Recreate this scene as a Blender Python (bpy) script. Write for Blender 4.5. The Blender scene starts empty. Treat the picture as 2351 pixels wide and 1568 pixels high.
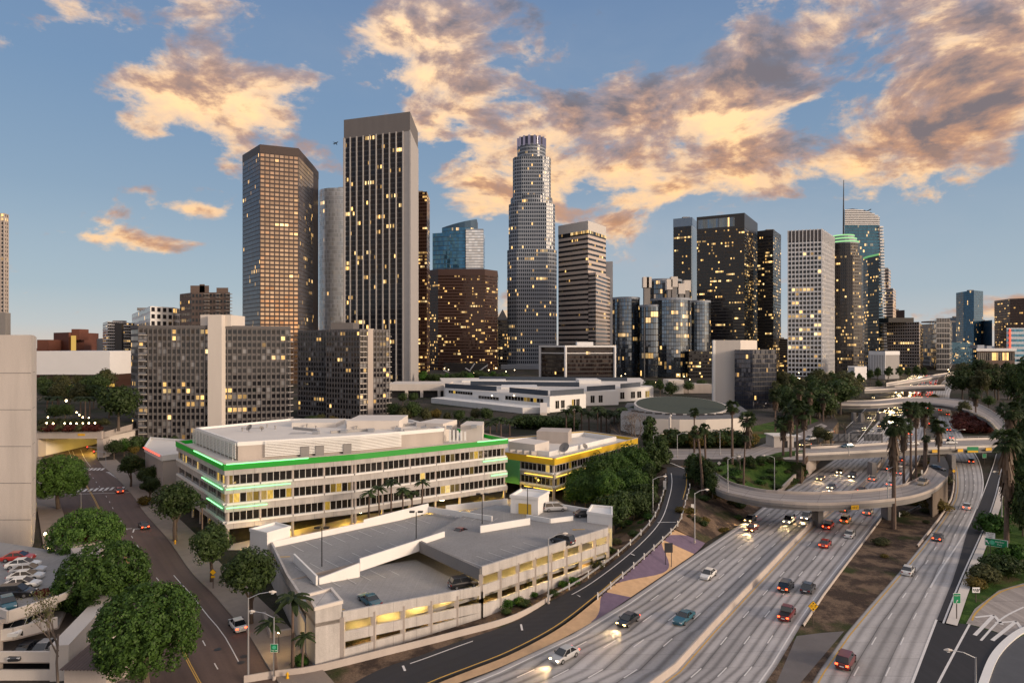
import bpy, math, random
from mathutils import Vector
R = math.radians
rnd = random.Random(7)
S = bpy.context.scene
COL = S.collection
F, H, CX, HY = 1450.0, 42.0, 1175.5, 795.0          # focal length and horizon in units of a 2351 px wide frame, eye height in m

# ---------------------------------------------------------------- camera
cam = bpy.data.cameras.new('camera')
cam.sensor_width = 36; cam.lens = 36 * F / 2351; cam.shift_y = 11 / 2351
cam.clip_start = 1; cam.clip_end = 30000
co = bpy.data.objects.new('camera', cam); COL.objects.link(co)
co.location = (0, 0, H); co.rotation_euler = (R(90), 0, 0)
S.camera = co
S.view_settings.view_transform = 'Standard'; S.view_settings.look = 'None'
S.view_settings.exposure = 0.32; S.view_settings.gamma = 1
S.cycles.use_denoising = True
S.cycles.max_bounces = 6; S.cycles.diffuse_bounces = 2; S.cycles.glossy_bounces = 3; S.cycles.transparent_max_bounces = 6
S.cycles.caustics_reflective = False; S.cycles.caustics_refractive = False
S.cycles.sample_clamp_indirect = 3.0

# ---------------------------------------------------------------- node helpers
class NT:
    def __init__(s, tree): s.t = tree; tree.nodes.clear()
    def n(s, typ, ins=None, out=0, **kw):
        nd = s.t.nodes.new('ShaderNode' + typ)
        for k, v in kw.items(): setattr(nd, k, v)
        for k, v in (ins or {}).items():
            sk = nd.inputs[k]
            if isinstance(v, bpy.types.NodeSocket): s.t.links.new(v, sk)
            elif v is not None:
                if hasattr(sk.default_value, '__len__') and hasattr(v, '__len__') and len(v) == 3 and len(sk.default_value) == 4: v = (*v, 1)
                sk.default_value = v
        return nd.outputs[out] if out is not None else nd
    def m(s, op, a, b=None, c=None, clamp=False):
        return s.n('Math', {k: v for k, v in ((0, a), (1, b), (2, c)) if v is not None}, operation=op, use_clamp=clamp)
    def mix(s, f, a, b, mode='MIX'):
        nd = s.n('Mix', None, None, data_type='RGBA', blend_type=mode)
        for i, v in ((0, f), (6, a), (7, b)):
            if isinstance(v, bpy.types.NodeSocket): s.t.links.new(v, nd.inputs[i])
            else: nd.inputs[i].default_value = (*v, 1) if hasattr(v, '__len__') and len(v) == 3 else v
        return nd.outputs[2]
    def step(s, a, lo, hi):
        return s.n('MapRange', {0: a, 1: lo, 2: hi, 3: 0.0, 4: 1.0}, interpolation_type='SMOOTHSTEP')
    def noise(s, vec, scale, detail=4, rough=.55, dist=0.0, out=0):
        return s.n('TexNoise', {'Vector': vec, 'Scale': scale, 'Detail': detail, 'Roughness': rough, 'Distortion': dist}, out)
def lin(r, g, b):
    f = lambda c: (c / 255 / 12.92) if c / 255 <= .04045 else ((c / 255 + .055) / 1.055) ** 2.4
    return (f(r), f(g), f(b))

# ---------------------------------------------------------------- world: dusk sky with broken sunset cloud
SUN_EL, SUN_AZ = R(13), R(118)                         # the sun stands low, behind the viewer's right shoulder
w = bpy.data.worlds.new('World'); S.world = w; w.use_nodes = True
T = NT(w.node_tree)
sky = T.n('TexSky', sky_type='NISHITA', sun_disc=False, sun_elevation=SUN_EL, sun_rotation=SUN_AZ, air_density=1.0, dust_density=1.5, ozone_density=2.0)
gen = T.n('TexCoord', out=0)
sx = T.n('SeparateXYZ', {0: gen}, None)
X, Y, Z = sx.outputs
az = T.m('ARCTAN2', X, Y); el = T.m('ARCSINE', Z)
def blob(px, py, rx, ry):
    a = math.atan2((px - CX) / F, 1); e = math.atan2((HY - py) / F, math.hypot((px - CX) / F, 1))
    k = math.cos(a) ** 2
    da = T.m('MULTIPLY', T.m('SUBTRACT', az, a), F / (rx * k + 1e-6) * k * (1 / k if k else 1))
    de = T.m('MULTIPLY', T.m('SUBTRACT', el, e), F / ry)
    return T.m('EXPONENT', T.m('MULTIPLY', T.m('MULTIPLY_ADD', da, da, T.m('MULTIPLY', de, de)), -1.0))
def field(lst):
    tot = None
    for px, py, rx, ry, wt in lst:
        b = T.m('MULTIPLY', blob(px, py, rx, ry), wt)
        tot = b if tot is None else T.m('ADD', tot, b)
    return tot
dens = field([(430, 185, 230, 70, .34), (270, 210, 130, 40, .18), (470, 50, 120, 80, .28), (300, 288, 110, 34, .3), (630, 290, 160, 55, .36), (860, 45, 90, 65, .36),
              (1080, 70, 140, 80, .38), (1000, 230, 180, 85, .34), (1060, 400, 110, 60, .3), (1350, 400, 190, 95, .42), (1420, 235, 200, 50, .34), (1400, 330, 160, 60, .25),
              (1700, 280, 140, 95, .48), (1990, 60, 300, 85, .44), (1850, 340, 280, 60, .34), (2160, 270, 230, 60, .42), (1760, 430, 230, 45, .36), (2200, 160, 180, 45, .36),
              (400, 565, 150, 30, .42), (200, 543, 70, 11, .36), (450, 478, 100, 17, .42), (370, 640, 60, 16, .36), (310, 436, 40, 10, .3), (1930, 500, 40, 35, .25), (1410, 505, 40, 14, .3), (2140, 455, 40, 12, .25),
              (1420, 30, 260, 40, .14), (60, 330, 90, 160, -.2), (700, 190, 60, 30, .25), (2300, 90, 120, 120, .3), (2280, 300, 120, 50, .3), (1560, 250, 120, 50, .3), (1560, 80, 120, 60, -.15), (690, 70, 60, 60, -.2), (2200, 520, 300, 70, -.2), (1500, 620, 900, 60, -.2), (250, 720, 400, 70, -.25)])
dark = field([(1440, 235, 190, 48, .75), (1390, 325, 130, 55, .5), (1740, 190, 110, 50, .8), (1850, 320, 230, 40, .45), (2200, 270, 210, 45, .7), (2000, 40, 320, 70, .5),
              (2230, 160, 170, 40, .5), (1150, 40, 120, 50, .35), (1080, 180, 90, 50, .3), (1400, 20, 250, 60, .6), (440, 60, 110, 60, .25), (1690, 305, 90, 40, -.4), (1340, 420, 160, 60, -.4)])
cv = T.n('CombineXYZ', {0: X, 1: Y, 2: T.m('MULTIPLY', Z, 1.9)})
n1 = T.noise(cv, 6.5, 10, .6, .25)
cv2 = T.n('VectorMath', {0: cv, 1: (.012, 0, .035)}, operation='ADD')
n2 = T.noise(cv2, 6.5, 10, .6, .25)
n3 = T.noise(cv, 14, 6, .6, .2)
d0 = T.m('ADD', T.m('ADD', T.m('MULTIPLY', T.m('SUBTRACT', n3, .5), .62), T.m('MULTIPLY_ADD', T.m('SUBTRACT', n1, .5), 1.8, .43)), T.m('ADD', T.m('MULTIPLY', dens, .74), T.m('MULTIPLY', T.m('LESS_THAN', Y, 0.0), .08)))
cover = T.step(d0, .49, .70)
thick = T.step(d0, .6, .95)
edge = T.m('MULTIPLY_ADD', T.m('SUBTRACT', n2, n1), 4.5, .5, clamp=True)     # lit from below: thinner towards the ground means bright
lit = T.m('ADD', T.m('MULTIPLY', edge, .75), T.m('MULTIPLY_ADD', n3, .7, -.05))
lit = T.m('SUBTRACT', lit, T.m('MULTIPLY_ADD', dark, .7, .0), clamp=True)
up = T.step(el, .02, .5)
warm = T.mix(up, (1.05, .60, .22), (1.02, .69, .40))
mid = T.mix(up, lin(196, 136, 86), lin(168, 142, 132))
shade = T.mix(up, lin(122, 104, 98), lin(112, 108, 116))
cc = T.mix(T.step(lit, .0, .5), shade, mid)
cc = T.mix(T.step(lit, .38, .85), cc, warm)
cr = T.n('ValToRGB', {0: T.m('MULTIPLY', el, 2.0)})
r_ = cr.node.color_ramp
for i, (p, c) in enumerate([(0, lin(226, 208, 192)), (.06, lin(196, 202, 204)), (.16, lin(162, 184, 198)), (.42, lin(128, 158, 186)), (.72, lin(100, 140, 182)), (1, lin(88, 128, 176))]):
    e_ = r_.elements[i] if i < 2 else r_.elements.new(p)
    e_.position = p; e_.color = (*c, 1)
cr = T.mix(.22, cr, T.n('VectorMath', {0: (.36, .38, .40), 'Scale': T.m('MULTIPLY_ADD', el, -.5, 1.15)}, operation='SCALE'))
cr = T.n('VectorMath', {0: cr, 'Scale': .84}, operation='SCALE')
skyc = T.mix(.10, cr, T.n('VectorMath', {0: sky, 'Scale': .12}, operation='SCALE'))
# thin grey veil low on the right
veil = field([(1650, 640, 700, 170, .9), (1500, 520, 300, 80, .35), (300, 640, 500, 120, .3), (1200, 150, 700, 120, .3)])
skyc = T.mix(T.m('MULTIPLY', veil, T.m('MULTIPLY_ADD', n1, 1.2, -.1), clamp=True), skyc, lin(160, 168, 178))
full = T.mix(T.m('MULTIPLY', cover, T.m('MULTIPLY_ADD', thick, .35, .62)), skyc, cc)
# flat grey veil added overhead, out of view, to neutralise blue top light
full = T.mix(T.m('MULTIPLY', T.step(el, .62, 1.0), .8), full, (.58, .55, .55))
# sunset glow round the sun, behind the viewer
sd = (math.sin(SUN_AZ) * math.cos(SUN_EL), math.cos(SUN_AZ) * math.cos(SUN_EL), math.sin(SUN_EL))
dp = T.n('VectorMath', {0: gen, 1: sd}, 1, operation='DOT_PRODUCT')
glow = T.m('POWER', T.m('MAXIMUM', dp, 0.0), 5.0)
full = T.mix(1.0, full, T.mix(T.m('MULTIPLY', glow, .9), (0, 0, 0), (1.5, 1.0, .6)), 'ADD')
back = T.m('MULTIPLY', T.m('MAXIMUM', T.m('MULTIPLY', Y, -1.0), 0.0), T.m('EXPONENT', T.m('MULTIPLY', T.m('ABSOLUTE', el), -4.5)))  # broad warm glow added low behind the viewer to brighten facades
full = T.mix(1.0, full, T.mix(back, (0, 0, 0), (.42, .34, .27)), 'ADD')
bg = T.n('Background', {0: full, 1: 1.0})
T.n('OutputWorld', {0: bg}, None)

sun = bpy.data.lights.new('sun', 'SUN'); sun.energy = 2.3; sun.angle = R(12); sun.color = (1.0, .78, .58)
so = bpy.data.objects.new('sun', sun); COL.objects.link(so)
so.rotation_euler = Vector(sd).to_track_quat('Z', 'Y').to_euler()

# ---------------------------------------------------------------- geometry helpers
WL = {}
def G(px, py, z=0.0):
    s = (H - z) / (py - HY)
    return ((px - CX) * s, F * s, z)
def PX(px, y): return (px - CX) * y / F              # world X seen at frame column px at depth y
def PZ(py, y): return H + (HY - py) * y / F          # world Z seen at frame row py at depth y
def YB(py): return F * H / (py - HY)                 # depth of a ground point seen at row py
class MB:
    def __init__(s): s.v = []; s.f = []; s.uv = []; s.mi = []
    def poly(s, pts, uv=None, m=0):
        i = len(s.v); s.v += [tuple(p) for p in pts]; s.f.append(tuple(range(i, i + len(pts)))); s.mi.append(m)
        s.uv.append(uv or [(p[0], p[1]) for p in pts]); return s
    def box(s, x0, x1, y0, y1, z0, z1, m=0): return s.prism([(x0, y0), (x1, y0), (x1, y1), (x0, y1)], z0, z1, m)
    def prism(s, P, z0, z1, m=0, mt=None, bot=True, us=1.0):
        n = len(P); u = 0.0
        zt = z1 if hasattr(z1, '__len__') else [z1] * n
        zb = z0 if hasattr(z0, '__len__') else [z0] * n
        for i in range(n):
            a, b = P[i], P[(i + 1) % n]; j = (i + 1) % n; l = math.dist(a, b)
            s.poly([(*a, zb[i]), (*b, zb[j]), (*b, zt[j]), (*a, zt[i])], [(u / us, zb[i]), ((u + l) / us, zb[j]), ((u + l) / us, zt[j]), (u / us, zt[i])], m); u += l
        s.poly([(*p, zt[i]) for i, p in enumerate(P)], None, m if mt is None else mt)
        if bot: s.poly([(*P[i], zb[i]) for i in range(n - 1, -1, -1)], None, m)
        return s
    def wall(s, a, b, t, z0, z1, m=0):                # upright slab from a to b, thickness t; z per end allowed
        dx, dy = b[0] - a[0], b[1] - a[1]; l = math.hypot(dx, dy) or 1; nx, ny = -dy / l * t / 2, dx / l * t / 2
        q = lambda z: [z[0], z[1], z[1], z[0]] if hasattr(z, '__len__') else z
        return s.prism([(a[0] - nx, a[1] - ny), (b[0] - nx, b[1] - ny), (b[0] + nx, b[1] + ny), (a[0] + nx, a[1] + ny)], q(z0), q(z1), m)
    def tube(s, pts, rad, n=8, m=0, cap=True):
        pts = [Vector(p) for p in pts]; base = len(s.v)
        if not hasattr(rad, '__len__'): rad = [rad] * len(pts)
        for k, p in enumerate(pts):
            d = (pts[min(k + 1, len(pts) - 1)] - pts[max(k - 1, 0)]).normalized()
            a = d.cross(Vector((0, 0, 1)) if abs(d.z) < .9 else Vector((1, 0, 0))).normalized(); b = d.cross(a)
            for i in range(n):
                t = 2 * math.pi * i / n; q = p + (a * math.cos(t) + b * math.sin(t)) * rad[k]; s.v.append(tuple(q))
        for k in range(len(pts) - 1):
            for i in range(n):
                j = (i + 1) % n; s.f.append((base + k * n + i, base + (k + 1) * n + i, base + (k + 1) * n + j, base + k * n + j)); s.mi.append(m)
                s.uv.append([(i / n, k), (i / n, k + 1), ((i + 1) / n, k + 1), ((i + 1) / n, k)])
        if cap:
            for k0 in (0, len(pts) - 1):
                s.f.append(tuple(base + k0 * n + i for i in (range(n) if k0 == 0 else range(n - 1, -1, -1)))); s.mi.append(m); s.uv.append([(0, 0)] * n)
        return s
    def ribbon(s, A, B, zoff=0.0, m=0):              # loft between two matched 3-D polylines
        v = 0.0; pv = None
        for i in range(len(A) - 1):
            l = math.dist(A[i], A[i + 1]); w0, w1 = math.dist(A[i], B[i]), math.dist(A[i + 1], B[i + 1])
            a, b, c, d = [(p[0], p[1], p[2] + zoff) for p in (A[i], B[i], B[i + 1], A[i + 1])]
            s.poly([a, b, c, d], [(0, v), (1, v), (1, v + l), (0, v + l)], m); v += l
        return s
    def build(s, name, mats, parent=None, smooth=False, at=None):
        me = bpy.data.meshes.new(name)
        o3 = at if at is not None else (WL.get(parent.name, (0, 0, 0)) if parent else (0, 0, 0))
        me.from_pydata([(p[0] - o3[0], p[1] - o3[1], p[2] - o3[2]) for p in s.v], [], s.f)
        for mt in (mats if isinstance(mats, (list, tuple)) else [mats]): me.materials.append(mt)
        me.polygons.foreach_set('material_index', s.mi)
        ul = me.uv_layers.new(name='UVMap'); flat = [c for f in s.uv for p in f for c in p]
        ul.data.foreach_set('uv', flat)
        if smooth: me.polygons.foreach_set('use_smooth', [True] * len(me.polygons))
        o = bpy.data.objects.new(name, me); COL.objects.link(o)
        if parent: o.parent = parent; WL[o.name] = o3
        elif at is not None: o.location = at; WL[o.name] = at
        else: WL[o.name] = (0, 0, 0)
        return o
LABELS = {}
def tag(o, label, cat, group=None, kind=None):
    o['label'] = label; o['category'] = cat
    if group: o['group'] = group
    if kind: o['kind'] = kind
    LABELS.setdefault(label, []).append(o); return o
def thing(name, label, cat, loc=(0, 0, 0), rz=0.0, group=None, sc=None):
    o = bpy.data.objects.new(name, None); COL.objects.link(o); o.location = loc; o.rotation_euler = (0, 0, rz)
    o.empty_display_size = .5; WL[o.name] = tuple(loc)
    if sc is not None: o.scale = (sc,) * 3 if not hasattr(sc, '__len__') else sc
    return tag(o, label, cat, group)
def struct(o, label=None, cat=None):
    o['kind'] = 'structure'; o['label'] = label or o.name.replace('_', ' ') + ' of the city scene'; o['category'] = cat or o.name.split('.')[0].replace('_', ' '); return o
def dup(src, parent, **kw):
    c = src.copy(); COL.objects.link(c); c.parent = parent
    for k, v in kw.items(): setattr(c, k, v)
    return c
def copy_thing(src, label, loc, rz=0.0, sc=None, group=None, parts=True, cat=None, color=None):
    r = src.copy(); COL.objects.link(r); r.location = loc; r.rotation_euler = (0, 0, rz)
    if sc is not None: r.scale = (sc,) * 3 if not hasattr(sc, '__len__') else sc
    tag(r, label, cat or src['category'], group)
    for ch in src.children:
        c = ch.copy(); COL.objects.link(c); c.parent = r
        if color: c.color = color
        for g in ch.children:
            d = g.copy(); COL.objects.link(d); d.parent = c
            if color: d.color = color
    return r
def catmull(P, n=8):
    P = [tuple(p) for p in P]; out = []
    for i in range(len(P) - 1):
        p0, p1, p2, p3 = P[max(i - 1, 0)], P[i], P[i + 1], P[min(i + 2, len(P) - 1)]
        for k in range(n):
            t = k / n
            out.append(tuple(.5 * (2 * b + (c - a) * t + (2 * a - 5 * b + 4 * c - d) * t * t + (3 * b - a - 3 * c + d) * t ** 3) for a, b, c, d in zip(p0, p1, p2, p3)))
    out.append(P[-1]); return out
def resample(P, n):
    L = [0.0]
    for i in range(len(P) - 1): L.append(L[-1] + math.dist(P[i], P[i + 1]))
    out = []; j = 0
    for k in range(n):
        t = L[-1] * k / (n - 1)
        while j < len(P) - 2 and L[j + 1] < t: j += 1
        f = (t - L[j]) / max(L[j + 1] - L[j], 1e-9); out.append(tuple(a + (b - a) * f for a, b in zip(P[j], P[j + 1])))
    return out
def lerp(A, B, f): return [tuple(a + (b - a) * f for a, b in zip(p, q)) for p, q in zip(A, B)]
def track(pts, z=0.0, n=60):                          # frame points -> smooth ground polyline; a third value overrides z
    return resample(catmull([G(p[0], p[1], p[2] if len(p) > 2 else z) for p in pts]), n)
def offset(A, d):                                     # shift a polyline sideways in plan (positive = left of travel)
    out = []
    for i, p in enumerate(A):
        a, b = A[max(i - 1, 0)], A[min(i + 1, len(A) - 1)]; dx, dy = b[0] - a[0], b[1] - a[1]; l = math.hypot(dx, dy) or 1
        out.append((p[0] - dy / l * d, p[1] + dx / l * d, p[2]))
    return out

# ---------------------------------------------------------------- materials
MATS = {}
def newmat(name):
    m = bpy.data.materials.new(name); m.use_nodes = True; MATS[name] = m; return m, NT(m.node_tree)
def finish(t, bsdf): t.n('OutputMaterial', {0: bsdf}, None)
def plain(name, col, rough=.7, var=.25, scale=.4, metal=0.0, bump=0.0, streak=False, coat=0.0, objc=False, fine=6.0, spec=.5):
    if name in MATS: return MATS[name]
    m, t = newmat(name)
    oc = t.n('TexCoord', out=3) if not objc else t.n('ObjectInfo', out=1)
    oc = t.n('NewGeometry', out=0) if not objc else t.n('TexCoord', out=3)
    v = oc
    if streak: v = t.n('VectorMath', {0: oc, 1: (1, 1, .12)}, operation='MULTIPLY')
    a = t.noise(v, scale, 6, .6); b = t.noise(oc, fine, 3, .6)
    f = t.m('MULTIPLY_ADD', t.m('SUBTRACT', a, .5), 1.6 * var, t.m('MULTIPLY_ADD', t.m('SUBTRACT', b, .5), 1.0 * var, 1.0))
    base = t.n('ObjectInfo', out=1) if objc else None
    colr = t.n('VectorMath', {0: base if objc else col, 'Scale': f}, operation='SCALE')
    ins = {'Base Color': colr, 'Roughness': rough, 'Metallic': metal, 'Coat Weight': coat, 'Specular IOR Level': spec}
    if bump: ins['Normal'] = t.n('Bump', {'Strength': bump, 'Distance': .1, 'Height': b})
    finish(t, t.n('BsdfPrincipled', ins)); return m
def emit(name, col, st):
    if name in MATS: return MATS[name]
    m, t = newmat(name)
    finish(t, t.n('Emission', {0: col, 1: st})); return m
def glass(name, tint, litp=.08, litc=(1.0, .55, .16), st=1.3, mw=.1, frame=(.03, .03, .03), metal=.0, rough=.06, floorp=.35, floors=.12, spec=.45, blind=0.0):
    """a row of panes: u counts bays, v runs 0-1 up the pane; some panes are lit from inside"""
    if name in MATS: return MATS[name]
    m, t = newmat(name)
    uv = t.n('TexCoord', out=2); sp = t.n('SeparateXYZ', {0: uv}, None); u, v = sp.outputs[0], sp.outputs[1]
    oi = t.n('ObjectInfo', None, None); ran = oi.outputs['Random']
    cell = t.m('FLOOR', u); fu = t.m('SUBTRACT', u, cell)
    key = t.n('CombineXYZ', {0: cell, 1: t.m('MULTIPLY', ran, 913.0), 2: 0.0})
    wn = t.n('TexWhiteNoise', {0: key}, None, noise_dimensions='3D'); val, colr = wn.outputs[0], wn.outputs[1]
    cs = t.n('SeparateColor', {0: colr}, None)
    big = t.n('TexWhiteNoise', {0: t.n('CombineXYZ', {0: t.m('FLOOR', t.m('DIVIDE', cell, 7.0)), 1: t.m('MULTIPLY', ran, 517.0), 2: 3.0})}, 0, noise_dimensions='3D')
    p = t.m('MULTIPLY_ADD', t.m('LESS_THAN', big, floors * 1.0), floorp * 1.15, litp * .8)
    grp = t.n('TexWhiteNoise', {0: t.n('CombineXYZ', {0: t.m('FLOOR', t.m('DIVIDE', t.m('ADD', cell, t.m('MULTIPLY', ran, 9.0)), 4.0)), 1: t.m('MULTIPLY', ran, 377.0), 2: 7.0})}, 0, noise_dimensions='3D')
    on = t.m('LESS_THAN', t.m('MULTIPLY_ADD', val, .45, t.m('MULTIPLY', grp, .55)), t.m('SQRT', t.m('MULTIPLY', p, .495)))
    mul = t.m('LESS_THAN', t.m('ABSOLUTE', t.m('SUBTRACT', fu, .5)), .5 - mw / 2)
    on = t.m('MULTIPLY', on, mul)
    inner = t.noise(t.n('VectorMath', {0: uv, 1: (5.3, 2.1, 1)}, operation='MULTIPLY'), 1.0, 2)
    es = t.m('MULTIPLY', on, t.m('MULTIPLY', t.m('MULTIPLY_ADD', t.m('POWER', cs.outputs[1], 2.0), 1.4, .18), t.m('MULTIPLY_ADD', inner, 1.6, .1)))
    pane = t.mix(t.m('MULTIPLY', t.m('LESS_THAN', cs.outputs[2], blind), .8), tint, (.33, .33, .34))
    pane = t.mix(t.m('MULTIPLY_ADD', cs.outputs[0], .6, 0.0), pane, t.mix(1.0, pane, (.35, .35, .35), 'MULTIPLY'))
    base = t.mix(mul, frame, pane)
    geo = t.n('NewGeometry', None, None)
    wob = t.n('VectorMath', {0: t.n('VectorMath', {0: colr, 1: (.5, .5, .5)}, operation='SUBTRACT'), 'Scale': .035}, operation='SCALE')
    nrm = t.n('VectorMath', {0: t.n('VectorMath', {0: geo.outputs['Normal'], 1: wob}, operation='ADD')}, operation='NORMALIZE')
    finish(t, t.n('BsdfPrincipled', {'Base Color': base, 'Roughness': t.m('MULTIPLY_ADD', mul, rough - .5, .5), 'Metallic': t.m('MULTIPLY', mul, metal), 'Specular IOR Level': spec,
        'Normal': nrm, 'Emission Color': t.mix(cs.outputs[0], litc, (1.0, .74, .36)), 'Emission Strength': t.m('MULTIPLY', es, st)}))
    return m
def road(name, col, lanes=0, track=.35, slab=0.0, var=.2, rough=.75):
    """paving: u runs 0-1 across, v in metres along; darker wheel paths, slab joints and patches worn into it"""
    if name in MATS: return MATS[name]
    m, t = newmat(name)
    uv = t.n('TexCoord', out=2); sp = t.n('SeparateXYZ', {0: uv}, None); u, v = sp.outputs[0], sp.outputs[1]
    pos = t.n('NewGeometry', out=0)
    st = t.noise(t.n('CombineXYZ', {0: t.m('MULTIPLY', u, 26.0), 1: t.m('MULTIPLY', v, .035), 2: 0.0}), 1.0, 5, .65)
    big = t.noise(pos, .07, 5, .6); fine = t.noise(pos, 2.2, 4, .7)
    f = t.m('MULTIPLY_ADD', t.m('SUBTRACT', st, .5), 1.5 * var, 1.0)
    f = t.m('ADD', f, t.m('MULTIPLY', t.m('SUBTRACT', big, .5), 1.5 * var)); f = t.m('ADD', f, t.m('MULTIPLY', t.m('SUBTRACT', fine, .5), .9 * var))
    if lanes:
        lu = t.m('MULTIPLY', u, float(lanes)); fu = t.m('FRACT', lu); li = t.m('FLOOR', lu)
        wl = t.n('TexWhiteNoise', {1: li}, 0, noise_dimensions='1D')
        c = t.m('COSINE', t.m('MULTIPLY', t.m('SUBTRACT', fu, .5), 4 * math.pi))       # two wheel paths and the oil line in each lane
        c = t.m('POWER', t.m('MULTIPLY_ADD', c, .5, .5), 2.0)
        f = t.m('SUBTRACT', f, t.m('MULTIPLY', t.m('MULTIPLY', c, track), t.m('MULTIPLY_ADD', st, 1.0, 0.0)))
        f = t.m('MULTIPLY', f, t.m('MULTIPLY_ADD', wl, .22, .89))
        if slab:
            sv = t.m('DIVIDE', v, slab); si = t.m('FLOOR', sv); fv = t.m('FRACT', sv)
            sn = t.n('TexWhiteNoise', {0: t.n('CombineXYZ', {0: li, 1: si, 2: 0.0})}, 0, noise_dimensions='3D')
            f = t.m('MULTIPLY', f, t.m('MULTIPLY_ADD', sn, .16, .92))
            j = t.m('MAXIMUM', t.m('LESS_THAN', fv, .012), t.m('LESS_THAN', fu, .035))
            f = t.m('MULTIPLY', f, t.m('MULTIPLY_ADD', j, -.5, 1.0))
    cr_ = t.step(t.m('ABSOLUTE', t.m('SUBTRACT', t.noise(pos, .35, 3, .6), .5)), .0, .012)
    f = t.m('MULTIPLY', f, t.m('MULTIPLY_ADD', cr_, .12, .88))
    f = t.m('MAXIMUM', f, .25)
    colr = t.n('VectorMath', {0: col, 'Scale': f}, operation='SCALE')
    finish(t, t.n('BsdfPrincipled', {'Base Color': colr, 'Roughness': rough})); return m
def leafmat(name, c1, c2, trans=.25):
    if name in MATS: return MATS[name]
    m, t = newmat(name)
    geo = t.n('NewGeometry', None, None); pos = geo.outputs[0]
    a = t.noise(pos, .8, 4, .6); oi = t.n('ObjectInfo', out=5)
    ri = geo.outputs['Random Per Island']
    f = t.m('ADD', t.m('MULTIPLY_ADD', t.m('SUBTRACT', a, .5), 1.2, .3), t.m('MULTIPLY', ri, .6), clamp=True)
    c = t.mix(f, c1, c2)
    c = t.n('VectorMath', {0: c, 'Scale': t.m('MULTIPLY_ADD', oi, .5, .75)}, operation='SCALE')
    d = t.n('BsdfPrincipled', {'Base Color': c, 'Roughness': .55, 'Specular IOR Level': .25})
    tr = t.n('BsdfTranslucent', {0: c})
    finish(t, t.n('MixShader', {0: trans, 1: d, 2: tr})); return m
def soil(name, c1, c2, c3, scale=.15):
    m, t = newmat(name)
    pos = t.n('NewGeometry', out=0)
    a = t.noise(pos, scale, 7, .65); b = t.noise(pos, 3.0, 4, .7); c = t.noise(pos, scale * .37, 4)
    k = t.mix(t.step(a, .42, .6), c1, c2); k = t.mix(t.step(c, .52, .66), k, c3)
    k = t.n('VectorMath', {0: k, 'Scale': t.m('MULTIPLY_ADD', b, 1.1, .45)}, operation='SCALE')
    finish(t, t.n('BsdfPrincipled', {'Base Color': k, 'Roughness': .95, 'Specular IOR Level': .1, 'Normal': t.n('Bump', {'Strength': .6, 'Distance': .3, 'Height': b})})); return m

M_conc = plain('concrete', (.42, .37, .335), .85, .3, .22, streak=True)
M_concw = plain('pale_concrete', (.62, .57, .52), .85, .2, .12, streak=True)
M_concg = plain('grey_concrete', (.21, .2, .195), .85, .3, .2, streak=True)
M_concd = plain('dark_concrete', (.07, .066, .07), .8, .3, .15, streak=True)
M_white = plain('white_paint', (.74, .73, .71), .6, .1, .4, streak=True)
M_roof = plain('roof_membrane', (.66, .62, .57), .8, .22, .12)
M_roofd = plain('dark_roof', (.12, .12, .125), .8, .3, .1)
M_steel = plain('galvanised_steel', (.42, .43, .45), .45, .15, 1.0, .6)
M_dsteel = plain('dark_steel', (.04, .04, .045), .5, .2, 1.0, .3)
M_black = plain('black_metal', (.012, .012, .014), .5, .2, 1.0)
M_blind = plain('dim_interior', (.02, .018, .016), .9, .3, 1.0)
M_asph = road('street_asphalt', (.105, .068, .055), 4, .25, 0, .35)
M_asphd = road('new_asphalt', (.022, .022, .026), 2, .15, 0, .3)
M_fwy = road('freeway_concrete', (.385, .372, .372), 5, 1.0, 5.0, .34)
M_fwyn = road('old_freeway_concrete', (.375, .36, .36), 4, 1.0, 5.0, .36)
M_road = road('road_concrete', (.40, .385, .38), 3, .8, 6.0, .3)
M_deck = road('bridge_deck', (.35, .31, .285), 2, .35, 8.0, .25)
M_lot = road('parking_deck', (.25, .246, .246), 0, 0, 0, .55)
M_walk = plain('pavement_concrete', (.24, .20, .17), .85, .35, .5)
M_line = plain('white_road_paint', (.68, .66, .64), .6, .25, 1.5)
M_yline = plain('yellow_road_paint', (.55, .33, .06), .6, .25, 1.5)
M_soil = soil('dry_soil', (.06, .044, .036), (.17, .12, .085), (.038, .05, .018), .22)
M_grass = soil('slope_grass', (.03, .065, .014), (.06, .11, .024), (.09, .075, .04), .3)
M_city = soil('city_ground', (.06, .052, .046), (.03, .034, .022), (.09, .08, .075), .03)
M_bark = plain('bark', (.10, .075, .058), .9, .5, 1.5, streak=True)
M_pbark = plain('palm_bark', (.13, .09, .07), .9, .5, 2.0)
M_leaf = leafmat('ficus_leaves', (.010, .032, .006), (.085, .165, .03))
M_leaf2 = leafmat('dark_leaves', (.012, .026, .008), (.065, .105, .028))
M_leafo = leafmat('olive_leaves', (.03, .036, .014), (.10, .105, .04))
M_leafy = leafmat('golden_leaves', (.06, .05, .01), (.19, .14, .03))
M_leafr = leafmat('red_shrub_leaves', (.04, .01, .008), (.13, .03, .02))
M_leafg = leafmat('bright_leaves', (.02, .06, .008), (.06, .15, .02))
M_dry = leafmat('dry_twigs', (.07, .05, .035), (.17, .125, .09))
M_frond = leafmat('palm_fronds', (.012, .025, .008), (.05, .075, .025))
M_skirt = leafmat('dead_fronds', (.07, .045, .03), (.17, .12, .085))
M_paint = plain('car_paint', (0, 0, 0), .28, .04, 1.0, coat=.6, objc=True)
M_cglass = plain('car_glass', (.012, .015, .02), .05, .0, 1.0, spec=.9)
M_tyre = plain('tyre_rubber', (.012, .012, .012), .8, .1, 3.0)
M_rim = plain('wheel_rim', (.35, .35, .36), .35, .1, 3.0, .7)
M_head = emit('headlight_glow', (1.0, .76, .4), 15.0)
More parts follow.
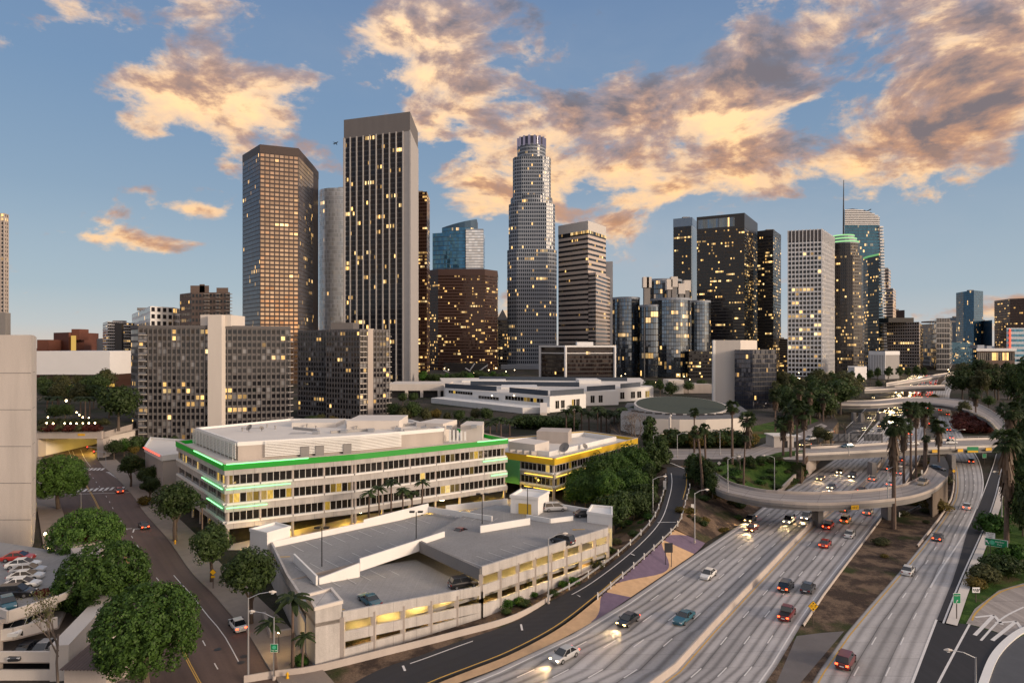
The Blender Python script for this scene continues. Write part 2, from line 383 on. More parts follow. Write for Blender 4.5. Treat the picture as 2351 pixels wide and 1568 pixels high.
M_heady = emit('amber_headlight_glow', (1.0, .62, .2), 13.0)
M_tail = emit('taillight_glow', (1.0, .07, .02), 6.5)
M_headoff = plain('headlight_lens', (.6, .62, .65), .1, .05, 3)
M_tailoff = plain('taillight_lens', (.25, .01, .01), .2, .05, 3)
M_green = plain('green_signboard', (.0, .23, .09), .5, .1, 2)
M_signw = plain('sign_white', (.8, .8, .8), .5, .04, 2)
M_signy = plain('sign_yellow', (.75, .42, .01), .5, .08, 2)
M_signk = plain('sign_black', (.01, .01, .01), .5, .05, 2)
M_lamp = emit('lamp_glow', (1.0, .72, .36), 14.0)
M_wlamp = emit('white_lamp_glow', (.85, .95, 1.0), 5.0)

# ---------------------------------------------------------------- ground, roads, bridges
struct(MB().poly([(-9000, -300, -.1), (9000, -300, -.1), (9000, 14000, -.1), (-9000, 14000, -.1)]).build('ground', M_city), 'dark city ground spreading to the horizon', 'ground')
for nm_, x0, x1, hgt in (('distant_hills', 300, 2900, 60), ('distant_hills', 2500, 7500, 85)):
    mb = MB(); n_ = 60; top = []
    for i in range(n_ + 1):
        x = x0 + (x1 - x0) * i / n_; t = i / n_
        top.append((x, 9000, 6 + hgt * math.sin(math.pi * t) ** .6 * (.55 + .45 * math.sin(9 * t + 1) * math.sin(23 * t))))
    for a, b in zip(top, top[1:]):
        mb.poly([(a[0], 8200, -1), (b[0], 8200, -1), b, a]); mb.poly([a, b, (b[0], 10200, -1), (a[0], 10200, -1)])
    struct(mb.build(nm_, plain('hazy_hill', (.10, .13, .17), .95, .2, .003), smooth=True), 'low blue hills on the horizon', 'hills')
def patch(name, pts, z, mat, label, cat=None, kind='structure'):
    P = [G(*p) for p in pts]
    o = MB().poly([(p[0], p[1], p[2] + z) for p in P]).build(name, mat)
    return tag(o, label, cat or name.replace('_', ' '), None, kind)
N = 70
LE = track([(900, 1632), (1050, 1570), (1170, 1523), (1354, 1433), (1493, 1342), (1628, 1250), (1700, 1203), (1788, 1136), (1903, 1063), (1968, 1016), (2016, 967), (2038, 935), (2058, 902), (2076, 878), (2092, 862)], 0, N)
MED = track([(1400, 1650), (1529, 1558), (1650, 1426), (1763, 1308), (1862, 1207), (1964, 1127), (2011, 1079), (2045, 1025), (2075, 965), (2098, 905), (2112, 878), (2124, 862)], 0, N)
RE = track([(1700, 1650), (1768, 1554), (1856, 1408), (1925, 1313), (1987, 1233), (2038, 1165), (2088, 1092), (2110, 1050), (2122, 1000), (2132, 950), (2146, 905), (2152, 878), (2158, 862)], 0, N)
struct(MB().ribbon(LE, MED).build('freeway', M_fwy), 'worn concrete freeway lanes with oncoming headlights', 'freeway')
struct(MB().ribbon(MED, RE).build('freeway', M_fwyn), 'worn concrete freeway lanes with red tail lights', 'freeway')
LR = track([(1815, 1650), (1862, 1568), (1946, 1448), (2070, 1306), (2128, 1236), (2168, 1182), (2190, 1141), (2194, 1101), (2190, 1068), (2180, 1040), (2165, 1005), (2150, 960), (2145, 920), (2152, 890), (2172, 868)], 0, N)
RR = track([(2065, 1650), (2096, 1568), (2150, 1424), (2194, 1313), (2223, 1214), (2250, 1150), (2255, 1105), (2245, 1060), (2228, 1030), (2210, 1000), (2195, 970), (2180, 930), (2184, 895), (2200, 868)], 0, N)
struct(MB().ribbon(LR, RR).build('connector_road', M_road), 'pale concrete connector road curving beside the freeway', 'road')
DL = track([(2150, 1424), (2194, 1313), (2223, 1214), (2252, 1150), (2268, 1100), (2283, 1061), (2290, 1035), (2296, 1010)], .012, 40)
DR = track([(2172, 1432), (2214, 1324), (2268, 1200), (2290, 1134), (2304, 1068), (2311, 1035), (2318, 1005)], .012, 40)
struct(MB().ribbon(DL, DR).build('merge_lane', M_asphd), 'dark asphalt merge lane along the connector road', 'road')
kerb = MB(); KB = offset(DR, -1.4)
kerb.ribbon(DR, KB, .16); kerb.ribbon([(p[0], p[1], -.05) for p in DR], [(p[0], p[1], p[2] + .16) for p in DR])
struct(kerb.build('kerb', M_concw), 'pale concrete gutter kerb beside the merge lane', 'kerb')
patch('on_ramp_road', [(2050, 1660), (2094, 1568), (2150, 1424), (2223, 1433), (2314, 1459), (2249, 1568), (2215, 1660)], .012, M_asphd, 'new dark asphalt on-ramp lane in the lower right corner', 'road')
patch('on_ramp_road', [(2218, 1431), (2238, 1397), (2293, 1355), (2351, 1338), (2440, 1318), (2440, 1416), (2351, 1437), (2314, 1459), (2260, 1441)], .016, M_deck, 'pale concrete on-ramp with white painted arrows', 'road')
patch('side_road', [(2262, 1568), (2290, 1508), (2320, 1475), (2360, 1452), (2450, 1428), (2460, 1660), (2235, 1660)], .008, plain('blue_grey_asphalt', (.075, .08, .09), .8, .3, .5), 'blue grey asphalt beyond the curved white kerb', 'road')
KA = track([(2225, 1640), (2247, 1568), (2273, 1506), (2309, 1466), (2351, 1440), (2420, 1420)], 0, 30)
kb = MB(); K2 = offset(KA, -.9)
kb.ribbon([(p[0], p[1], .17) for p in KA], [(p[0], p[1], .17) for p in K2]); kb.ribbon([(p[0], p[1], -.05) for p in KA], [(p[0], p[1], .17) for p in KA]); kb.ribbon([(p[0], p[1], .17) for p in K2], [(p[0], p[1], -.05) for p in K2])
struct(kb.build('kerb', M_white), 'curved white kerb in the lower right corner', 'kerb')
# verges
def verge(A, B, name, mat, label, z=-.03): return tag(MB().ribbon(A, B, z).build(name, mat), label, name.replace('_', ' '), None, 'structure')
verge(RE, LR, 'dirt_verge', M_soil, 'dry dirt strip between freeway and connector road')
patch('pull_out', [(1829, 1459), (1884, 1452), (1938, 1448), (1836, 1568), (1780, 1640), (1735, 1640), (1782, 1568)], -.02, plain('old_grey_asphalt', (.13, .12, .12), .9, .35, .3), 'old grey asphalt pull-out at the lower end of the dirt verge')
V0 = offset(DR, -1.3); V1 = offset(DR, -60)
verge(V0, V1, 'planted_verge', M_grass, 'brown and green verge right of the merge lane', -.045)
patch('planted_verge', [(2135, 1440), (2175, 1424), (2212, 1330), (2351, 1240), (2480, 1240), (2480, 1330), (2351, 1342), (2293, 1360), (2238, 1400), (2215, 1433)], -.03, M_grass, 'rough grass verge behind the on-ramp signs', 'verge')
# the dark on-ramp rising to the hill street, left of the freeway
RL = track([(700, 1640, 0), (851, 1546, 0), (960, 1506, 0), (1060, 1470, 0), (1175, 1430, 0), (1274, 1375, .3), (1351, 1331, 1.0), (1446, 1258, 2.4), (1504, 1196, 4), (1526, 1141, 5.2), (1533, 1105, 6), (1530, 1072, 6.5)], 0, N)
RRp = track([(860, 1632, 0), (993, 1568, 0), (1080, 1534, 0), (1175, 1496, 0), (1281, 1439, .1), (1365, 1375, .6), (1446, 1306, 1.5), (1515, 1244, 2.7), (1555, 1200, 3.8), (1570, 1152, 5), (1580, 1112, 5.9), (1578, 1072, 6.5)], 0, N)
struct(MB().ribbon(RL, RRp, .015).build('on_ramp_road', M_asphd), 'dark asphalt on-ramp curving up between the guard rails', 'road')
sk = offset(RL, 9.0); sk = [(p[0], p[1], min(p[2] * .25, .8) - .05) for p in sk]
verge(sk, RL, 'ramp_bank', M_soil, 'dry bank with low weeds under the on-ramp', -.02)
# painted gore between ramp and freeway
m, t = newmat('gore_paint')
uv = t.n('TexCoord', out=2); sp = t.n('SeparateXYZ', {0: uv}, None); u_, v_ = sp.outputs[0], sp.outputs[1]
pos_ = t.n('NewGeometry', out=0)
wv = t.m('MULTIPLY_ADD', t.m('SINE', t.m('MULTIPLY', v_, .235)), .5, .42)
dd = t.m('SUBTRACT', u_, wv)
ph = t.m('GREATER_THAN', t.m('SINE', t.m('MULTIPLY_ADD', v_, .1175, .9)), 0.0)
band = t.m('MULTIPLY', t.m('LESS_THAN', t.m('MULTIPLY', dd, t.m('MULTIPLY_ADD', ph, 2.0, -1.0)), 0.0), t.m('GREATER_THAN', v_, 34.0))
n_ = t.noise(pos_, .8, 5, .7)
cg = t.mix(band, (.50, .33, .19), (.13, .095, .15))
cg = t.n('VectorMath', {0: cg, 'Scale': t.m('MULTIPLY_ADD', n_, .7, .62)}, operation='SCALE')
finish(t, t.n('BsdfPrincipled', {'Base Color': cg, 'Roughness': .9}))
gA = track([(870, 1632, 0), (1000, 1570, 0), (1085, 1536, 0), (1180, 1498, 0), (1286, 1440, .1), (1368, 1377, .6), (1449, 1308, 1.5), (1517, 1247, 2.6), (1550, 1214, 3.0)], 0, 50)
gB = track([(895, 1632), (1044, 1570), (1165, 1523), (1349, 1434), (1488, 1343), (1560, 1294), (1600, 1266), (1619, 1246)], 0, 50)
tag(MB().ribbon(gA, gB, -.012).build('painted_gore', m), 'orange gravel gore with purple wave pattern beside the on-ramp', 'gore', None, 'structure')
gC = track([(1550, 1214, 3.2), (1566, 1160, 4.8), (1590, 1120, 5.2), (1640, 1105, 4.5)], 0, 20); gD = track([(1619, 1246), (1660, 1222), (1694, 1205), (1745, 1165)], 0, 20)
verge(gC, gD, 'dirt_slope', M_soil, 'dirt slope with dry brush under the curved overpass')
# hill street plateau left of the freeway and its planted slope
PL = [(1405, 1040), (1528, 1074), (1632, 1062), (1700, 1056), (1780, 1056), (1840, 1062), (1868, 1031), (1900, 1001), (1925, 968), (1905, 942), (1800, 938), (1400, 945)]
P_ = [G(x, y, 6.45) for x, y in PL]
struct(MB().prism([(p[0], p[1]) for p in P_], -.2, 6.45, 0, 1).build('hill_terrace', [M_soil, M_city]), 'raised terrace carrying the hill street', 'terrace')
tp = [G(1628, 1062, 6.5), G(1700, 1057, 6.5), G(1780, 1057, 6.5), G(1842, 1062, 6.5), G(1850, 1066, 6.3)]
bt = [G(1640, 1080, 6.2), G(1672, 1107, 5.2), G(1748, 1132, .8), G(1815, 1121, 0), G(1853, 1092, 0)]
sl = MB(); A_, B_ = resample(tp, 20), resample(bt, 20); A_s, B_s = A_, B_
for k in range(6):
    a = lerp(A_, B_, k / 6); b = lerp(A_, B_, (k + 1) / 6)
    bump = lambda L, q: [(p[0], p[1], p[2] + .5 * math.sin(i * 1.3 + q * 2) * (1 if 0 < q < 6 else 0)) for i, p in enumerate(L)]
    sl.ribbon(bump(b, k + 1), bump(a, k))
struct(sl.build('planted_slope', M_grass, smooth=True), 'dark green planted slope beside the freeway bridge', 'slope')
def strip(name, A, B, mat, label, z=0.0): return struct(MB().ribbon(A, B, z).build(name, mat), label, 'road')
strip('hill_street', track([(1520, 1056), (1640, 1054), (1760, 1054), (1845, 1056)], 6.5, 20), track([(1520, 1030), (1640, 1030), (1760, 1027), (1866, 1029)], 6.5, 20), M_deck, 'pale hill street running onto the freeway bridge', .01)
strip('slip_road', track([(1740, 1047), (1800, 1022), (1855, 1003), (1900, 978)], 6.5, 20), track([(1700, 1040), (1760, 1017), (1835, 994), (1885, 972)], 6.5, 20), M_deck, 'slip road joining the hill street from the north', .02)
patch('grass_bank', [(1690, 1020, 6.5), (1760, 1003, 6.5), (1830, 985, 6.5), (1880, 966, 6.5), (1860, 955, 6.5), (1800, 962, 6.5), (1700, 985, 6.5)], .03, M_grass, 'bright green grass bank above the slip road', 'bank')
patch('grass_island', [(1745, 1050, 6.5), (1790, 1038, 6.5), (1845, 1033, 6.5), (1850, 1043, 6.5), (1800, 1050, 6.5)], .035, M_grass, 'small green traffic island by the hill street', 'island')
# western connectors below the north bridge
cA = track([(1925, 1010), (1962, 965), (1990, 930), (2010, 905)], 0, 24); cB = track([(1958, 1014), (2004, 966), (2030, 930), (2045, 903)], 0, 24)
strip('connector_lanes', cA, cB, M_asphd, 'dark merging connector lanes north of the freeway bridge', .02)
# left street
SL = track([(350, 1680), (300, 1568), (240, 1430), (190, 1313), (165, 1240), (146, 1180), (128, 1127), (112, 1085), (96, 1050), (80, 1008), (70, 985)], 0, N)
SR = track([(720, 1680), (640, 1568), (617, 1536), (570, 1456), (526, 1408), (486, 1361), (438, 1313), (387, 1240), (332, 1178), (306, 1140), (262, 1092), (236, 1070), (218, 1045), (205, 1008), (198, 985)], 0, N)
strip('street', SL, SR, M_asph, 'brown tinted asphalt street running into the underpass')
strip('cross_street', track([(255, 1088), (330, 1070), (420, 1055)], 0, 12), track([(300, 1128), (370, 1108), (470, 1085)], 0, 12), M_asph, 'short cross street meeting the street by the trees', -.01)
def kerbwalk(A, d, label):
    B = offset(A, d); mb = MB(); up = lambda L, z: [(p[0], p[1], z) for p in L]
    if d < 0: mb.ribbon(up(A, .15), up(B, .15)); mb.ribbon(up(A, -.05), up(A, .15))
    else: mb.ribbon(up(B, .15), up(A, .15)); mb.ribbon(up(A, .15), up(A, -.05))
    return struct(mb.build('pavement', M_walk), label, 'pavement')
kerbwalk(SR[:46], -5.5, 'concrete pavement under the street trees on the right kerb')
kerbwalk(SL[:60], 5.0, 'shaded pavement under the big round trees')
# ---- painted markings
mk = MB(); my = MB()
def stroke(P, w_, mb=None, dash=None, z=.02):
    mb = mb if mb is not None else mk
    L = [0.0]
    for a, b in zip(P, P[1:]): L.append(L[-1] + math.dist(a, b))
    if not dash: mb.ribbon(offset(P, w_ / 2), offset(P, -w_ / 2), z); return
    on, off_ = dash; n_ = int(L[-1] / 1.0) + 2; Q = resample(P, n_); st_ = L[-1] / (n_ - 1); A_, B_ = offset(Q, w_ / 2), offset(Q, -w_ / 2)
    for i in range(n_ - 1):
        if (i * st_) % (on + off_) < on: mb.ribbon(A_[i:i + 2], B_[i:i + 2], z)
for k in (1, 2, 3, 4): stroke(lerp(LE, MED, (k + .12) / 5.25), .17, dash=(3, 8))
stroke(offset(LE, -.9), .2); stroke(offset(MED, .7), .18, my); stroke(offset(MED, -.7), .18, my)
for k in (1, 2, 3): stroke(lerp(MED, RE, k / 4.0), .17, dash=(3, 8))
stroke(offset(RE, .6), .2)
stroke(offset(LR, -.6), .18, my); stroke(lerp(LR, RR, .38), .17, dash=(3, 8)); stroke(lerp(LR, RR, .7)[:38], .17, dash=(3, 8))
stroke(track([(2094, 1568), (2150, 1422)], 0, 20), .3); stroke(track([(2136, 1349), (2160, 1308), (2216, 1222), (2240, 1170), (2252, 1140), (2257, 1105), (2248, 1060), (2232, 1032)], 0, 40), .3, z=.03)
stroke(track([(2243, 1168), (2262, 1120), (2281, 1066), (2288, 1040)], 0, 20), .22, z=.03)
stroke(offset(DR, .35), .25, z=.03)
stroke(track([(2140, 1600), (2154, 1568), (2194, 1492), (2226, 1433)], 0, 20), .28, z=.03)
stroke(track([(2232, 1424), (2243, 1404), (2293, 1361), (2351, 1343), (2420, 1326)], 0, 20), .25, my, z=.03)
stroke(track([(2252, 1470), (2300, 1420), (2351, 1393)], 0, 16), .3, z=.03)
for (x0, y0, x1, y1) in ((2238, 1458, 2282, 1412), (2278, 1470, 2333, 1426)):
    a, b = Vector(G(x0, y0)), Vector(G(x1, y1)); d = (b - a).normalized(); q = Vector((-d.y, d.x, 0))
    stroke([tuple(a), tuple(b)], .5, z=.034)
    for sgn in (1, -1): stroke([tuple(b), tuple(b - d * 3.2 + q * sgn * 1.7)], .45, z=.038)
stroke(offset(RL, -1.1)[8:66], .18); stroke(offset(RRp, .45)[:66], .2, my)
for x0, y0, x1, y1, z_ in ((1510, 1199, 1552, 1199, 3.9), (1536, 1137, 1549, 1137, 5.1), (1448, 1271, 1457, 1275, 2.2), (1322, 1362, 1333, 1370, .5), (1196, 1433, 1199, 1447, .05), (925, 1528, 930, 1540, .0)):
    stroke([G(x0, y0, z_), G(x1, y1, z_)], .3, z=.05)
stroke([G(1538, 1062, 6.5), G(1572, 1076, 6.5)], .4, z=.05)
# street
sc_ = lambda f: lerp(SL, SR, f)
stroke(sc_(.46)[:40], .12, my); stroke(sc_(.475)[:40], .12, my)
stroke(sc_(.645)[:44], .14, dash=(2.5, 5.5)); stroke(sc_(.82)[4:14], .14); stroke(sc_(.62)[45:52], .14); stroke(sc_(.78)[42:53], .14); stroke(sc_(.55)[42:53], .14); stroke(sc_(.5)[56:], .12, my); stroke(sc_(.75)[56:], .12)
for (ax, ay, bx, by, n_) in ((165, 1127, 300, 1119, 11), (178, 1077, 240, 1077, 7), (254, 1083, 290, 1104, 9), (120, 1079, 178, 1077, 7)):
    for i in range(n_):
        f = (i + .5) / n_; p = Vector(G(ax + (bx - ax) * f, ay + (by - ay) * f)); d = Vector((-.35, .94, 0)) if ax != 254 else Vector((.94, -.1, 0))
        stroke([tuple(p - d * 2.0), tuple(p + d * 2.0)], .75)
stroke(track([(150, 1135), (300, 1130)], 0, 8), .3)
for cx_, cy_ in ((285, 1214), (308, 1214)):
    p = Vector(G(cx_, cy_)); d = Vector((.45, -.9, 0)); stroke([tuple(p), tuple(p + d * 3)], .3); stroke([tuple(p), tuple(p + Vector((1.6, .3, 0)))], .35)
# bay ticks on the connector gore
for i in range(5):
    f = i / 4; stroke([G(1955 - 8 * f + 6, 1006 - 36 * f * 1.0), G(1975 + 10 * f, 1006 - 36 * f * .95)], .4, z=.045)
stroke(track([(1968, 1014), (1990, 985), (2010, 955), (2022, 930)], 0, 20), .35, z=.045); stroke(track([(1940, 985), (1966, 960), (1996, 930)], 0, 20), .35, z=.045)
struct(mk.build('road_markings', M_line), 'white painted lines and arrows on the roads', 'road markings')
struct(my.build('road_markings', M_yline), 'yellow painted lines along the roads', 'road markings')

# ---- overpasses
def overpass(name, label, near, far, zs, thick=1.7, par=.85, cols=(), mat=M_concg, rail=False, deckm=None, seg=40, pm=None):
    zf = zs if hasattr(zs, '__len__') else None
    f3 = lambda P: [(p[0], p[1], p[2] if len(p) > 2 else zs) for p in P]
    A = resample(catmull([G(*p) for p in f3(near)]), seg); B = resample(catmull([G(*p) for p in f3(far)]), seg)
    c = A[seg // 2]; t_ = thing(name, label, 'overpass', (c[0], c[1], 0))
    dn = lambda L, d: [(p[0], p[1], p[2] - d) for p in L]
    MB().ribbon(A, B).build('deck', deckm or M_deck, t_)
    g = MB(); Ai, Bi = lerp(A, B, .04), lerp(A, B, .96)
    g.ribbon(dn(A, .6), A); g.ribbon(dn(Ai, .6), dn(A, .6)); g.ribbon(dn(Ai, thick), dn(Ai, .6)); g.ribbon(dn(Bi, thick), dn(Ai, thick)); g.ribbon(dn(Bi, .6), dn(Bi, thick)); g.ribbon(dn(B, .6), dn(Bi, .6)); g.ribbon(B, dn(B, .6))
    g.build('girder', mat, t_)
    for L, s_ in ((A, 1), (B, -1)):
        L2 = [tuple(Vector(p) + (Vector(q) - Vector(p)).normalized() * .3) for p, q in zip(L, B if L is A else A)]
        w_ = MB(); up = lambda P, d: [(p[0], p[1], p[2] + d) for p in P]
        w_.ribbon(up(L, -.05), up(L, par)) if s_ < 0 else w_.ribbon(up(L, par), up(L, -.05))
        w_.ribbon(up(L, par), up(L2, par)) if s_ > 0 else w_.ribbon(up(L2, par), up(L, par))
        w_.ribbon(up(L2, par), up(L2, 0)) if s_ > 0 else w_.ribbon(up(L2, 0), up(L2, par))
        w_.build('parapet', pm or M_concw, t_)
        if rail:
            r2 = MB(); r2.tube(up(resample(L, 24), par + .5), .06, 5)
            for p in resample(L, 24): r2.tube([(p[0], p[1], p[2] + par), (p[0], p[1], p[2] + par + .5)], .05, 4)
            r2.build('railing', M_steel, t_)
    for (x, y, wx, wy) in cols:
        q = G(x, y); zz = (zs if not zf else zs[0])
        MB().box(q[0] - wx, q[0] + wx, q[1] - wy, q[1] + wy, -.1, zz - thick + .2).build('column', mat, t_)
    return t_, A, B
OV1, OV1A, OV1B = overpass('overpass', 'curved ramp overpass crossing nearest over the freeway', [(1600, 1096), (1650, 1128), (1700, 1142), (1763, 1153), (1860, 1160), (1950, 1158), (2050, 1150), (2110, 1139), (2150, 1122), (2176, 1098)],
    [(1630, 1078), (1672, 1108), (1715, 1121), (1765, 1130), (1860, 1134), (1960, 1131), (2050, 1121), (2095, 1108), (2122, 1090), (2132, 1070)], 6.5, 1.35, .62, [(1877, 1206, .6, 1.6), (2037, 1190, .7, 1.5)], rail=False, pm=M_conc)
OV2, OV2A, OV2B = overpass('overpass', 'straight street bridge with railing and yellow clearance plates', [(1826, 1047), (1953, 1041), (2084, 1034), (2215, 1029), (2300, 1026), (2420, 1022)],
    [(1862, 1030), (1960, 1025), (2080, 1017), (2200, 1011), (2300, 1008), (2420, 1005)], 6.5, 1.9, .8, [(2002, 1095, .7, 1.3), (2184, 1075, .7, 1.3)], rail=True)
OV3, _, _ = overpass('overpass', 'grey flyover with columns behind the freeway palms', [(1900, 930), (2000, 931), (2080, 926), (2150, 929), (2210, 940), (2260, 960), (2288, 985), (2306, 1012)], [(1900, 922), (2000, 921), (2080, 914), (2150, 915), (2230, 924), (2285, 950), (2315, 978), (2336, 1008)], 6.5, 2.0, .8, [(1977, 968, .8, 1.2), (1960, 966, .8, 1.2), (2022, 966, 1.5, 1.5), (2146, 960, 1.2, 1.5)])
OV4, _, _ = overpass('overpass', 'dark far bridge under the jammed freeway sign gantries', [(1985, 897), (2080, 893), (2170, 891)], [(1985, 892), (2080, 888), (2170, 886)], 7.5, 2.2, 1.0, [(2080, 910, 1.2, 1.2), (2120, 908, 1.2, 1.2)])
OV5, _, _ = overpass('overpass', 'pale slanting bridge farthest up the freeway', [(2035, 887), (2100, 876), (2160, 865), (2230, 855)], [(2035, 882), (2100, 871), (2160, 860), (2230, 851)], 9.5, 2.4, 1.2, [(2128, 880, 1.5, 1.5), (2103, 884, 1.5, 1.5)])
# abutment walls of the street bridge and retaining wall of the curved ramp
def wallthing(name, label, pts, ztop, mat, th=.5, zb=-.1, cat='wall'):
    P = [G(*p[:2], p[2] if len(p) > 2 else 0) for p in pts]; t_ = thing(name, label, cat, (P[0][0], P[0][1], 0))
    mb = MB(); zt = ztop if hasattr(ztop, '__len__') else [ztop] * len(P)
    for i in range(len(P) - 1): mb.wall(P[i], P[i + 1], th, zb, (zt[i], zt[i + 1]), 0)
    mb.build('wall', mat, t_); return t_
wallthing('abutment_wall', 'concrete bridge abutment with a painted tag beside the slope', [(1786, 1132), (1855, 1092), (1872, 1074)], [.8, 4.6, 4.9], M_conc, .5)
a_ = [(p[0], p[1], p[2] - .7) for p in OV1A[31:]]; t_ = thing('retaining_wall', 'stained retaining wall holding up the curved ramp bend', 'wall', (a_[0][0], a_[0][1], 0))
mb = MB(); mb.ribbon([(p[0], p[1], -.1) for p in a_], a_); mb.ribbon([(p[0], p[1], -.1) for p in OV1B[31:]][::-1], [(p[0], p[1], p[2] - .7) for p in OV1B[31:]][::-1]); b_ = OV1B[31]; mb.poly([(b_[0], b_[1], -.1), (a_[0][0], a_[0][1], -.1), a_[0], (b_[0], b_[1], b_[2] - .7)]); mb.build('wall', plain('stained_concrete', (.14, .11, .085), .9, .5, .3, streak=True), t_)
# ramp bend down to the lanes under the bridge
strip('ramp_road', track([(2132, 1070, 6.3), (2136, 1052, 5.2), (2133, 1035, 4), (2128, 1010, 2.0), (2124, 985, .3)], 0, 20), track([(2176, 1098, 6.3), (2178, 1070, 5.2), (2166, 1042, 4), (2154, 1010, 2.0), (2146, 985, .3)], 0, 20), M_asphd, 'dark ramp lane bending down under the street bridge', .02)
# median barrier, guard rails, roadside barriers
def barrier(name, label, P, h=.85, w_=.5, mat=M_conc, cat='barrier'):
    c = P[len(P) // 2]; t_ = thing(name, label, cat, c); mb = MB(); up = lambda L, d: [(p[0], p[1], p[2] + d) for p in L]
    A, B, A2, B2 = offset(P, w_ / 2), offset(P, -w_ / 2), offset(P, w_ / 5), offset(P, -w_ / 5)
    mb.ribbon(up(A, -.1), up(A2, h)); mb.ribbon(up(A2, h), up(B2, h)); mb.ribbon(up(B2, h), up(B, -.1)); mb.build('barrier', mat, t_); return t_
barrier('median_barrier', 'long concrete median barrier between the freeway directions', MED, .9, .6)
barrier('roadside_barrier', 'concrete barrier along the outer side of the dark on-ramp', track([(560, 1566), (640, 1553), (727, 1541), (898, 1499), (1044, 1462), (1175, 1425), (1262, 1380)], 0, 50), .85, .4, M_conc)
barrier('roadside_barrier', 'low concrete edge wall along the connector road kerb', offset(LR, .5)[6:34], .35, .5, M_conc)
barrier('roadside_barrier', 'low concrete edge along the freeway outer shoulder', offset(RE, -.3)[2:30], .3, .4, M_conc)
def guard_rail(label, P, n=36, off=0.0):
    P = offset(P, off); c = P[len(P) // 2]; t_ = thing('guard_rail', label, 'guard rail', c); up = lambda L, d: [(p[0], p[1], p[2] + d) for p in L]
    mb = MB(); mb.ribbon(up(P, .45), up(P, .8)); mb.ribbon(up(offset(P, -.08), .8), up(offset(P, -.08), .45)); mb.ribbon(up(P, .8), up(offset(P, -.08), .8)); mb.build('rail', M_steel, t_)
    for i, p in enumerate(resample(P, n)):
        MB().box(p[0] - .09, p[0] + .09, p[1] - .09, p[1] + .09, p[2] - .05, p[2] + (1.15 if i % 3 == 0 else .75)).build('post', M_white if i % 3 == 0 else M_bark, t_)
guard_rail('steel guard rail on the outer edge of the dark on-ramp', RL[22:64], 44, .5)
guard_rail('steel guard rail between dark on-ramp and painted gore', RRp[22:58], 44, -.5)
guard_rail('short white guard rail on the dirt by the curved bridge', track([(2065, 1186), (2100, 1172), (2135, 1150), (2150, 1130), (2154, 1110)], 0, 20), 12)
# underpass on the left with the terrace above it
UY = 240.0; ul, ur = PX(92, UY), PX(226, UY)
u = thing('underpass', 'concrete street underpass lit yellow inside', 'underpass', ((ul + ur) / 2, UY, 0))
MB().box(ul - 40, ur + 2, UY - 1.2, UY, 7.1, 9.9).build('lintel', M_conc, u)
MB().box(ur, ur + 2.4, UY - .9, UY + 3, -.1, 7.1).build('pier', M_conc, u); MB().box(ul - 2, ul, UY - .9, UY + 3, -.1, 7.1).build('pier', M_conc, u)
mb = MB(); mb.poly([(ur, UY + 3, -.1), (ur - 2, UY + 75, -.1), (ur - 2, UY + 75, 7.3), (ur, UY + 3, 7.3)]); mb.poly([(ul, UY + 75, -.1), (ul, UY + 3, -.1), (ul, UY + 3, 7.3), (ul, UY + 75, 7.3)]); mb.poly([(ul - 2, UY + 75, -.1), (ur, UY + 75, -.1), (ur, UY + 75, 7.3), (ul - 2, UY + 75, 7.3)]); mb.build('tunnel_wall', M_concw, u)
MB().poly([(ul - 2, UY, 7.25), (ul - 2, UY + 75, 7.25), (ur + 1, UY + 75, 7.25), (ur + 1, UY, 7.25)]).build('tunnel_ceiling', M_conc, u)
for i in range(5):
    MB().box(ur - 1.6, ur - 1.2, UY + 6 + i * 12, UY + 10 + i * 12, 6.85, 7.05).build('ceiling_lamp', M_lamp, u)
    l_ = bpy.data.lights.new('tunnel_light', 'AREA'); l_.energy = 2600; l_.color = (1, .68, .12); l_.size = 3; l_.size_y = 6; l_.shape = 'RECTANGLE'
    lo = bpy.data.objects.new('tunnel_light', l_); COL.objects.link(lo); lo.location = (ur - 4, UY + 8 + i * 12, 6.8)
MB().box(PX(184, UY), PX(200, UY), UY - 1.32, UY - 1.2, 8.2, 9.0).build('clearance_plate', M_signy, u)
TE = [(ul - 120, UY - .5), (ur + 3, UY - .5), (PX(302, 262), 262), (PX(330, 300), 300), (PX(420, 640), 640), (ul - 500, 640)]
struct(MB().prism(TE, 7.4, 9.7, 0, 1).build('upper_terrace', [M_conc, M_city]), 'upper terrace of planting above the underpass', 'terrace')

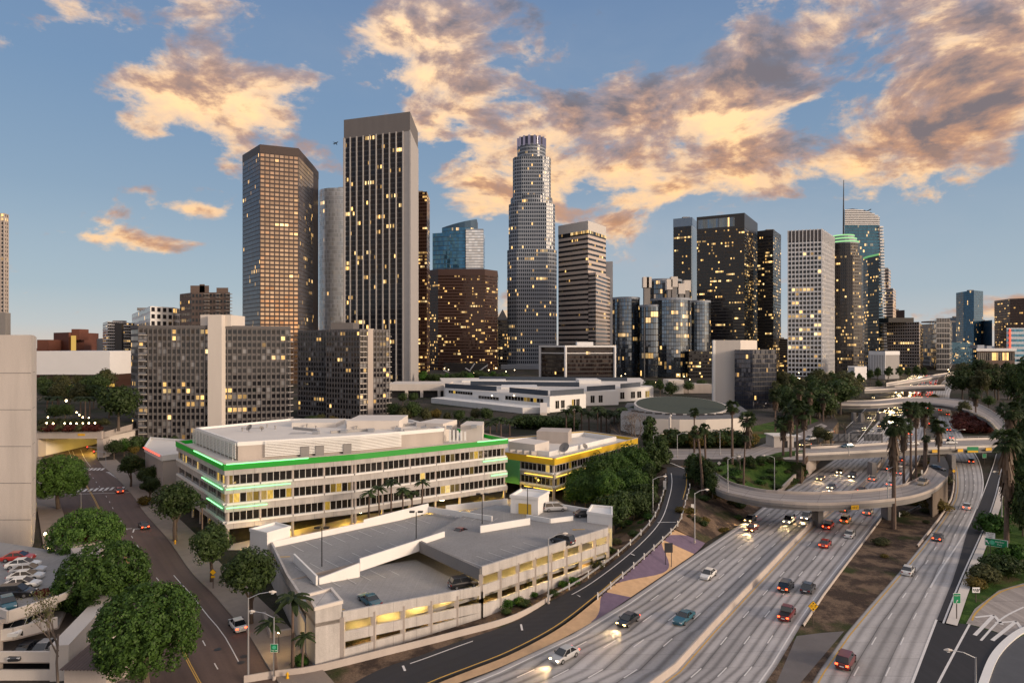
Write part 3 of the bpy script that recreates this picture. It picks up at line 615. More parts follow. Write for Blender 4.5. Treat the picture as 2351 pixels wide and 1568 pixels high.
# ---------------------------------------------------------------- towers of the skyline
def inset(P, d):                                       # grow (+) or shrink (-) a convex counter-clockwise footprint
    n = len(P); out = []
    for i in range(n):
        a, b, c = P[i - 1], P[i], P[(i + 1) % n]
        def nrm(p, q):
            dx, dy = q[0] - p[0], q[1] - p[1]; l = math.hypot(dx, dy) or 1; return (dy / l, -dx / l)
        n1_, n2_ = nrm(a, b), nrm(b, c); k = 1 + n1_[0] * n2_[0] + n1_[1] * n2_[1]; k = max(k, .25)
        out.append((b[0] + (n1_[0] + n2_[0]) / k * d, b[1] + (n1_[1] + n2_[1]) / k * d))
    return out
def ngon(cx, cy, r, n=24, rot=0.0, ry=None):
    return [(cx + r * math.cos(rot + 2 * math.pi * i / n), cy + (ry or r) * math.sin(rot + 2 * math.pi * i / n)) for i in range(n)]
def foot(pts, Y0, depth=None):
    """pts = (frame column, frame row of the flat roof edge) from left to right; the tallest one stands at depth Y0"""
    yt = min(p[1] for p in pts); zt = PZ(yt, Y0); P = []
    for x, y in pts:
        Y = F * (zt - H) / (HY - y) if abs(HY - y) > 12 else Y0
        P.append((PX(x, Y), Y))
    if len(P) == 3 and depth is None: P.append((P[0][0] + P[2][0] - P[1][0], P[0][1] + P[2][1] - P[1][1]))
    else:
        d = depth or abs(P[-1][0] - P[0][0]) * .8; P += [(P[-1][0] + P[-1][0] / P[-1][1] * d * .3, P[-1][1] + d), (P[0][0] + P[0][0] / P[0][1] * d * .3, P[0][1] + d)]
    return P, zt
def bands(t_, P, z0, z1, n, gl, frac=.62, bay=3.0, off=.12, name='window_band', sill=.25, us0=0):
    """one continuous ribbon of panes per storey, standing just proud of the wall"""
    fh = (z1 - z0) / n; Q = inset(P, off); mb = MB(); u = us0
    h0, h1 = z0 + fh * sill, z0 + fh * (sill + frac)
    for i in range(len(Q)):
        a, b = Q[i], Q[(i + 1) % len(Q)]; l = math.dist(a, b); k = max(1, round(l / bay)); a2, b2 = P[i], P[(i + 1) % len(P)]
        mb.poly([(*a, h0), (*b, h0), (*b, h1), (*a, h1)], [(u, 0), (u + k, 0), (u + k, 1), (u, 1)])
        mb.poly([(*a2, h1), (*a, h1), (*b, h1), (*b2, h1)][::-1], [(0, 0)] * 4); u += k
    o = mb.build(name, gl, t_)
    for i in range(1, n): dup(o, t_, location=(0, 0, fh * i))
def piers(t_, P, z0, z1, sp, w_, d, mat, edges=None, name='pier', inc=True):
    for e in (edges if edges is not None else range(len(P))):
        a, b = P[e], P[(e + 1) % len(P)]; l = math.dist(a, b); n = max(1, round(l / sp)); dx, dy = (b[0] - a[0]) / l, (b[1] - a[1]) / l
        nx, ny = dy, -dx
        for i in range(0 if inc else 1, n + (1 if inc else 0)):
            c = (a[0] + (b[0] - a[0]) * i / n, a[1] + (b[1] - a[1]) * i / n); h = w_ / 2
            Q = [(c[0] - dx * h + nx * d, c[1] - dy * h + ny * d), (c[0] + dx * h + nx * d, c[1] + dy * h + ny * d), (c[0] + dx * h - nx * .2, c[1] + dy * h - ny * .2), (c[0] - dx * h - nx * .2, c[1] - dy * h - ny * .2)]
            MB().prism(Q, z0, z1).build(name, mat, t_)
def cen(P): return (sum(p[0] for p in P) / len(P), sum(p[1] for p in P) / len(P))
def tower(label, P, zt, wall, gl, n, frac=.62, bay=3.0, zb=0.0, crown=0.0, basem=0.0, name='office_tower', roof=True, crownm=None, cat='tower', sill=.25, t_=None, group=None):
    c = cen(P)
    if t_ is None: t_ = thing(name, label, cat, (c[0], c[1], zb), group=group)
    MB().prism(P, zb, zt - crown).build('wall', wall, t_)
    if crown: MB().prism(inset(P, .25), zt - crown, zt).build('crown', crownm or wall, t_)
    if n: bands(t_, P, zb + basem, zt - crown, n, gl, frac, bay, sill=sill)
    if roof:
        w_ = (max(p[0] for p in P) - min(p[0] for p in P)) * .1 + 1
        MB().box(c[0] - w_, c[0] + w_, c[1] - w_ * .7, c[1] + w_ * .7, zt - .1, zt + (zt - zb) * .018 + 1.5).build('penthouse', M_concg, t_)
    return t_
g_dark = glass('dark_glass', (.018, .02, .03), 0.039, floors=.16, metal=.0)
g_dark2 = glass('black_glass', (.012, .011, .014), 0.055, floors=.2, st=1.5)
g_brown = glass('bronze_glass', (.05, .028, .022), 0.077, st=1.2, floors=.2, metal=.35, frame=(.05, .025, .02))
g_blue = glass('blue_glass', (.06, .17, .28), 0.028, metal=.75, floors=.06, frame=(.03, .06, .1), mw=.06)
g_mirror = glass('mirror_glass', (.15, .19, .25), 0.055, metal=.85, floors=.05, frame=(.03, .03, .03), mw=.12, st=1.1)
g_silver = glass('silver_glass', (.82, .86, .90), .006, metal=.12, floors=.02, frame=(.5, .54, .6), mw=.05)
g_apt = glass('flat_windows', (.016, .016, .02), 0.055, mw=.24, frame=(.13, .115, .105), floors=.07, st=1.3, blind=.16)
g_grid = glass('square_windows', (.022, .018, .018), 0.066, mw=.22, frame=(.62, .62, .64), floors=.24, st=1.4)
g_bank = glass('granite_windows', (.018, .028, .045), 0.050, mw=.34, frame=(.25, .28, .33), spec=.15, metal=.0, floors=.08, st=1.3)
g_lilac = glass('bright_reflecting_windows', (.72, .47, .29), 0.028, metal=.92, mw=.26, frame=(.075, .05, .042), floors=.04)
g_row = glass('office_windows', (.02, .02, .024), 0.088, mw=.14, frame=(.3, .28, .26), floors=.15, st=1.2)
w_brown = plain('brown_granite', (.05, .034, .03), .5, .15, .2)
w_lil = plain('violet_metal', (.11, .105, .13), .35, .12, .1, .35)
w_black = plain('black_cladding', (.022, .02, .022), .35, .2, .1)
w_bronze = plain('bronze_cladding', (.06, .032, .026), .4, .2, .1, .2)
w_granite = plain('pale_granite', (.23, .26, .31), .55, .12, .1)
w_white = plain('white_cladding', (.66, .66, .67), .55, .08, .1)
w_grey = plain('grey_cladding', (.28, .27, .27), .7, .15, .1)
w_brick = plain('red_brick', (.16, .06, .04), .9, .25, .5)
w_navy = plain('navy_cladding', (.03, .07, .12), .35, .15, .1, .3)

# brown tower with a chamfered front
P, zt = foot([(557, 357), (597, 332), (685, 341), (719, 380)], 690, 30)
t_ = tower('tall brown tower with square windows and violet side faces', P, zt, w_brown, g_lilac, 0, crown=9, crownm=w_brown)
fl = 54; z1 = zt - 9; fh = z1 / fl
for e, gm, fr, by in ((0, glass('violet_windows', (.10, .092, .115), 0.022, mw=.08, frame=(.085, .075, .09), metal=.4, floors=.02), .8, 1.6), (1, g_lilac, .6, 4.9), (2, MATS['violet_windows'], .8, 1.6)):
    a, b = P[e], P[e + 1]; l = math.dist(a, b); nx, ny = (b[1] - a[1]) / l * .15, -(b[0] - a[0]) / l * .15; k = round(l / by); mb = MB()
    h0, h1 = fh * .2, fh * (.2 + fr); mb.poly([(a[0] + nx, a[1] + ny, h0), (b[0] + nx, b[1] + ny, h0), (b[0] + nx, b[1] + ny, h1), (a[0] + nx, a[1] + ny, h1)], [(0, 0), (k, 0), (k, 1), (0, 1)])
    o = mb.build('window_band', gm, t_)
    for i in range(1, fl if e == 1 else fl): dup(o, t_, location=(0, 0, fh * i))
# rounded silver and blue glass tower
Y0 = 800; r = PX(765, Y0) - PX(719, Y0); cx = PX(766, Y0)
P = ngon(cx, Y0 + r, r, 36); zt = PZ(432, Y0)
P = [(x if x < cx else cx + (x - cx) * 2.2, y) for x, y in P]
tower('slim rounded tower of silver and blue glass between brown and dark towers', P, zt, plain('silver_metal', (.7, .73, .78), .3, .06, .1, .1), g_silver, 46, .8, 2.0)
# dark tower with white fins
P, zt = foot([(790, 276), (941, 257), (959, 303)], 677)
t_ = tower('tallest dark tower with white vertical fins and grey crown', P, zt, w_black, glass('fin_tower_glass', (.02, .022, .03), 0.033, floors=.14, st=1.6, metal=.0, spec=.2), 50, .7, 1.9, crown=21, crownm=plain('dark_crown_stone', (.14, .13, .13), .7, .2, .2, streak=True))
piers(t_, P, 0, zt - 20, 8.2, 1.3, 1.0, plain('white_fin_stone', (.37, .355, .35), .7, .15, .2), [0])
a, b, c = P[0], P[1], P[2]
MB().prism(inset([b, c, (c[0] - 6, c[1] + 8), (b[0] - 7, b[1] + 3)], .9), 0, zt - 20.9).build('corner_pier', MATS['white_fin_stone'], t_)
MB().prism(inset([a, (a[0] + 5, a[1] - .6), (a[0] + 6, a[1] + 8), (a[0] + 1, a[1] + 9)], .5), 0, zt - 20.9).build('corner_pier', MATS['white_fin_stone'], t_)
# dark red slab behind it
P, zt = foot([(945, 442), (980, 440)], 790, 40)
tower('narrow dark red tower half hidden behind the finned tower', P, zt, w_bronze, g_brown, 54, .5, 3.0)
# blue glass building with curved top
Y0 = 1240; X_ = lambda x: PX(x, Y0)
t_ = tower('blue glass office building with curved top and bright reflecting corner', [(X_(992), Y0 + 8), (X_(1020), Y0), (X_(1110), Y0), (X_(1110), Y0 + 60), (X_(992), Y0 + 60)], PZ(535, Y0), w_navy, g_blue, 30, .8, 3.0, roof=False)
Q = [(X_(1014), Y0 + 6)] + [(X_(1014 + 80 * k / 6), Y0 + 6 - 9 * math.sin(math.pi * k / 6)) for k in range(1, 6)] + [(X_(1094), Y0 + 6), (X_(1094), Y0 + 50), (X_(1014), Y0 + 50)]
MB().prism(Q, 0, [PZ(522 - 20 * min(1, k / 6), Y0) for k in range(7)] + [PZ(502, Y0), PZ(520, Y0)]).build('curved_front', w_navy, t_)
bands(t_, Q, PZ(617, Y0), PZ(524, Y0), 12, g_blue, .85, 3.0)
Q = [(X_(1070), Y0 - 6), (X_(1110), Y0 - 6), (X_(1110), Y0 + 20), (X_(1070), Y0 + 20)]
MB().prism(Q, 0, PZ(527, Y0)).build('bright_bay', w_granite, t_); bands(t_, Q, PZ(617, Y0), PZ(530, Y0), 14, g_silver, .7, 6.0)
# bronze bank hall
P, zt = foot([(976, 622), (1006, 618), (1113, 618), (1142, 622)], 1100, 80)
tower('broad bronze glass block with rows of lit floors', P, zt, w_bronze, g_brown, 32, .55, 2.2, crown=10, roof=False)
t_ = thing('pavilion', 'small glass pavilion with white winged canopy below the bronze block', 'pavilion', (PX(1060, 1040), 1040, 0))
MB().box(PX(1018, 1040), PX(1118, 1040), 1040, 1080, 0, PZ(834, 1040)).build('wall', w_black, t_)
for x0, y0, x1, y1 in ((1018, 850, 1035, 856), (1078, 852, 1090, 834), (1068, 845, 1080, 852), (1100, 852, 1120, 838)):
    a, b = (PX(x0, 1036), 1036, PZ(y0, 1036)), (PX(x1, 1036), 1036, PZ(y1, 1036)); MB().tube([a, b], 1.0, 6).build('canopy_wing', w_white, t_)
# gabled pale tower
Y0 = 1330; t_ = tower('pale gabled tower with pointed lit arches beside the bronze block', [(PX(1140, Y0), Y0), (PX(1167, Y0), Y0), (PX(1167, Y0), Y0 + 40), (PX(1140, Y0), Y0 + 40)], PZ(735, Y0), w_grey, g_row, 14, .5, 4, roof=False)
MB().prism([(PX(1141, Y0 - 1), Y0 - 1), (PX(1166, Y0 - 1), Y0 - 1), (PX(1166, Y0 + 40), Y0 + 40), (PX(1141, Y0 + 40), Y0 + 40)], PZ(735, Y0), PZ(735, Y0) + .5).build('cornice', w_white, t_)
gb = MB()
gb.poly([(PX(1140, Y0), Y0, PZ(735, Y0)), (PX(1167, Y0), Y0, PZ(735, Y0)), (PX(1154, Y0), Y0, PZ(710, Y0))]); gb.poly([(PX(1140, Y0), Y0, PZ(735, Y0)), (PX(1154, Y0), Y0, PZ(710, Y0)), (PX(1154, Y0), Y0 + 40, PZ(710, Y0)), (PX(1140, Y0), Y0 + 40, PZ(735, Y0))]); gb.poly([(PX(1154, Y0), Y0, PZ(710, Y0)), (PX(1167, Y0), Y0, PZ(735, Y0)), (PX(1167, Y0), Y0 + 40, PZ(735, Y0)), (PX(1154, Y0), Y0 + 40, PZ(710, Y0))])
gb.build('gable', w_white, t_)
# round stepped tower with drum crown
Y0 = 1200; K = Y0 / F; cx = PX(1222, Y0); r = 57 * K; cy = Y0 + r
t_ = thing('office_tower', 'tallest pale stepped round tower with a drum crown', 'tower', (cx, cy, 0))
def tier(rx, y0, y1, n, cut, gl=g_bank, cxo=0):
    z0, z1 = max(PZ(y0, Y0), 0), PZ(y1, Y0); rr = rx * K
    Q = ngon(cx + cxo * K, cy, rr, 32) if cut is None else []
    if cut is not None:
        c = cut * rr; Q = []
        for sx_, sy_ in ((1, -1), (1, 1), (-1, 1), (-1, -1)):
            q = [(sx_ * rr, sy_ * c), (sx_ * rr * .9, sy_ * rr * .82), (sx_ * c, sy_ * rr)]
            Q += q if sx_ * sy_ > 0 else q[::-1]
        Q = [(cx + cxo * K + p[0], cy + p[1]) for p in Q]
        k0 = min(range(len(Q)), key=lambda i: math.atan2(Q[i][1] - cy, Q[i][0] - cx)); Q = sorted(Q, key=lambda p: math.atan2(p[1] - cy, p[0] - cx - cxo * K))
    MB().prism(Q, z0, z1).build('tier', w_granite, t_); bands(t_, Q, z0, z1, n, gl, .66, 3.6); return Q
tier(57.5, 850, 572, 30, .62); tier(54, 572, 465, 12, .6); tier(44.5, 465, 355, 13, .55); tier(34, 355, 322, 4, None)
tier(57.0, 850, 590, 28, None); tier(50, 590, 445, 15, None)
Q = ngon(cx, cy, 32 * K, 32); MB().prism(Q, PZ(325, Y0), PZ(303, Y0)).build('drum_crown', plain('dark_crown_glass', (.05, .05, .075), .2, .1, .2, .4), t_)
for i in range(16):
    a = 2 * math.pi * (i + .5) / 16; q = (cx + 32.6 * K * math.cos(a), cy + 32.6 * K * math.sin(a)); MB().prism(ngon(q[0], q[1], 2.8 * K, 6), PZ(325, Y0), PZ(302, Y0)).build('crown_fin', emit('crown_light', (.75, .65, .85), .22), t_)
MB().tube([(cx + 20 * K, cy - 10, PZ(303, Y0)), (cx + 20 * K, cy - 10, PZ(296, Y0))], .5, 5).build('antenna', M_dsteel, t_)
MB().box(PX(1150, 1160), PX(1240, 1160), 1160, 1190, 0, PZ(838, 1160)).build('podium', w_granite, t_)
# banded tower
P, zt = foot([(1282, 519), (1350, 507), (1391, 521)], 1250)
w_sand = plain('sand_cladding', (.47, .40, .36), .55, .1, .1)
t_ = tower('pale banded tower with dark ribbon windows and a lower right wing', P, zt, w_sand, glass('ribbon_windows', (.02, .02, .024), 0.019, mw=.04, frame=(.08, .08, .08), floors=.04), 27, .44, 2.6, crown=20, crownm=plain('louvred_crown', (.5, .48, .46), .6, .2, .2))
bands(t_, inset(P, .3), zt - 26, zt - 19, 1, glass('lit_slot', (.02, .02, .02), 0.275, floors=.5, st=1.0), .8, 3)
P, zt = foot([(1282, 636), (1368, 625), (1407, 640)], 1235)
MB().prism(P, 0, zt).build('wing', w_sand, t_); bands(t_, P, 0, zt - 2, 23, MATS['ribbon_windows'], .44, 2.6)
P, zt = foot([(1388, 601), (1407, 600)], 1330, 50); tower('plain pale slab just behind the pale banded tower', P, zt, plain('pale_blue_cladding', (.5, .52, .55), .6, .06, .1), g_row, 0, roof=False)
# low dark block framed in white
P, zt = foot([(1240, 796), (1300, 796), (1411, 796)], 716)
P = [(PX(1240, 740), 740), (PX(1298, 700), 700), (PX(1411, 712), 712), (PX(1411, 770), 770), (PX(1240, 790), 790)]; zt = PZ(795, 716)
t_ = tower('low dark glass office block with white roof slab and columns', P, zt - 1, w_black, glass('smoked_glass', (.03, .02, .02), 0.017, mw=.05, frame=(.02, .014, .014), floors=.0, metal=.3), 9, .66, 2.4, name='office_block', cat='building', roof=False)
MB().prism(inset(P, 1.6), zt - 1, zt + 1).build('roof_slab', w_white, t_); MB().prism(inset(P, 1.2), zt - 8.2, zt - 7.2).build('floor_slab', w_white, t_)
for q in (P[0], P[1], P[2]): MB().prism(ngon(q[0], q[1] - 1.2, 1.5, 8), 0, zt - 1).build('column', w_white, t_)
MB().box(PX(1325, 730), PX(1362, 730), 730, 745, zt, zt + 5).build('penthouse', M_white, t_)
# cluster of mirrored cylinders
Y0 = 850; K = Y0 / F; t_ = thing('hotel_tower', 'cluster of mirrored glass cylinders with concrete lift shafts', 'hotel', (PX(1530, Y0), Y0 + 30, 0))
for x, r_px, yt, dy in ((1531, 46, 640, 34), (1443, 32, 682, 22), (1552, 47, 684, -10), (1612, 27, 690, 22), (1500, 26, 700, -2)):
    r = r_px * K; Q = ngon(PX(x, Y0 + dy), Y0 + dy + r, r, 28); MB().prism(Q, 0, PZ(yt, Y0 + dy)).build('cylinder', w_black, t_)
    bands(t_, Q, 0, PZ(yt, Y0 + dy) - 2, 20 if yt < 695 else 12, g_mirror, .86, 2.6); MB().prism(inset(Q, .6), PZ(yt, Y0 + dy) - 2.5, PZ(yt, Y0 + dy) + .5).build('parapet', w_granite, t_)
for x, yt, dy, w_ in ((1483, 636, 2, 4), (1490, 636, 2, 3), (1548, 634, 8, 5), (1565, 650, 8, 5), (1578, 642, 10, 5), (1537, 640, 8, 4)):
    q = PX(x, Y0 + dy); MB().box(q - w_ * K, q + w_ * K, Y0 + dy, Y0 + dy + 7, 0, PZ(yt + 12, Y0)).build('lift_shaft', M_concg, t_); MB().box(q - w_ * K - 1.5, q + w_ * K + 1.5, Y0 + dy - 1.5, Y0 + dy + 8, PZ(yt + 24, Y0), PZ(yt, Y0)).build('shaft_head', M_concw, t_)
P, zt = foot([(1582, 806), (1640, 806)], 830, 40); tower('dark low block with a lit cornice right of the mirrored cylinders', P, zt, w_black, g_dark2, 8, .5, 2.2, name='office_block', cat='building', roof=False)
for i in range(12): pass
# dark towers right of them
P, zt = foot([(1546, 503), (1589, 499), (1602, 512)], 1040)
t_ = tower('slim dark tower with pale corner and blue rooftop band', P, zt, w_black, g_dark, 46, .5, 2.0, crown=14, crownm=plain('blue_crown_panels', (.16, .22, .3), .3, .1, .1, .5))
MB().prism(inset([P[1], P[2], (P[2][0] - 3, P[2][1] + 3), (P[1][0] - 2, P[1][1] + 3)], .7), 0, zt - 14).build('corner_pier', plain('bright_metal', (.62, .56, .5), .25, .1, .1, .85), t_)
P, zt = foot([(1600, 499), (1709, 489), (1739, 513)], 960)
t_ = tower('broad black tower with many lit office windows', P, zt, w_black, g_dark2, 46, .5, 2.0, crown=22)
a, b = P[0], P[1]; n_ = ((b[1] - a[1]) / math.dist(a, b), -(b[0] - a[0]) / math.dist(a, b)); q = lambda f: (a[0] + (b[0] - a[0]) * f + n_[0] * .5, a[1] + (b[1] - a[1]) * f + n_[1] * .5)
MB().poly([(*q(.02), zt - 19), (*q(.8), zt - 19), (*q(.8), zt - 5), (*q(.02), zt - 5)], [(0, 0), (22, 0), (22, 1), (0, 1)]).build('sky_window', glass('sky_lounge_glass', (.14, .2, .28), 0.022, metal=.7, floors=.0, frame=(.2, .26, .33)), t_)
P, zt = foot([(1739, 531), (1775, 527), (1793, 540)], 1010)
tower('second black tower right of the broad black one', P, zt, w_black, g_dark2, 44, .5, 1.8, crown=9)
P, zt = foot([(1790, 778), (1812, 778)], 1050, 30); tower('small dark block in the gap beside the white grid tower', P, zt, w_black, g_dark2, 14, .5, 2.2, name='office_block', cat='building')
# white slab and dark glass wing
t_ = tower('blank white slab building with a dark glass wing', [(PX(1638, 400), 400), (PX(1700, 396), 396), (PX(1735, 420), 420), (PX(1738, 440), 440), (PX(1648, 440), 440)], PZ(781, 400), M_concw, g_row, 0, name='slab_building', cat='building', roof=False)
Q = [(PX(1687, 392), 392), (PX(1728, 388), 388), (PX(1782, 396), 396), (PX(1782, 440), 440), (PX(1700, 440), 440)]
MB().prism(Q, 0, PZ(803, 390)).build('glass_wing', w_black, t_); bands(t_, Q, 0, PZ(803, 390) - .5, 14, glass('grey_blue_curtain', (.06, .07, .1), 0.011, metal=.5, mw=.1, frame=(.03, .03, .035), floors=0), .85, 1.4)
MB().box(PX(1638, 400) - .3, PX(1642, 400), 399.5, 402, 0, PZ(781, 400)).build('edge_pier', M_white, t_)
# white grid tower
P, zt = foot([(1809, 530), (1886, 526), (1916, 546)], 870)
t_ = tower('white grid tower with square dark and lit windows', P, zt, w_white, g_grid, 33, .62, 4.6, crown=0, roof=False)
piers(t_, P, 0, zt + .5, 4.6, 1.0, .75, w_white, [0]); piers(t_, P, 0, zt + .5, 2.3, .7, .75, w_white, [1], inc=False)
MB().prism(inset(P, .5), zt - 15, zt - 1).build('louvre_crown', M_concd, t_)
# dark rounded tower with green-lit crown
Y0 = 930; K = Y0 / F; cx = PX(1960, Y0); t_ = thing('office_tower', 'dark rounded tower with a green lit stepped crown', 'tower', (cx, Y0 + 28, 0))
for rx, y0, y1, n, off_ in ((43, 860, 700, 20, 0), (41.5, 700, 585, 15, -1), (36, 585, 556, 4, -3)):
    Q = ngon(cx + off_ * K, Y0 + 28, rx * K, 20); MB().prism(Q, max(0, PZ(y0, Y0)), PZ(y1, Y0)).build('tier', w_black, t_); bands(t_, Q, max(0, PZ(y0, Y0)), PZ(y1, Y0), n, glass('tower_windows', (.03, .03, .035), 0.094, mw=.2, frame=(.07, .06, .06), floors=.15, st=1.1, metal=.3), .55, 2.4)
gl_ = emit('green_crown_light', (.5, 1.0, .42), .75)
for rx, y in ((34, 557), (30, 549), (25, 541)):
    Q = ngon(cx - 3 * K, Y0 + 28, rx * K, 20); MB().prism(Q, PZ(y + 1, Y0), PZ(y - 6, Y0)).build('crown_ring', w_granite, t_); MB().prism(inset(Q, .4), PZ(y - 4, Y0), PZ(y - 6.5, Y0)).build('crown_lamp', gl_, t_)
# spire tower with a sail top
Y0 = 1130; K = Y0 / F; xs = [1938, 2018, 2028, 2036]
P = [(PX(1938, Y0), Y0), (PX(2018, Y0), Y0), (PX(2030, Y0 + 30), Y0 + 30), (PX(2030, Y0 + 70), Y0 + 70), (PX(1942, Y0 + 70), Y0 + 70)]
t_ = tower('blue glass tower with a curved striped sail top and tall spire', P, PZ(545, Y0), w_navy, glass('teal_glass', (.05, .15, .22), 0.055, metal=.6, floors=.12, frame=(.03, .05, .07)), 42, .75, 2.6, roof=False, zb=0)
Q = [(PX(1940, Y0), Y0 + 1), (PX(2016, Y0), Y0 + 1), (PX(2026, Y0 + 28), Y0 + 28), (PX(2026, Y0 + 60), Y0 + 60), (PX(1946, Y0 + 60), Y0 + 60)]
MB().prism(Q, PZ(545, Y0), PZ(517, Y0)).build('upper_floors', w_navy, t_); bands(t_, Q, PZ(545, Y0), PZ(517, Y0), 4, MATS['teal_glass'], .75, 2.6)
sailp = [(1939, 481), (1958, 479), (1985, 483), (2003, 489), (2014, 498), (2019, 517)]
for k in range(9):
    ya, yb = 517 - k * 4.1, 517 - k * 4.1 - 2.4
    xr = 2019 if ya > 500 else 2019 - (500 - ya) ** 1.6 * .45
    MB().prism([(PX(1939, Y0), Y0 - 1), (PX(xr, Y0), Y0 - 1), (PX(xr, Y0 + 40), Y0 + 40), (PX(1946, Y0 + 40), Y0 + 40)], PZ(ya, Y0), PZ(yb, Y0)).build('sail_fin', w_white, t_)
sm = MB(); sm.poly([(PX(x, Y0 + 1), Y0 + 1, PZ(y, Y0)) for x, y in sailp[::-1]] + [(PX(1940, Y0 + 1), Y0 + 1, PZ(517, Y0))][:0] + [(PX(1939, Y0 + 1), Y0 + 1, PZ(517, Y0))]); sm.poly([(PX(x, Y0 + 38), Y0 + 38, PZ(y, Y0)) for x, y in sailp] + [(PX(1942, Y0 + 38), Y0 + 38, PZ(517, Y0))]); sm.build('sail', M_concd, t_)
for k in range(44):
    y = 520 + k * 7.0; f_ = k / 44; MB().box(PX(2018 + 12 * f_, Y0), PX(2027 + 10 * f_, Y0), Y0 - 2, Y0 + 30, PZ(y + 3.4, Y0), PZ(y, Y0)).build('edge_fin', w_white, t_)
MB().tube([(PX(1938, Y0), Y0 + 2, PZ(560, Y0)), (PX(1938, Y0), Y0 + 2, PZ(480, Y0)), (PX(1938.4, Y0), Y0 + 2, PZ(413, Y0))], [1.6, 1.1, .5], 6).build('spire', M_dsteel, t_)
MB().tube([(PX(1946, Y0), Y0 + 3, PZ(484, Y0)), (PX(1960, Y0), Y0 + 3, PZ(480, Y0)), (PX(1972, Y0), Y0 + 3, PZ(481, Y0))], .8, 5).build('roof_crane', M_dsteel, t_)
MB().tube([(PX(1986, Y0), Y0 + 3, PZ(483, Y0)), (PX(1992, Y0), Y0 + 3, PZ(485, Y0)), (PX(2002, Y0), Y0 + 3, PZ(480, Y0))], .9, 5).build('roof_crane', M_dsteel, t_)
P, zt = foot([(1992, 588), (2018, 582)], 1010, 40); t_ = tower('dark tower with a green lit roof edge tucked behind the rounded tower', P, zt, w_black, g_dark2, 34, .5, 2.0, roof=False)
MB().prism(inset(P, .5), zt - 3, zt).build('crown_lamp', emit('soft_green_light', (.4, 1, .4), .35), t_)
P, zt = foot([(2026, 618), (2040, 617), (2045, 622)], 1350, 30); t_ = tower('stepped beige tower behind the striped edge of the spire tower', P, zt, plain('beige_stone', (.5, .4, .33), .7, .1, .1), g_row, 30, .5, 3)
P, zt = foot([(2026, 664), (2050, 662), (2057, 668)], 1330, 30); MB().prism(P, 0, zt).build('wing', MATS['beige_stone'], t_); bands(t_, P, 0, zt, 26, g_row, .5, 3)
P, zt = foot([(2055, 713), (2077, 712)], 1500, 30); tower('small plain brown tower on the skyline right of the beige tower', P, zt, w_bronze, g_brown, 0)
P, zt = foot([(2026, 742), (2110, 739), (2119, 748)], 1080, 60); t_ = tower('wide pale office block with square window grid and dark penthouse', P, zt, plain('pinkish_concrete', (.40, .35, .33), .7, .1, .1), glass('deep_windows', (.02, .016, .016), 0.077, mw=.3, frame=(.4, .35, .33), floors=.2, st=1.3), 15, .55, 4.2, name='office_block', cat='building', roof=False)
MB().box(PX(2040, 1100), PX(2098, 1100), 1100, 1130, zt, zt + 8).build('penthouse', w_black, t_)
P, zt = foot([(1995, 806), (2032, 806), (2065, 806)], 820, 30); P = [(PX(1995, 825), 825), (PX(2032, 805), 805), (PX(2065, 820), 820), (PX(2060, 860), 860), (PX(2000, 860), 860)]; zt = PZ(806, 815)
t_ = tower('small grey building with a white top band among palms', P, zt, w_grey, g_row, 0, name='office_block', cat='building', roof=False); MB().prism(inset(P, .4), zt - 5, zt).build('top_band', w_white, t_); piers(t_, P, 6, zt - 5.2, 2.2, .7, .5, w_white, [0], name='fin')
t_ = tower('little white blank building behind the dark trees', [(PX(1946, 800), 800), (PX(1962, 790), 790), (PX(1990, 800), 800), (PX(1990, 830), 830), (PX(1946, 830), 830)], PZ(842, 800), w_white, g_row, 0, name='low_building', cat='building', roof=False)
P, zt = foot([(2133, 744), (2150, 731), (2180, 731), (2186, 744)], 1120, 40); tower('round ended grey banded building beside the blue towers', P, zt, plain('grey_stone', (.30, .29, .29), .6, .1, .1), glass('tall_windows', (.03, .035, .045), 0.044, mw=.25, frame=(.3, .29, .29), floors=.05, metal=.3), 10, .78, 3.0, name='office_block', cat='building')
for lab, pp, Y in (('tall navy blue glass tower at the far right', [(2212, 670), (2236, 667), (2257, 669)], 1650), ('lower navy blue tower left of the tall navy one', [(2183, 730), (2215, 727)], 1700), ('short blue tower right of the tall navy one', [(2250, 738), (2278, 735)], 1620), ('lower grey apartment block with lights below the navy towers', [(2186, 788), (2232, 786)], 1500)):
    P, zt = foot(pp, Y, 40); tower(lab, P, zt, w_navy if 'navy' in lab or 'blue' in lab else w_grey, glass('navy_glass', (.04, .12, .2), 0.039, metal=.55, floors=.03, frame=(.05, .12, .19), mw=.1), 30 if 'tall ' in lab[:5] else 16, .8, 2.5)
P, zt = foot([(2319, 686), (2370, 684)], 1250, 60); tower('brown flat roofed tower at the right edge', P, zt, w_bronze, g_brown, 26, .5, 3, roof=False)
P = [(PX(2311, 1000), 1000), (PX(2420, 1000), 1000), (PX(2420, 1040), 1040), (PX(2311, 1040), 1040)]; zt = PZ(753, 1000); t_ = tower('blue banded block with a red light strip at the right edge', P, zt, plain('blue_white_bands', (.4, .46, .52), .5, .1, .1), g_blue, 9, .5, 4, name='office_block', cat='building', roof=False)
MB().box(PX(2319, 998), PX(2321, 998), 998, 999.5, 4, zt - 2).build('light_strip', emit('red_strip_light', (1, .08, .04), 2.0), t_)
t_ = tower('flat white roofed hall with roof boxes behind the right hand trees', [(PX(2244, 900), 900), (PX(2330, 900), 900), (PX(2330, 960), 960), (PX(2244, 960), 960)], PZ(806, 900), w_bronze, g_row, 2, name='low_building', cat='building', roof=False)
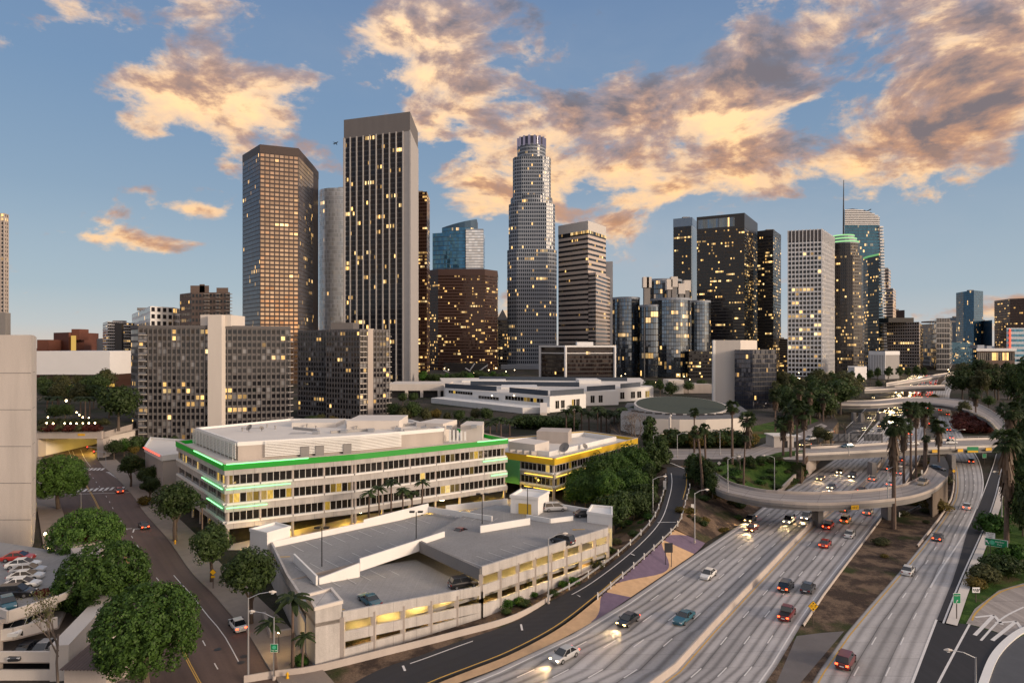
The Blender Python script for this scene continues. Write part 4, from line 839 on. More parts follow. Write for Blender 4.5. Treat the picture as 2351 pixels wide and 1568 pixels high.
q = [(PX(2242, 897), 897), (PX(2334, 897), 897), (PX(2334, 963), 963), (PX(2242, 963), 963)]; MB().prism(q, PZ(806, 900), PZ(800, 900)).build('roof_slab', w_white, t_); MB().box(PX(2256, 900), PX(2272, 900), 910, 925, PZ(800, 900), PZ(792, 900)).build('roof_box', w_granite, t_); MB().box(PX(2278, 900), PX(2290, 900), 910, 925, PZ(800, 900), PZ(794, 900)).build('roof_box', w_granite, t_)

# ---------------------------------------------------------------- left side and the slab flats
Y0 = 265
def slabflat(label, pts, Y0, zb, n, bay, shaft=None, bal=None):
    P, zt = foot(pts, Y0, 14); t_ = thing('apartment_block', label, 'apartment block', (*cen(P), zb))
    MB().prism(P, zb, zt).build('wall', plain('brown_grey_concrete', (.13, .122, .122), .85, .2, .2), t_)
    bands(t_, P, zb, zt - 1.2, n, g_apt, .6, bay, off=.05); return t_, P, zt
# block A: two wings and a white shaft
t_ = thing('apartment_block', 'nearest grey slab of flats with a blank white lift shaft', 'apartment block', (PX(490, Y0), Y0 + 8, 2.5))
wl_ = plain('brown_grey_concrete', (.13, .122, .122), .85, .2, .2)
for pts, nm in (([(301, Y0 + 9), (319, Y0 - 1), (481, Y0), (481, Y0 + 15), (301, Y0 + 18)], 'wing'), ([(511, Y0 + 2), (666, Y0 + 10), (666, Y0 + 26), (511, Y0 + 17)], 'wing')):
    P = [(PX(x, y), y) for x, y in pts]; zt = PZ(747.5, Y0 + 1)
    MB().prism(P, 2, zt - 1.2).build(nm, wl_, t_); MB().prism(inset(P, .25), zt - 1.2, zt).build('parapet', wl_, t_)
    bands(t_, P, 2.5, zt - 1.4, 17, g_apt, .62, 1.9, off=.04)
    e0 = 1 if len(P) == 5 else 0; piers(t_, P, 2, zt - 1.2, 1.9 if e0 else 1.95, .42, .35, wl_, [e0])
    if e0 == 1:
        for k in range(17):
            z = 2.6 + k * (zt - 3.9) / 17; a, b = P[1], P[2]; MB().box(a[0] + .3, a[0] + 3.4, a[1] - 1.0, a[1] + .3, z, z + .22).build('balcony', M_concw, t_); MB().box(a[0] + .3, a[0] + 3.4, a[1] - 1.0, a[1] - .92, z + .22, z + 1.1).build('balcony_rail', plain('balcony_glass', (.12, .13, .15), .15, .05, 1), t_)
    else:
        a = P[1]
        for k in range(17):
            z = 2.6 + k * (zt - 3.9) / 17; MB().box(a[0] - .6, a[0] + .9, a[1] - .9, a[1] + 1.6, z, z + .22).build('balcony', M_concw, t_)
MB().box(PX(480, Y0), PX(512, Y0), Y0 - 1.2, Y0 + 16, 2, PZ(748, Y0)).build('lift_shaft', M_concw, t_)
MB().box(PX(460, Y0 + 2), PX(530, Y0 + 2), Y0 + 2, Y0 + 16, PZ(748.5, Y0), PZ(723, Y0 + 2)).build('shaft_head', M_concw, t_); MB().box(PX(480, Y0) + .05, PX(512, Y0) - .05, Y0 - 1.15, Y0 + 2.2, PZ(748, Y0), PZ(723, Y0)).build('shaft_head', M_concw, t_)
# block B: corner view
Yb = 345; t_ = thing('apartment_block', 'second grey slab of flats turned to show its balcony end', 'apartment block', (PX(790, Yb), Yb + 10, 2))
P = [(PX(685, Yb + 26), Yb + 26), (PX(757, Yb + 14), Yb + 14), (PX(757, Yb + 13.9), Yb + 8), (PX(826, Yb - 3), Yb - 3), (PX(893, Yb + 9), Yb + 9), (PX(890, Yb + 34), Yb + 34), (PX(690, Yb + 60), Yb + 60)]
zt = PZ(756, Yb + 2); MB().prism(P, 1, zt).build('wall', wl_, t_); bands(t_, P, 1.5, zt - 1.2, 17, g_apt, .62, 2.0, off=.04); piers(t_, P, 1, zt - .5, 2.0, .42, .35, wl_, [0, 2, 3])
a = P[3]; d = Vector((P[4][0] - a[0], P[4][1] - a[1])).normalized()
MB().prism([(a[0] + d.x * 5, a[1] + d.y * 5 - .8), (a[0] + d.x * 8.2, a[1] + d.y * 8.2 - .8), (a[0] + d.x * 8.2, a[1] + d.y * 8.2 + 2), (a[0] + d.x * 5, a[1] + d.y * 5 + 2)], 1, zt + .3).build('end_pier', M_conc, t_)
for k in range(17):
    z = 1.6 + k * (zt - 2.7) / 17; MB().prism([(a[0] + .5, a[1] - 1.3), (a[0] + d.x * 4.6, a[1] + d.y * 4.6 - 1.0), (a[0] + d.x * 4.6, a[1] + d.y * 4.6 + .5), (a[0] + .5, a[1] + .5)], z, z + .25).build('balcony', M_concw, t_)
    b = P[4]; MB().box(b[0] - 1, b[0] + 1.2, b[1] - .8, b[1] + 2, z, z + .25).build('balcony', M_concw, t_)
MB().box(PX(748, Yb), PX(800, Yb), Yb + 10, Yb + 24, zt, PZ(741, Yb + 10)).build('penthouse', wl_, t_)
# concrete monolith and slim tower at the left edge
Y0 = 131; xr = PX(72, Y0); xe = PX(86, Y0 + 6)
t_ = thing('concrete_building', 'huge blank board-marked concrete block at the left edge', 'building', (xr - 20, Y0 + 15, 0))
MB().prism([(xr - 45, Y0), (xr, Y0), (xe, Y0 + 5), (PX(84, Y0 + 34), Y0 + 34), (xr - 45, Y0 + 34)], -.1, PZ(769, Y0)).build('wall', plain('board_marked_concrete', (.52, .47, .43), .85, .55, .2, streak=True, bump=.15), t_)
for k in range(5):
    z = 6 + k * 7.6; MB().prism([(xr - 45, Y0 - .04), (xr, Y0 - .04), (xe + .03, Y0 + 5), (xe + .03, Y0 + 5.3), (xr - 45, Y0 + .2)], z, z + .12).build('pour_joint', M_concg, t_)
Y0 = 620; P = [(PX(-60, Y0), Y0), (PX(10, Y0), Y0), (PX(18, Y0 + 6), Y0 + 6), (PX(18, Y0 + 40), Y0 + 40), (PX(-60, Y0 + 40), Y0 + 40)]
t_ = tower('slim ribbed stone tower on a plain base at the left edge', P, PZ(490, Y0), M_conc, g_row, 25, .6, 3.2, zb=PZ(718, Y0), name='office_tower', roof=False); piers(t_, P, PZ(718, Y0), PZ(490, Y0), 3.4, 1.0, .6, M_conc, [0, 1])
MB().prism(inset(P, 2.2), 0, PZ(718, Y0)).build('base', M_concg, t_)
# things on the upper terrace, far left
for lab, pp, Y, wl, n, nm in (('dark red brick block with a lit stair strip', [(123, 764), (158, 763), (193, 764)], 760, w_brick, 12, 'brick_block'), ('lower red brick block beside the concrete monolith', [(85, 780), (112, 780)], 740, w_brick, 0, 'brick_block'), ('low dark block between the two red brick ones', [(110, 783), (135, 783)], 780, w_black, 0, 'brick_block')):
    P, zt = foot(pp, Y, 40); t_ = tower(lab, P, zt, wl, g_dark, 0, name=nm, cat='building', roof=False, zb=5)
    if n: MB().box(PX(163, Y - 2), PX(172, Y - 2), Y - 2, Y, 20, zt - 4).build('stair_window', emit('stair_light', (1, .62, .16), .55), t_); MB().box(PX(160, Y), PX(178, Y), Y + 3, Y + 20, zt - 9, zt + 4).build('roof_hut', w_brick, t_)
Y0 = 495; t_ = thing('concert_hall', 'low hall with a blank white front over a lit colonnade', 'hall', (PX(170, Y0), Y0 + 30, 9.7))
MB().box(PX(82, Y0), PX(252, Y0), Y0, Y0 + 60, PZ(860, Y0), PZ(806, Y0)).build('front_wall', w_white, t_); MB().box(PX(82, Y0), PX(252, Y0), Y0 + 4, Y0 + 58, PZ(875, Y0), PZ(860.2, Y0)).build('soffit_band', w_bronze, t_)
MB().box(PX(82, Y0), PX(250, Y0), Y0 + 8, Y0 + 50, 9, PZ(875, Y0)).build('foyer', w_bronze, t_); MB().box(PX(90, Y0), PX(253, Y0), Y0 - 1, Y0 + 4, PZ(880, Y0), PZ(877, Y0)).build('canopy', M_concw, t_)
for i in range(9): MB().box(PX(100 + i * 17, Y0), PX(112 + i * 17, Y0), Y0 + 7.8, Y0 + 8, 10, PZ(882, Y0)).build('lit_window', emit('foyer_light', (1, .6, .13), .75), t_)
P, zt = foot([(236, 742), (247, 738), (299, 741)], 640, 30); t_ = tower('white apartment tower with a dark central recess', P, zt, w_white, g_row, 21, .5, 3.0, zb=4, name='apartment_tower'); c_ = P[1]
MB().box(PX(262, 636), PX(278, 636), 637, 640, 4, zt - 2).build('recess', w_black, t_)
P, zt = foot([(222, 778), (240, 776)], 690, 20); tower('grey narrow block left of the white apartment tower', P, zt, w_grey, g_dark, 0, zb=4, name='apartment_tower', roof=False)
P, zt = foot([(303, 722), (345, 703), (397, 706)], 560, 30); t_ = tower('white block with irregular dark window slots behind the flats', P, zt, w_white, glass('irregular_windows', (.02, .02, .025), 0.028, mw=.4, frame=(.66, .66, .67), floors=.03), 12, .6, 5, zb=4, name='apartment_tower')
P, zt = foot([(413, 676), (441, 672), (441, 660), (528, 660)], 540, 30)
P = [(PX(413, 560), 560), (PX(440, 545), 545), (PX(528, 540), 540), (PX(528, 575), 575), (PX(413, 585), 585)]; zt = PZ(672, 545)
t_ = tower('brown apartment tower with balconies and red roof lights', P, zt, plain('brown_render', (.13, .095, .08), .85, .2, .2), glass('flat_lights', (.02, .018, .018), 0.077, mw=.4, frame=(.12, .085, .07), floors=.05), 16, .5, 3.4, zb=4, name='apartment_tower', roof=False)
for x0, x1, yt in ((437, 480, 656), (458, 470, 653), (497, 524, 661)): MB().prism([(PX(x0, 549), 549), (PX(x1, 549), 549), (PX(x1, 566), 566), (PX(x0, 566), 566)], zt - .2, PZ(yt, 550)).build('roof_block', MATS['brown_render'], t_)
for k in range(15):
    z = zt - 2 - k * 2.9
    for x0, x1 in ((468, 478), (495, 503), (518, 530)): MB().box(PX(x0, 538), PX(x1, 538), 538, 541, z, z + .5).build('balcony', M_concg, t_)

# ---------------------------------------------------------------- near and middle-distance buildings
g_off = glass('strip_windows', (.02, .017, .015), .09, mw=.09, frame=(.6, .59, .57), floors=.3, floorp=.2, st=.55, litc=(1, .6, .06))
M_fgreen, t = newmat('green_fascia'); pos_ = t.n('NewGeometry', out=0); n_ = t.noise(pos_, .5, 4)
finish(t, t.n('BsdfPrincipled', {'Base Color': (.002, .2, .012), 'Roughness': .5, 'Emission Color': (.0, 1, .04), 'Emission Strength': t.m('MULTIPLY_ADD', n_, .05, .04)}))  # faint glow in the paint stands in for light from the LED strips
M_fyell, t = newmat('yellow_fascia'); finish(t, t.n('BsdfPrincipled', {'Base Color': (.56, .36, .02), 'Roughness': .5, 'Emission Color': (1, .5, .01), 'Emission Strength': .05}))  # weak emission added to the yellow paint so the band looks lit
M_ledg = emit('green_led', (.25, 1, .32), 2.4); M_ledy = emit('amber_led', (1, .62, .08), 1.9)
M_board, t = newmat('weathered_concrete')             # board-marked panels with rain streaks and a joint every few metres
uv_ = t.n('SeparateXYZ', {0: t.n('TexCoord', out=2)}, None); pos_ = t.n('NewGeometry', out=0)
a_ = t.noise(t.n('VectorMath', {0: pos_, 1: (1, 1, .1)}, operation='MULTIPLY'), .9, 6, .7); b_ = t.noise(pos_, .25, 5, .6); c_ = t.noise(pos_, 6, 3, .6)
f_ = t.m('ADD', t.m('MULTIPLY_ADD', t.m('SUBTRACT', a_, .5), .75, 1.0), t.m('MULTIPLY', t.m('SUBTRACT', b_, .5), .6)); f_ = t.m('ADD', f_, t.m('MULTIPLY', t.m('SUBTRACT', c_, .5), .35))
f_ = t.m('MULTIPLY', f_, t.m('MULTIPLY_ADD', t.m('LESS_THAN', t.m('FRACT', t.m('DIVIDE', uv_.outputs[0], 3.7)), .022), -.4, 1.0))
finish(t, t.n('BsdfPrincipled', {'Base Color': t.n('VectorMath', {0: (.42, .40, .385), 'Scale': f_}, operation='SCALE'), 'Roughness': .9, 'Normal': t.n('Bump', {'Strength': .25, 'Distance': .1, 'Height': c_})}))
def ring(t_, P, w_, z0, z1, mat, name):
    O, I = P, inset(P, -w_); mb = MB(); n = len(P)
    for i in range(n):
        a, b, c, d = O[i], O[(i + 1) % n], I[(i + 1) % n], I[i]
        mb.poly([(*a, z0), (*b, z0), (*b, z1), (*a, z1)]); mb.poly([(*b, z1), (*c, z1), (*d, z1), (*a, z1)][::-1]); mb.poly([(*d, z1), (*c, z1), (*c, z0), (*d, z0)]); mb.poly([(*a, z0), (*d, z0), (*c, z0), (*b, z0)])
    return mb.build(name, mat, t_)
def officeblock(name, label, P, zt, rows, edges, fascia, fmat, ground, bayw, pane=1.25, core=None):
    c = cen(P); t_ = thing(name, label, 'office building', (c[0], c[1], 0))
    MB().prism(inset(P, -.7), ground, zt - .9, 0, 1).build('core', [M_black, M_roof], t_)
    zs = [ground] + [z for r in rows for z in r] + [zt - fascia]
    for a, b in zip(zs[::2], zs[1::2]): ring(t_, inset(P, .35), 1.2, a, b, M_board, 'spandrel')
    ring(t_, inset(P, .5), .5, zt - fascia, zt, fmat, 'fascia'); ring(t_, inset(P, .52), .56, zt - .06, zt + .08, M_conc, 'coping')
    for e in edges:
        a, b = P[e], P[(e + 1) % len(P)]; l = math.dist(a, b); n = max(1, round(l / bayw)); d = ((b[0] - a[0]) / l, (b[1] - a[1]) / l); nv = (d[1], -d[0])
        at = lambda s, o: (a[0] + d[0] * s + nv[0] * o, a[1] + d[1] * s + nv[1] * o)
        for i in range(n):
            s0, s1 = l * i / n + .12, l * (i + 1) / n - .12
            for z0, z1 in rows:
                k = max(1, round((s1 - s0) / pane / 1.15)); mb = MB(); p, q = at(s0, -.15), at(s1, -.15)
                mb.poly([(*p, z0 + .4), (*q, z0 + .4), (*q, z1), (*p, z1)], [(i * 9, 0), (i * 9 + k, 0), (i * 9 + k, 1), (i * 9, 1)]); w_ = mb.build('window', g_off, t_)
                q4 = [at(s0, .55), at(s1, .55), at(s1, -.2), at(s0, -.2)]; MB().prism(q4, z0 + .01, z0 + .4).build('sill', M_white, w_)
        for i in range(n + 1):
            q = at(min(max(l * i / n, .4), l - .4), -.25); MB().prism(ngon(q[0], q[1], .3, 8), 0, zt - fascia - .2).build('column', M_conc, t_)
    return t_, inset(P, -.3)
Lg, Cg, Mg, Rg = (-87.6, 165.7), (-60.6, 133.8), (-36.6, 146.2), (-1.7, 170.4)
P = [Lg, Cg, Mg, Rg, (-20, 196), (-62, 192)]
t_, Pi = officeblock('office_building', 'long concrete office building trimmed with a bright green roof band', P, 17.2, [(4.45, 6.85), (8.35, 10.75), (12.25, 14.65)], [0, 1, 2], 1.4, M_fgreen, 3.3, 7.4)
GB = t_
def along(a, b, f): return (a[0] + (b[0] - a[0]) * f, a[1] + (b[1] - a[1]) * f)
def led(t_, a, b, f0, f1, z, mat, o=.75):
    l = math.dist(a, b); n = ((b[1] - a[1]) / l * o, -(b[0] - a[0]) / l * o); p, q = along(a, b, f0), along(a, b, f1)
    MB().wall((p[0] + n[0], p[1] + n[1]), (q[0] + n[0], q[1] + n[1]), .16, z, z + .17).build('led_strip', mat, t_)
for z, f0, f1 in ((17.0, .45, .62), (11.75, .62, .48), (7.75, .72, .3)): led(t_, Lg, Cg, f0, 1.0, z, M_ledg); led(t_, Cg, Mg, 0, f1, z, M_ledg)
for z, f0 in ((17.0, .78), (11.75, .82), (7.75, .88)): led(t_, Mg, Rg, f0, 1.0, z, M_ledg)
# roof house with louvre screens
Q = [(-83.5, 167), (-61.6, 142), (-37, 153.5), (-18, 166.5), (-30, 186), (-66, 188)]
MB().prism(Q, 16.3, 20.0, 0, 1).build('roof_house', [M_conc, M_roof], t_); ring(t_, inset(Q, .15), .6, 19.6, 20.5, M_white, 'roof_parapet')
sl = MB()
for e, f0, f1 in ((0, 0, 1), (1, .22, 1), (2, 0, .45)):
    a, b = inset(Q, .7)[e], inset(Q, .7)[e + 1]
    for k in range(10): sl.wall(along(a, b, f0), along(a, b, f1), .12, 16.9 + k * .36, 17.12 + k * .36)
sl.build('louvre_screen', M_white, t_)
a, b = inset(Q, .8)[1], inset(Q, .8)[2]
for f in (.5, .62, .85): MB().wall(along(a, b, f), along(a, b, f + .07), .3, 16.3, 18.6).build('roof_door', M_concg, t_)
a, b = inset(Q, .9)[0], inset(Q, .9)[1]
for k in range(12): p = along(a, b, (k + .5) / 12); MB().tube([(p[0], p[1], 16.3), (p[0], p[1], 20)], .09, 5).build('screen_post', M_white, t_)
MB().box(-44, -30, 168, 182, 20, 22.2).build('roof_box', M_concw, t_); MB().box(-60, -48, 172, 182, 20, 21.2).build('roof_box', M_roof, t_)
MB().prism([(-26, 172), (-18.5, 169), (-15.5, 178), (-22, 181)], 16.3, 21.3).build('plant_room', M_concw, t_); MB().prism([(-14, 172), (-8, 171), (-8, 180), (-13, 181)], 16.3, 20.6).build('plant_room', M_concw, t_)
for k in range(5): MB().box(-16.5 + k * .95, -16.0 + k * .95, 165.5 + k * .5, 165.9 + k * .5, 17, 20.2 - .2 * k).build('antenna_panel', M_white, t_)
for k in range(7): x = -50 + k * 6.5; MB().box(x, x + 1.5, 158 + k * 2, 159.4 + k * 2, 20, 20.8).build('vent_box', M_steel, t_)
M_duct = plain('dull_duct', (.34, .33, .32), .6, .25, .6, .2)
for x0, y0, x1, y1 in ((-58, 168, -50, 163), (-46, 160, -36, 165), (-34, 172, -27, 176), (-28, 163, -22, 166)): MB().wall((x0, y0), (x1, y1), .7, 20.02, 20.6).build('duct', M_duct, t_)
for k in range(14): x, y = -70 + k * 3.6, 166 + (k * 7) % 11 - 2 + k * .3; MB().tube([(x, y, 20), (x, y, 20.7), (x, y, 20.75), (x, y, 20.95)], [.18, .18, .3, .3], 8).build('roof_vent', M_duct, t_)
for k, (x, y, w_, d_) in enumerate(((-72, 168, 5, 3), (-56, 158, 4, 4), (-40, 168, 6, 3), (-52, 175, 3, 5), (-30, 178, 4, 3))): MB().poly([(x, y, 20.03), (x + w_, y + .6, 20.03), (x + w_ - .5, y + d_, 20.03), (x - .4, y + d_ - .5, 20.03)]).build('roof_patch', plain('patched_roofing', (.44, .42, .40), .85, .35, .4), t_)
def dish(label, x, y, z, r, az_):
    d = thing('satellite_dish', label, 'satellite dish', (x, y, z)); mb = MB(); ax = Vector((math.cos(az_) * .8, math.sin(az_) * .8, .6)).normalized(); u = ax.orthogonal().normalized(); v = ax.cross(u); c = Vector((x, y, z + r * 1.3))
    rg = [[c + ax * (q * q * .3 * r - .3 * r) + (u * math.cos(k * math.pi / 6) + v * math.sin(k * math.pi / 6)) * r * q for k in range(12)] for q in (.02, .5, 1)]
    for A_, B_ in zip(rg, rg[1:]):
        for k in range(12): mb.poly([A_[k], A_[(k + 1) % 12], B_[(k + 1) % 12], B_[k]])
    mb.build('dish', M_concg, d, smooth=True); MB().tube([(x, y, z), (x, y, z + r), c], .08, 5).build('mast', M_dsteel, d)
dish('larger satellite dish on the white roof behind the green band', -67.5, 162, 20.05, .9, -2); dish('smaller tilted dish beside the larger one on the white roof', -65, 164, 20.05, .6, -.8)
# yellow trimmed building
P = [(-2.2, 181.8), (11.4, 171.5), (41, 209), (26, 226), (-8, 205)]
t_, _ = officeblock('office_building', 'smaller office building trimmed with a golden yellow roof band', P, 11.7, [(3.6, 6.0), (7.2, 9.6)], [0, 1], 1.9, M_fyell, 3.2, 6.0, 1.2)
led(t_, P[0], P[1], .5, 1, 11.5, M_ledy, .85); led(t_, P[1], P[2], 0, .5, 11.5, M_ledy, .85)
for z, f in ((6.55, .32), (2.9, .2)): led(t_, P[0], P[1], .45, 1, z, M_ledy); led(t_, P[1], P[2], 0, f, z, M_ledy)
a, b = inset(P, .6)[0], inset(P, .6)[1]; MB().wall(along(a, b, .02), along(a, b, .34), .5, 3.2, 9.75).build('green_panel', plain('green_tinted_concrete', (.10, .36, .13), .8, .15, .3), t_)
ring(t_, inset(P, -5), .5, 10.8, 12.2, M_white, 'roof_parapet')
MB().prism([(-1, 186), (6.5, 180), (11, 187), (4, 193)], 10.8, 14).build('plant_room', M_concw, t_); MB().prism([(8, 205), (18, 202), (20, 212), (10, 214)], 10.8, 14.5).build('plant_room', M_conc, t_)
for k in range(4): MB().box(-.5 + k * 2, .9 + k * 2, 181 - k * .9, 182.2 - k * .9, 10.8, 12.3).build('air_conditioner', M_concw, t_)
dish('big grey satellite dish on the yellow trimmed roof', 15, 182, 10.85, 1.6, -2.2); dish('small dark dish behind the big one on the yellow trimmed roof', 22, 190, 10.85, .9, -1)
# parking structure
A, B = (-25.6, 82.1), (18.0, 119.0); P2, P3, P4 = (-4.8, 97.9), (-17.3, 113.0), (-34.6, 97.2)
pk = thing('parking_structure', 'concrete parking garage with rooftop stalls and yellow lit openings', 'parking garage', (-10, 110, 0))
up_ = [P2, B, (20, 130), (8, 138.5), (-3.9, 139.8), (-8, 136), P3]
bk_ = [P4, P3, (-8, 136), (-18, 135.7), (-29.5, 125.4), (-43, 113)]
MB().prism(up_, 6.3, 6.9, 0, 1).build('roof_deck', [M_conc, M_lot], pk); MB().prism(bk_, 5.4, 6.0, 0, 1).build('roof_deck', [M_conc, M_lot], pk)
MB().prism([P4, A, P2, P3], [5.5, 5.5, 3.4, 3.4], [6.0, 6.0, 3.9, 3.9], 0, 1).build('ramp_deck', [M_conc, M_lot], pk)
MB().prism(inset([A, B, (20, 130), (8, 138.5), (-3.9, 139.8), (-18, 135.7), (-29.5, 125.4), (-43, 113), P4], -.3), 2.3, 2.8, 0).build('lower_deck', [M_lot], pk)
def band_(a, b, za, zb_, h, th=.35, name='parapet', mat=M_board, par=pk): return MB().wall(a, b, th, (za - h, zb_ - h), (za, zb_)).build(name, mat, par)
A1 = along(A, P2, .14)
band_(A1, P2, 7.0 - .35, 4.9, 1.4); band_(A1, P2, 4.3 - .3, 2.3, 1.4); band_(A1, P2, 1.6, .9, 1.7); band_(P2, B, 7.9, 7.9, 1.5); band_(P2, B, 5.0, 5.0, 1.5); band_(P2, B, 2.0, 2.0, 2.1); band_(along(A, P2, .98), along(P2, B, .02), 5.0, 5.0, 2.0)
for a, b, n, z0_, z1_ in ((A1, P2, 5, 6.2, 4.4), (P2, B, 8, 7, 7)):
    for i in range(n + 1): f = i / n; q = along(a, b, f); MB().box(q[0] - .32, q[0] + .32, q[1] - .2, q[1] + .42, -.1, z0_ + (z1_ - z0_) * f - .3).build('column', M_conc, pk)
d_ = Vector((P4[0] - A[0], P4[1] - A[1])).normalized(); n2 = Vector((B[0] - A[0], B[1] - A[1])).normalized()
q = [A, along(A, P2, .14), (A[0] + n2.x * 3.65 + d_.x * 5, A[1] + n2.y * 3.65 + d_.y * 5), (A[0] + d_.x * 5, A[1] + d_.y * 5)]
MB().prism(q, -.1, 7.8).build('stair_tower', M_board, pk); ring(pk, inset(q, .12), .35, 7.7, 8.15, M_concw, 'stair_parapet')
band_((A[0] + d_.x * 5, A[1] + d_.y * 5), P4, 7.0, 7.0, 1.3); band_(P4, (-43, 113), 7.0, 7.0, 1.2); band_((A[0] + d_.x * 5, A[1] + d_.y * 5), (-43, 113), 4.3, 4.3, 4.4)
for a, b, za, zb_, h in (((-43, 113), (-29.5, 125.4), 7.1, 7.1, 1.6), ((-29.5, 125.4), (-18, 135.7), 7.6, 8.3, 2.0), ((-18, 135.7), (-4, 127), 7.6, 7.9, 1.2), ((-14.5, 138.2), (-1, 142), 7.2, 7.8, 1.4), ((-6, 119), (3.5, 124.5), 8.2, 8.2, 1.5), ((-24.5, 101.5), (-12.5, 116.5), 7.9, 7.9, 2.0),
                         ((-36.4, 105.5), (-29.6, 95.8), 7.4, 7.2, 1.4), ((-29.5, 96.5), (-24.5, 101.3), 6.6, 7.3, 2.2), ((8, 138.5), (20, 130), 7.9, 7.9, 1.5), ((3, 128.5), (7.6, 125.5), 7.8, 7.8, .9), ((7.6, 125.5), (12.3, 127.5), 7.8, 7.8, .9)):
    band_(a, b, za, zb_, h, .3, 'white_wall', M_white)
band_(P3, P2, 7.6, 7.6, 1.9, .5, 'beam', M_concg)
for lab, q, z1 in (('corner_box', [(15, 126), (19.6, 123.5), (20.6, 130), (16.6, 131.5)], 8.7), ('corner_box', [(-47.5, 114.5), (-43.5, 112.2), (-40.8, 116.2), (-44.5, 118.8)], 8.6)): MB().prism(q, 0, z1).build(lab, M_white, pk); ring(pk, inset(q, .1), .3, z1 - .1, z1 + .4, M_white, 'box_parapet')
M_stall = plain('worn_stall_paint', (.5, .5, .49), .7, .4, 1.5)
def stalls(a, b, n, dvec, z0, z1=None):
    for i in range(n + 1):
        f = i / n; p = along(a, b, f); z = z0 + ((z1 if z1 is not None else z0) - z0) * f + .03; q = (p[0] + dvec[0], p[1] + dvec[1]); e = Vector((b[0] - a[0], b[1] - a[1])).normalized() * .06
        MB().poly([(p[0] - e.x, p[1] - e.y, z), (q[0] - e.x, q[1] - e.y, z), (q[0] + e.x, q[1] + e.y, z), (p[0] + e.x, p[1] + e.y, z)][::-1]).build('stall_line', M_stall, pk)
stalls((-40, 114.5), (-20, 132), 10, (3.4, -3.6), 6.0); stalls((-32, 99.5), (-19, 112), 7, (-3.4, 3.6), 6.0); stalls((-31, 97), (-18, 111), 7, (3.2, -3.4), 5.9, 3.95); stalls((-8, 104), (2, 113), 5, (3.2, -3.2), 6.9); stalls((-12, 134.5), (-3, 129), 5, (-1.5, -4), 6.9)
# arrows worn into the deck
for x, y, z in ((-39, 108, 6.03), (-24, 86.5, 5.93), (9, 127, 6.93), (13, 121, 6.93)): ar = MB(); ar.poly([(x - 1, y - .2, z), (x + 1, y, z), (x + 1, y + .35, z), (x - 1, y + .15, z)]); ar.poly([(x - 1.6, y - .1, z), (x - .9, y - .6, z), (x - .9, y + .5, z)]); ar.build('deck_arrow', M_yline, pk)
st = thing('stair_house', 'white concrete stair house with a lit doorway on the garage roof', 'stair house', (4, 137, 6.9)); q = [(-.3, 133.2), (5.4, 131.2), (8.0, 137), (2.2, 139.6)]
MB().prism(q, 6.9, 10.2, 0).build('wall', M_white, st); ring(st, inset(q, .15), .35, 10.1, 10.7, M_white, 'parapet'); a, b = inset(q, .06)[0], inset(q, .06)[1]; MB().wall(along(a, b, .3), along(a, b, .75), .1, 6.95, 9.1).build('doorway', emit('stair_glow', (1, .6, .1), .25), st)
for f, z in ((.1, 5.2), (.35, 5.2), (.6, 5.2), (.85, 5.2)):
    for s_, zz in ((0, 0), (1, .9)):
        q = along((-23, 87.5) if s_ == 0 else (-4, 102), (-8.5, 99.5) if s_ == 0 else (15.5, 119.5), f); z_ = (5.0 - 1.9 * f) if s_ == 0 else 5.9
        l_ = bpy.data.lights.new('garage_light', 'POINT'); l_.energy = 420 if s_ == 0 else 1000; l_.color = (1, .64, .16); l_.shadow_soft_size = .3
        lo = bpy.data.objects.new('garage_light', l_); COL.objects.link(lo); lo.location = (q[0], q[1], z_); MB().box(q[0] - .6, q[0] + .6, q[1] - .08, q[1] + .08, z_ + .32, z_ + .42).build('ceiling_lamp', M_lamp, pk)
for f in (.06, .28, .5, .72, .94):
    q = along((-22.5, 88), (15.5, 120), f); l_ = bpy.data.lights.new('garage_light', 'POINT'); l_.energy = 330; l_.color = (1, .64, .16); l_.shadow_soft_size = .3
    lo = bpy.data.objects.new('garage_light', l_); COL.objects.link(lo); lo.location = (q[0], q[1], 1.75); MB().box(q[0] - .6, q[0] + .6, q[1] - .08, q[1] + .08, 2.05, 2.15).build('ceiling_lamp', M_lamp, pk)
for x, y in ((-36, 143), (-18, 155), (-6, 166), (-52, 137.5)):
    l_ = bpy.data.lights.new('undercroft_light', 'POINT'); l_.energy = 2200; l_.color = (1, .64, .08); l_.shadow_soft_size = .5
    lo = bpy.data.objects.new('undercroft_light', l_); COL.objects.link(lo); lo.location = (x, y + 5, 2.6); MB().box(x - .8, x + .8, y + 4.9, y + 5.1, 2.95, 3.1).build('undercroft_lamp', M_lamp, GB)
patch('forecourt', [(595, 1262), (520, 1262), (525, 1250), (840, 1180), (1170, 1145), (1270, 1140), (1300, 1160)], -.02, M_conc, 'concrete forecourt between office building and garage')
# low car deck in the lower left corner
t_ = thing('car_deck', 'stepped concrete parking deck with zigzag parapets', 'parking garage', (-70, 85, 0))
ap, lf, rt = (-64.8, 81.2), (-74, 86), (-62.2, 86.2)
MB().prism([ap, rt, (-72, 106), (-100, 116), (-105, 78), (-74, 79)], 6.4, 7.0, 0, 1).build('deck', [M_conc, M_lot], t_)
def zz(pts, z1, h, mat=M_concw, nm='parapet'):
    mb = MB(); mb_pts = pts
    for a, b in zip(pts, pts[1:]): mb.wall(a, b, .3, z1 - h, z1)
    mb.build(nm, mat, t_)
zz([(-75, 86.5), ap, rt], 8.0, 1.4); zz([rt, (-61.8, 88), (-71, 106)], 7.9, .9); zz([(-80, 84), (-67.2, 80.2), (-64.2, 81.3), (-60.9, 84.6)], 5.8, 1.4); zz([(-76, 79.8), (-57.5, 79.8)], 3.5, 1.3); zz([(-76, 79.8), (-56.8, 79.8)], 1.2, 1.3)
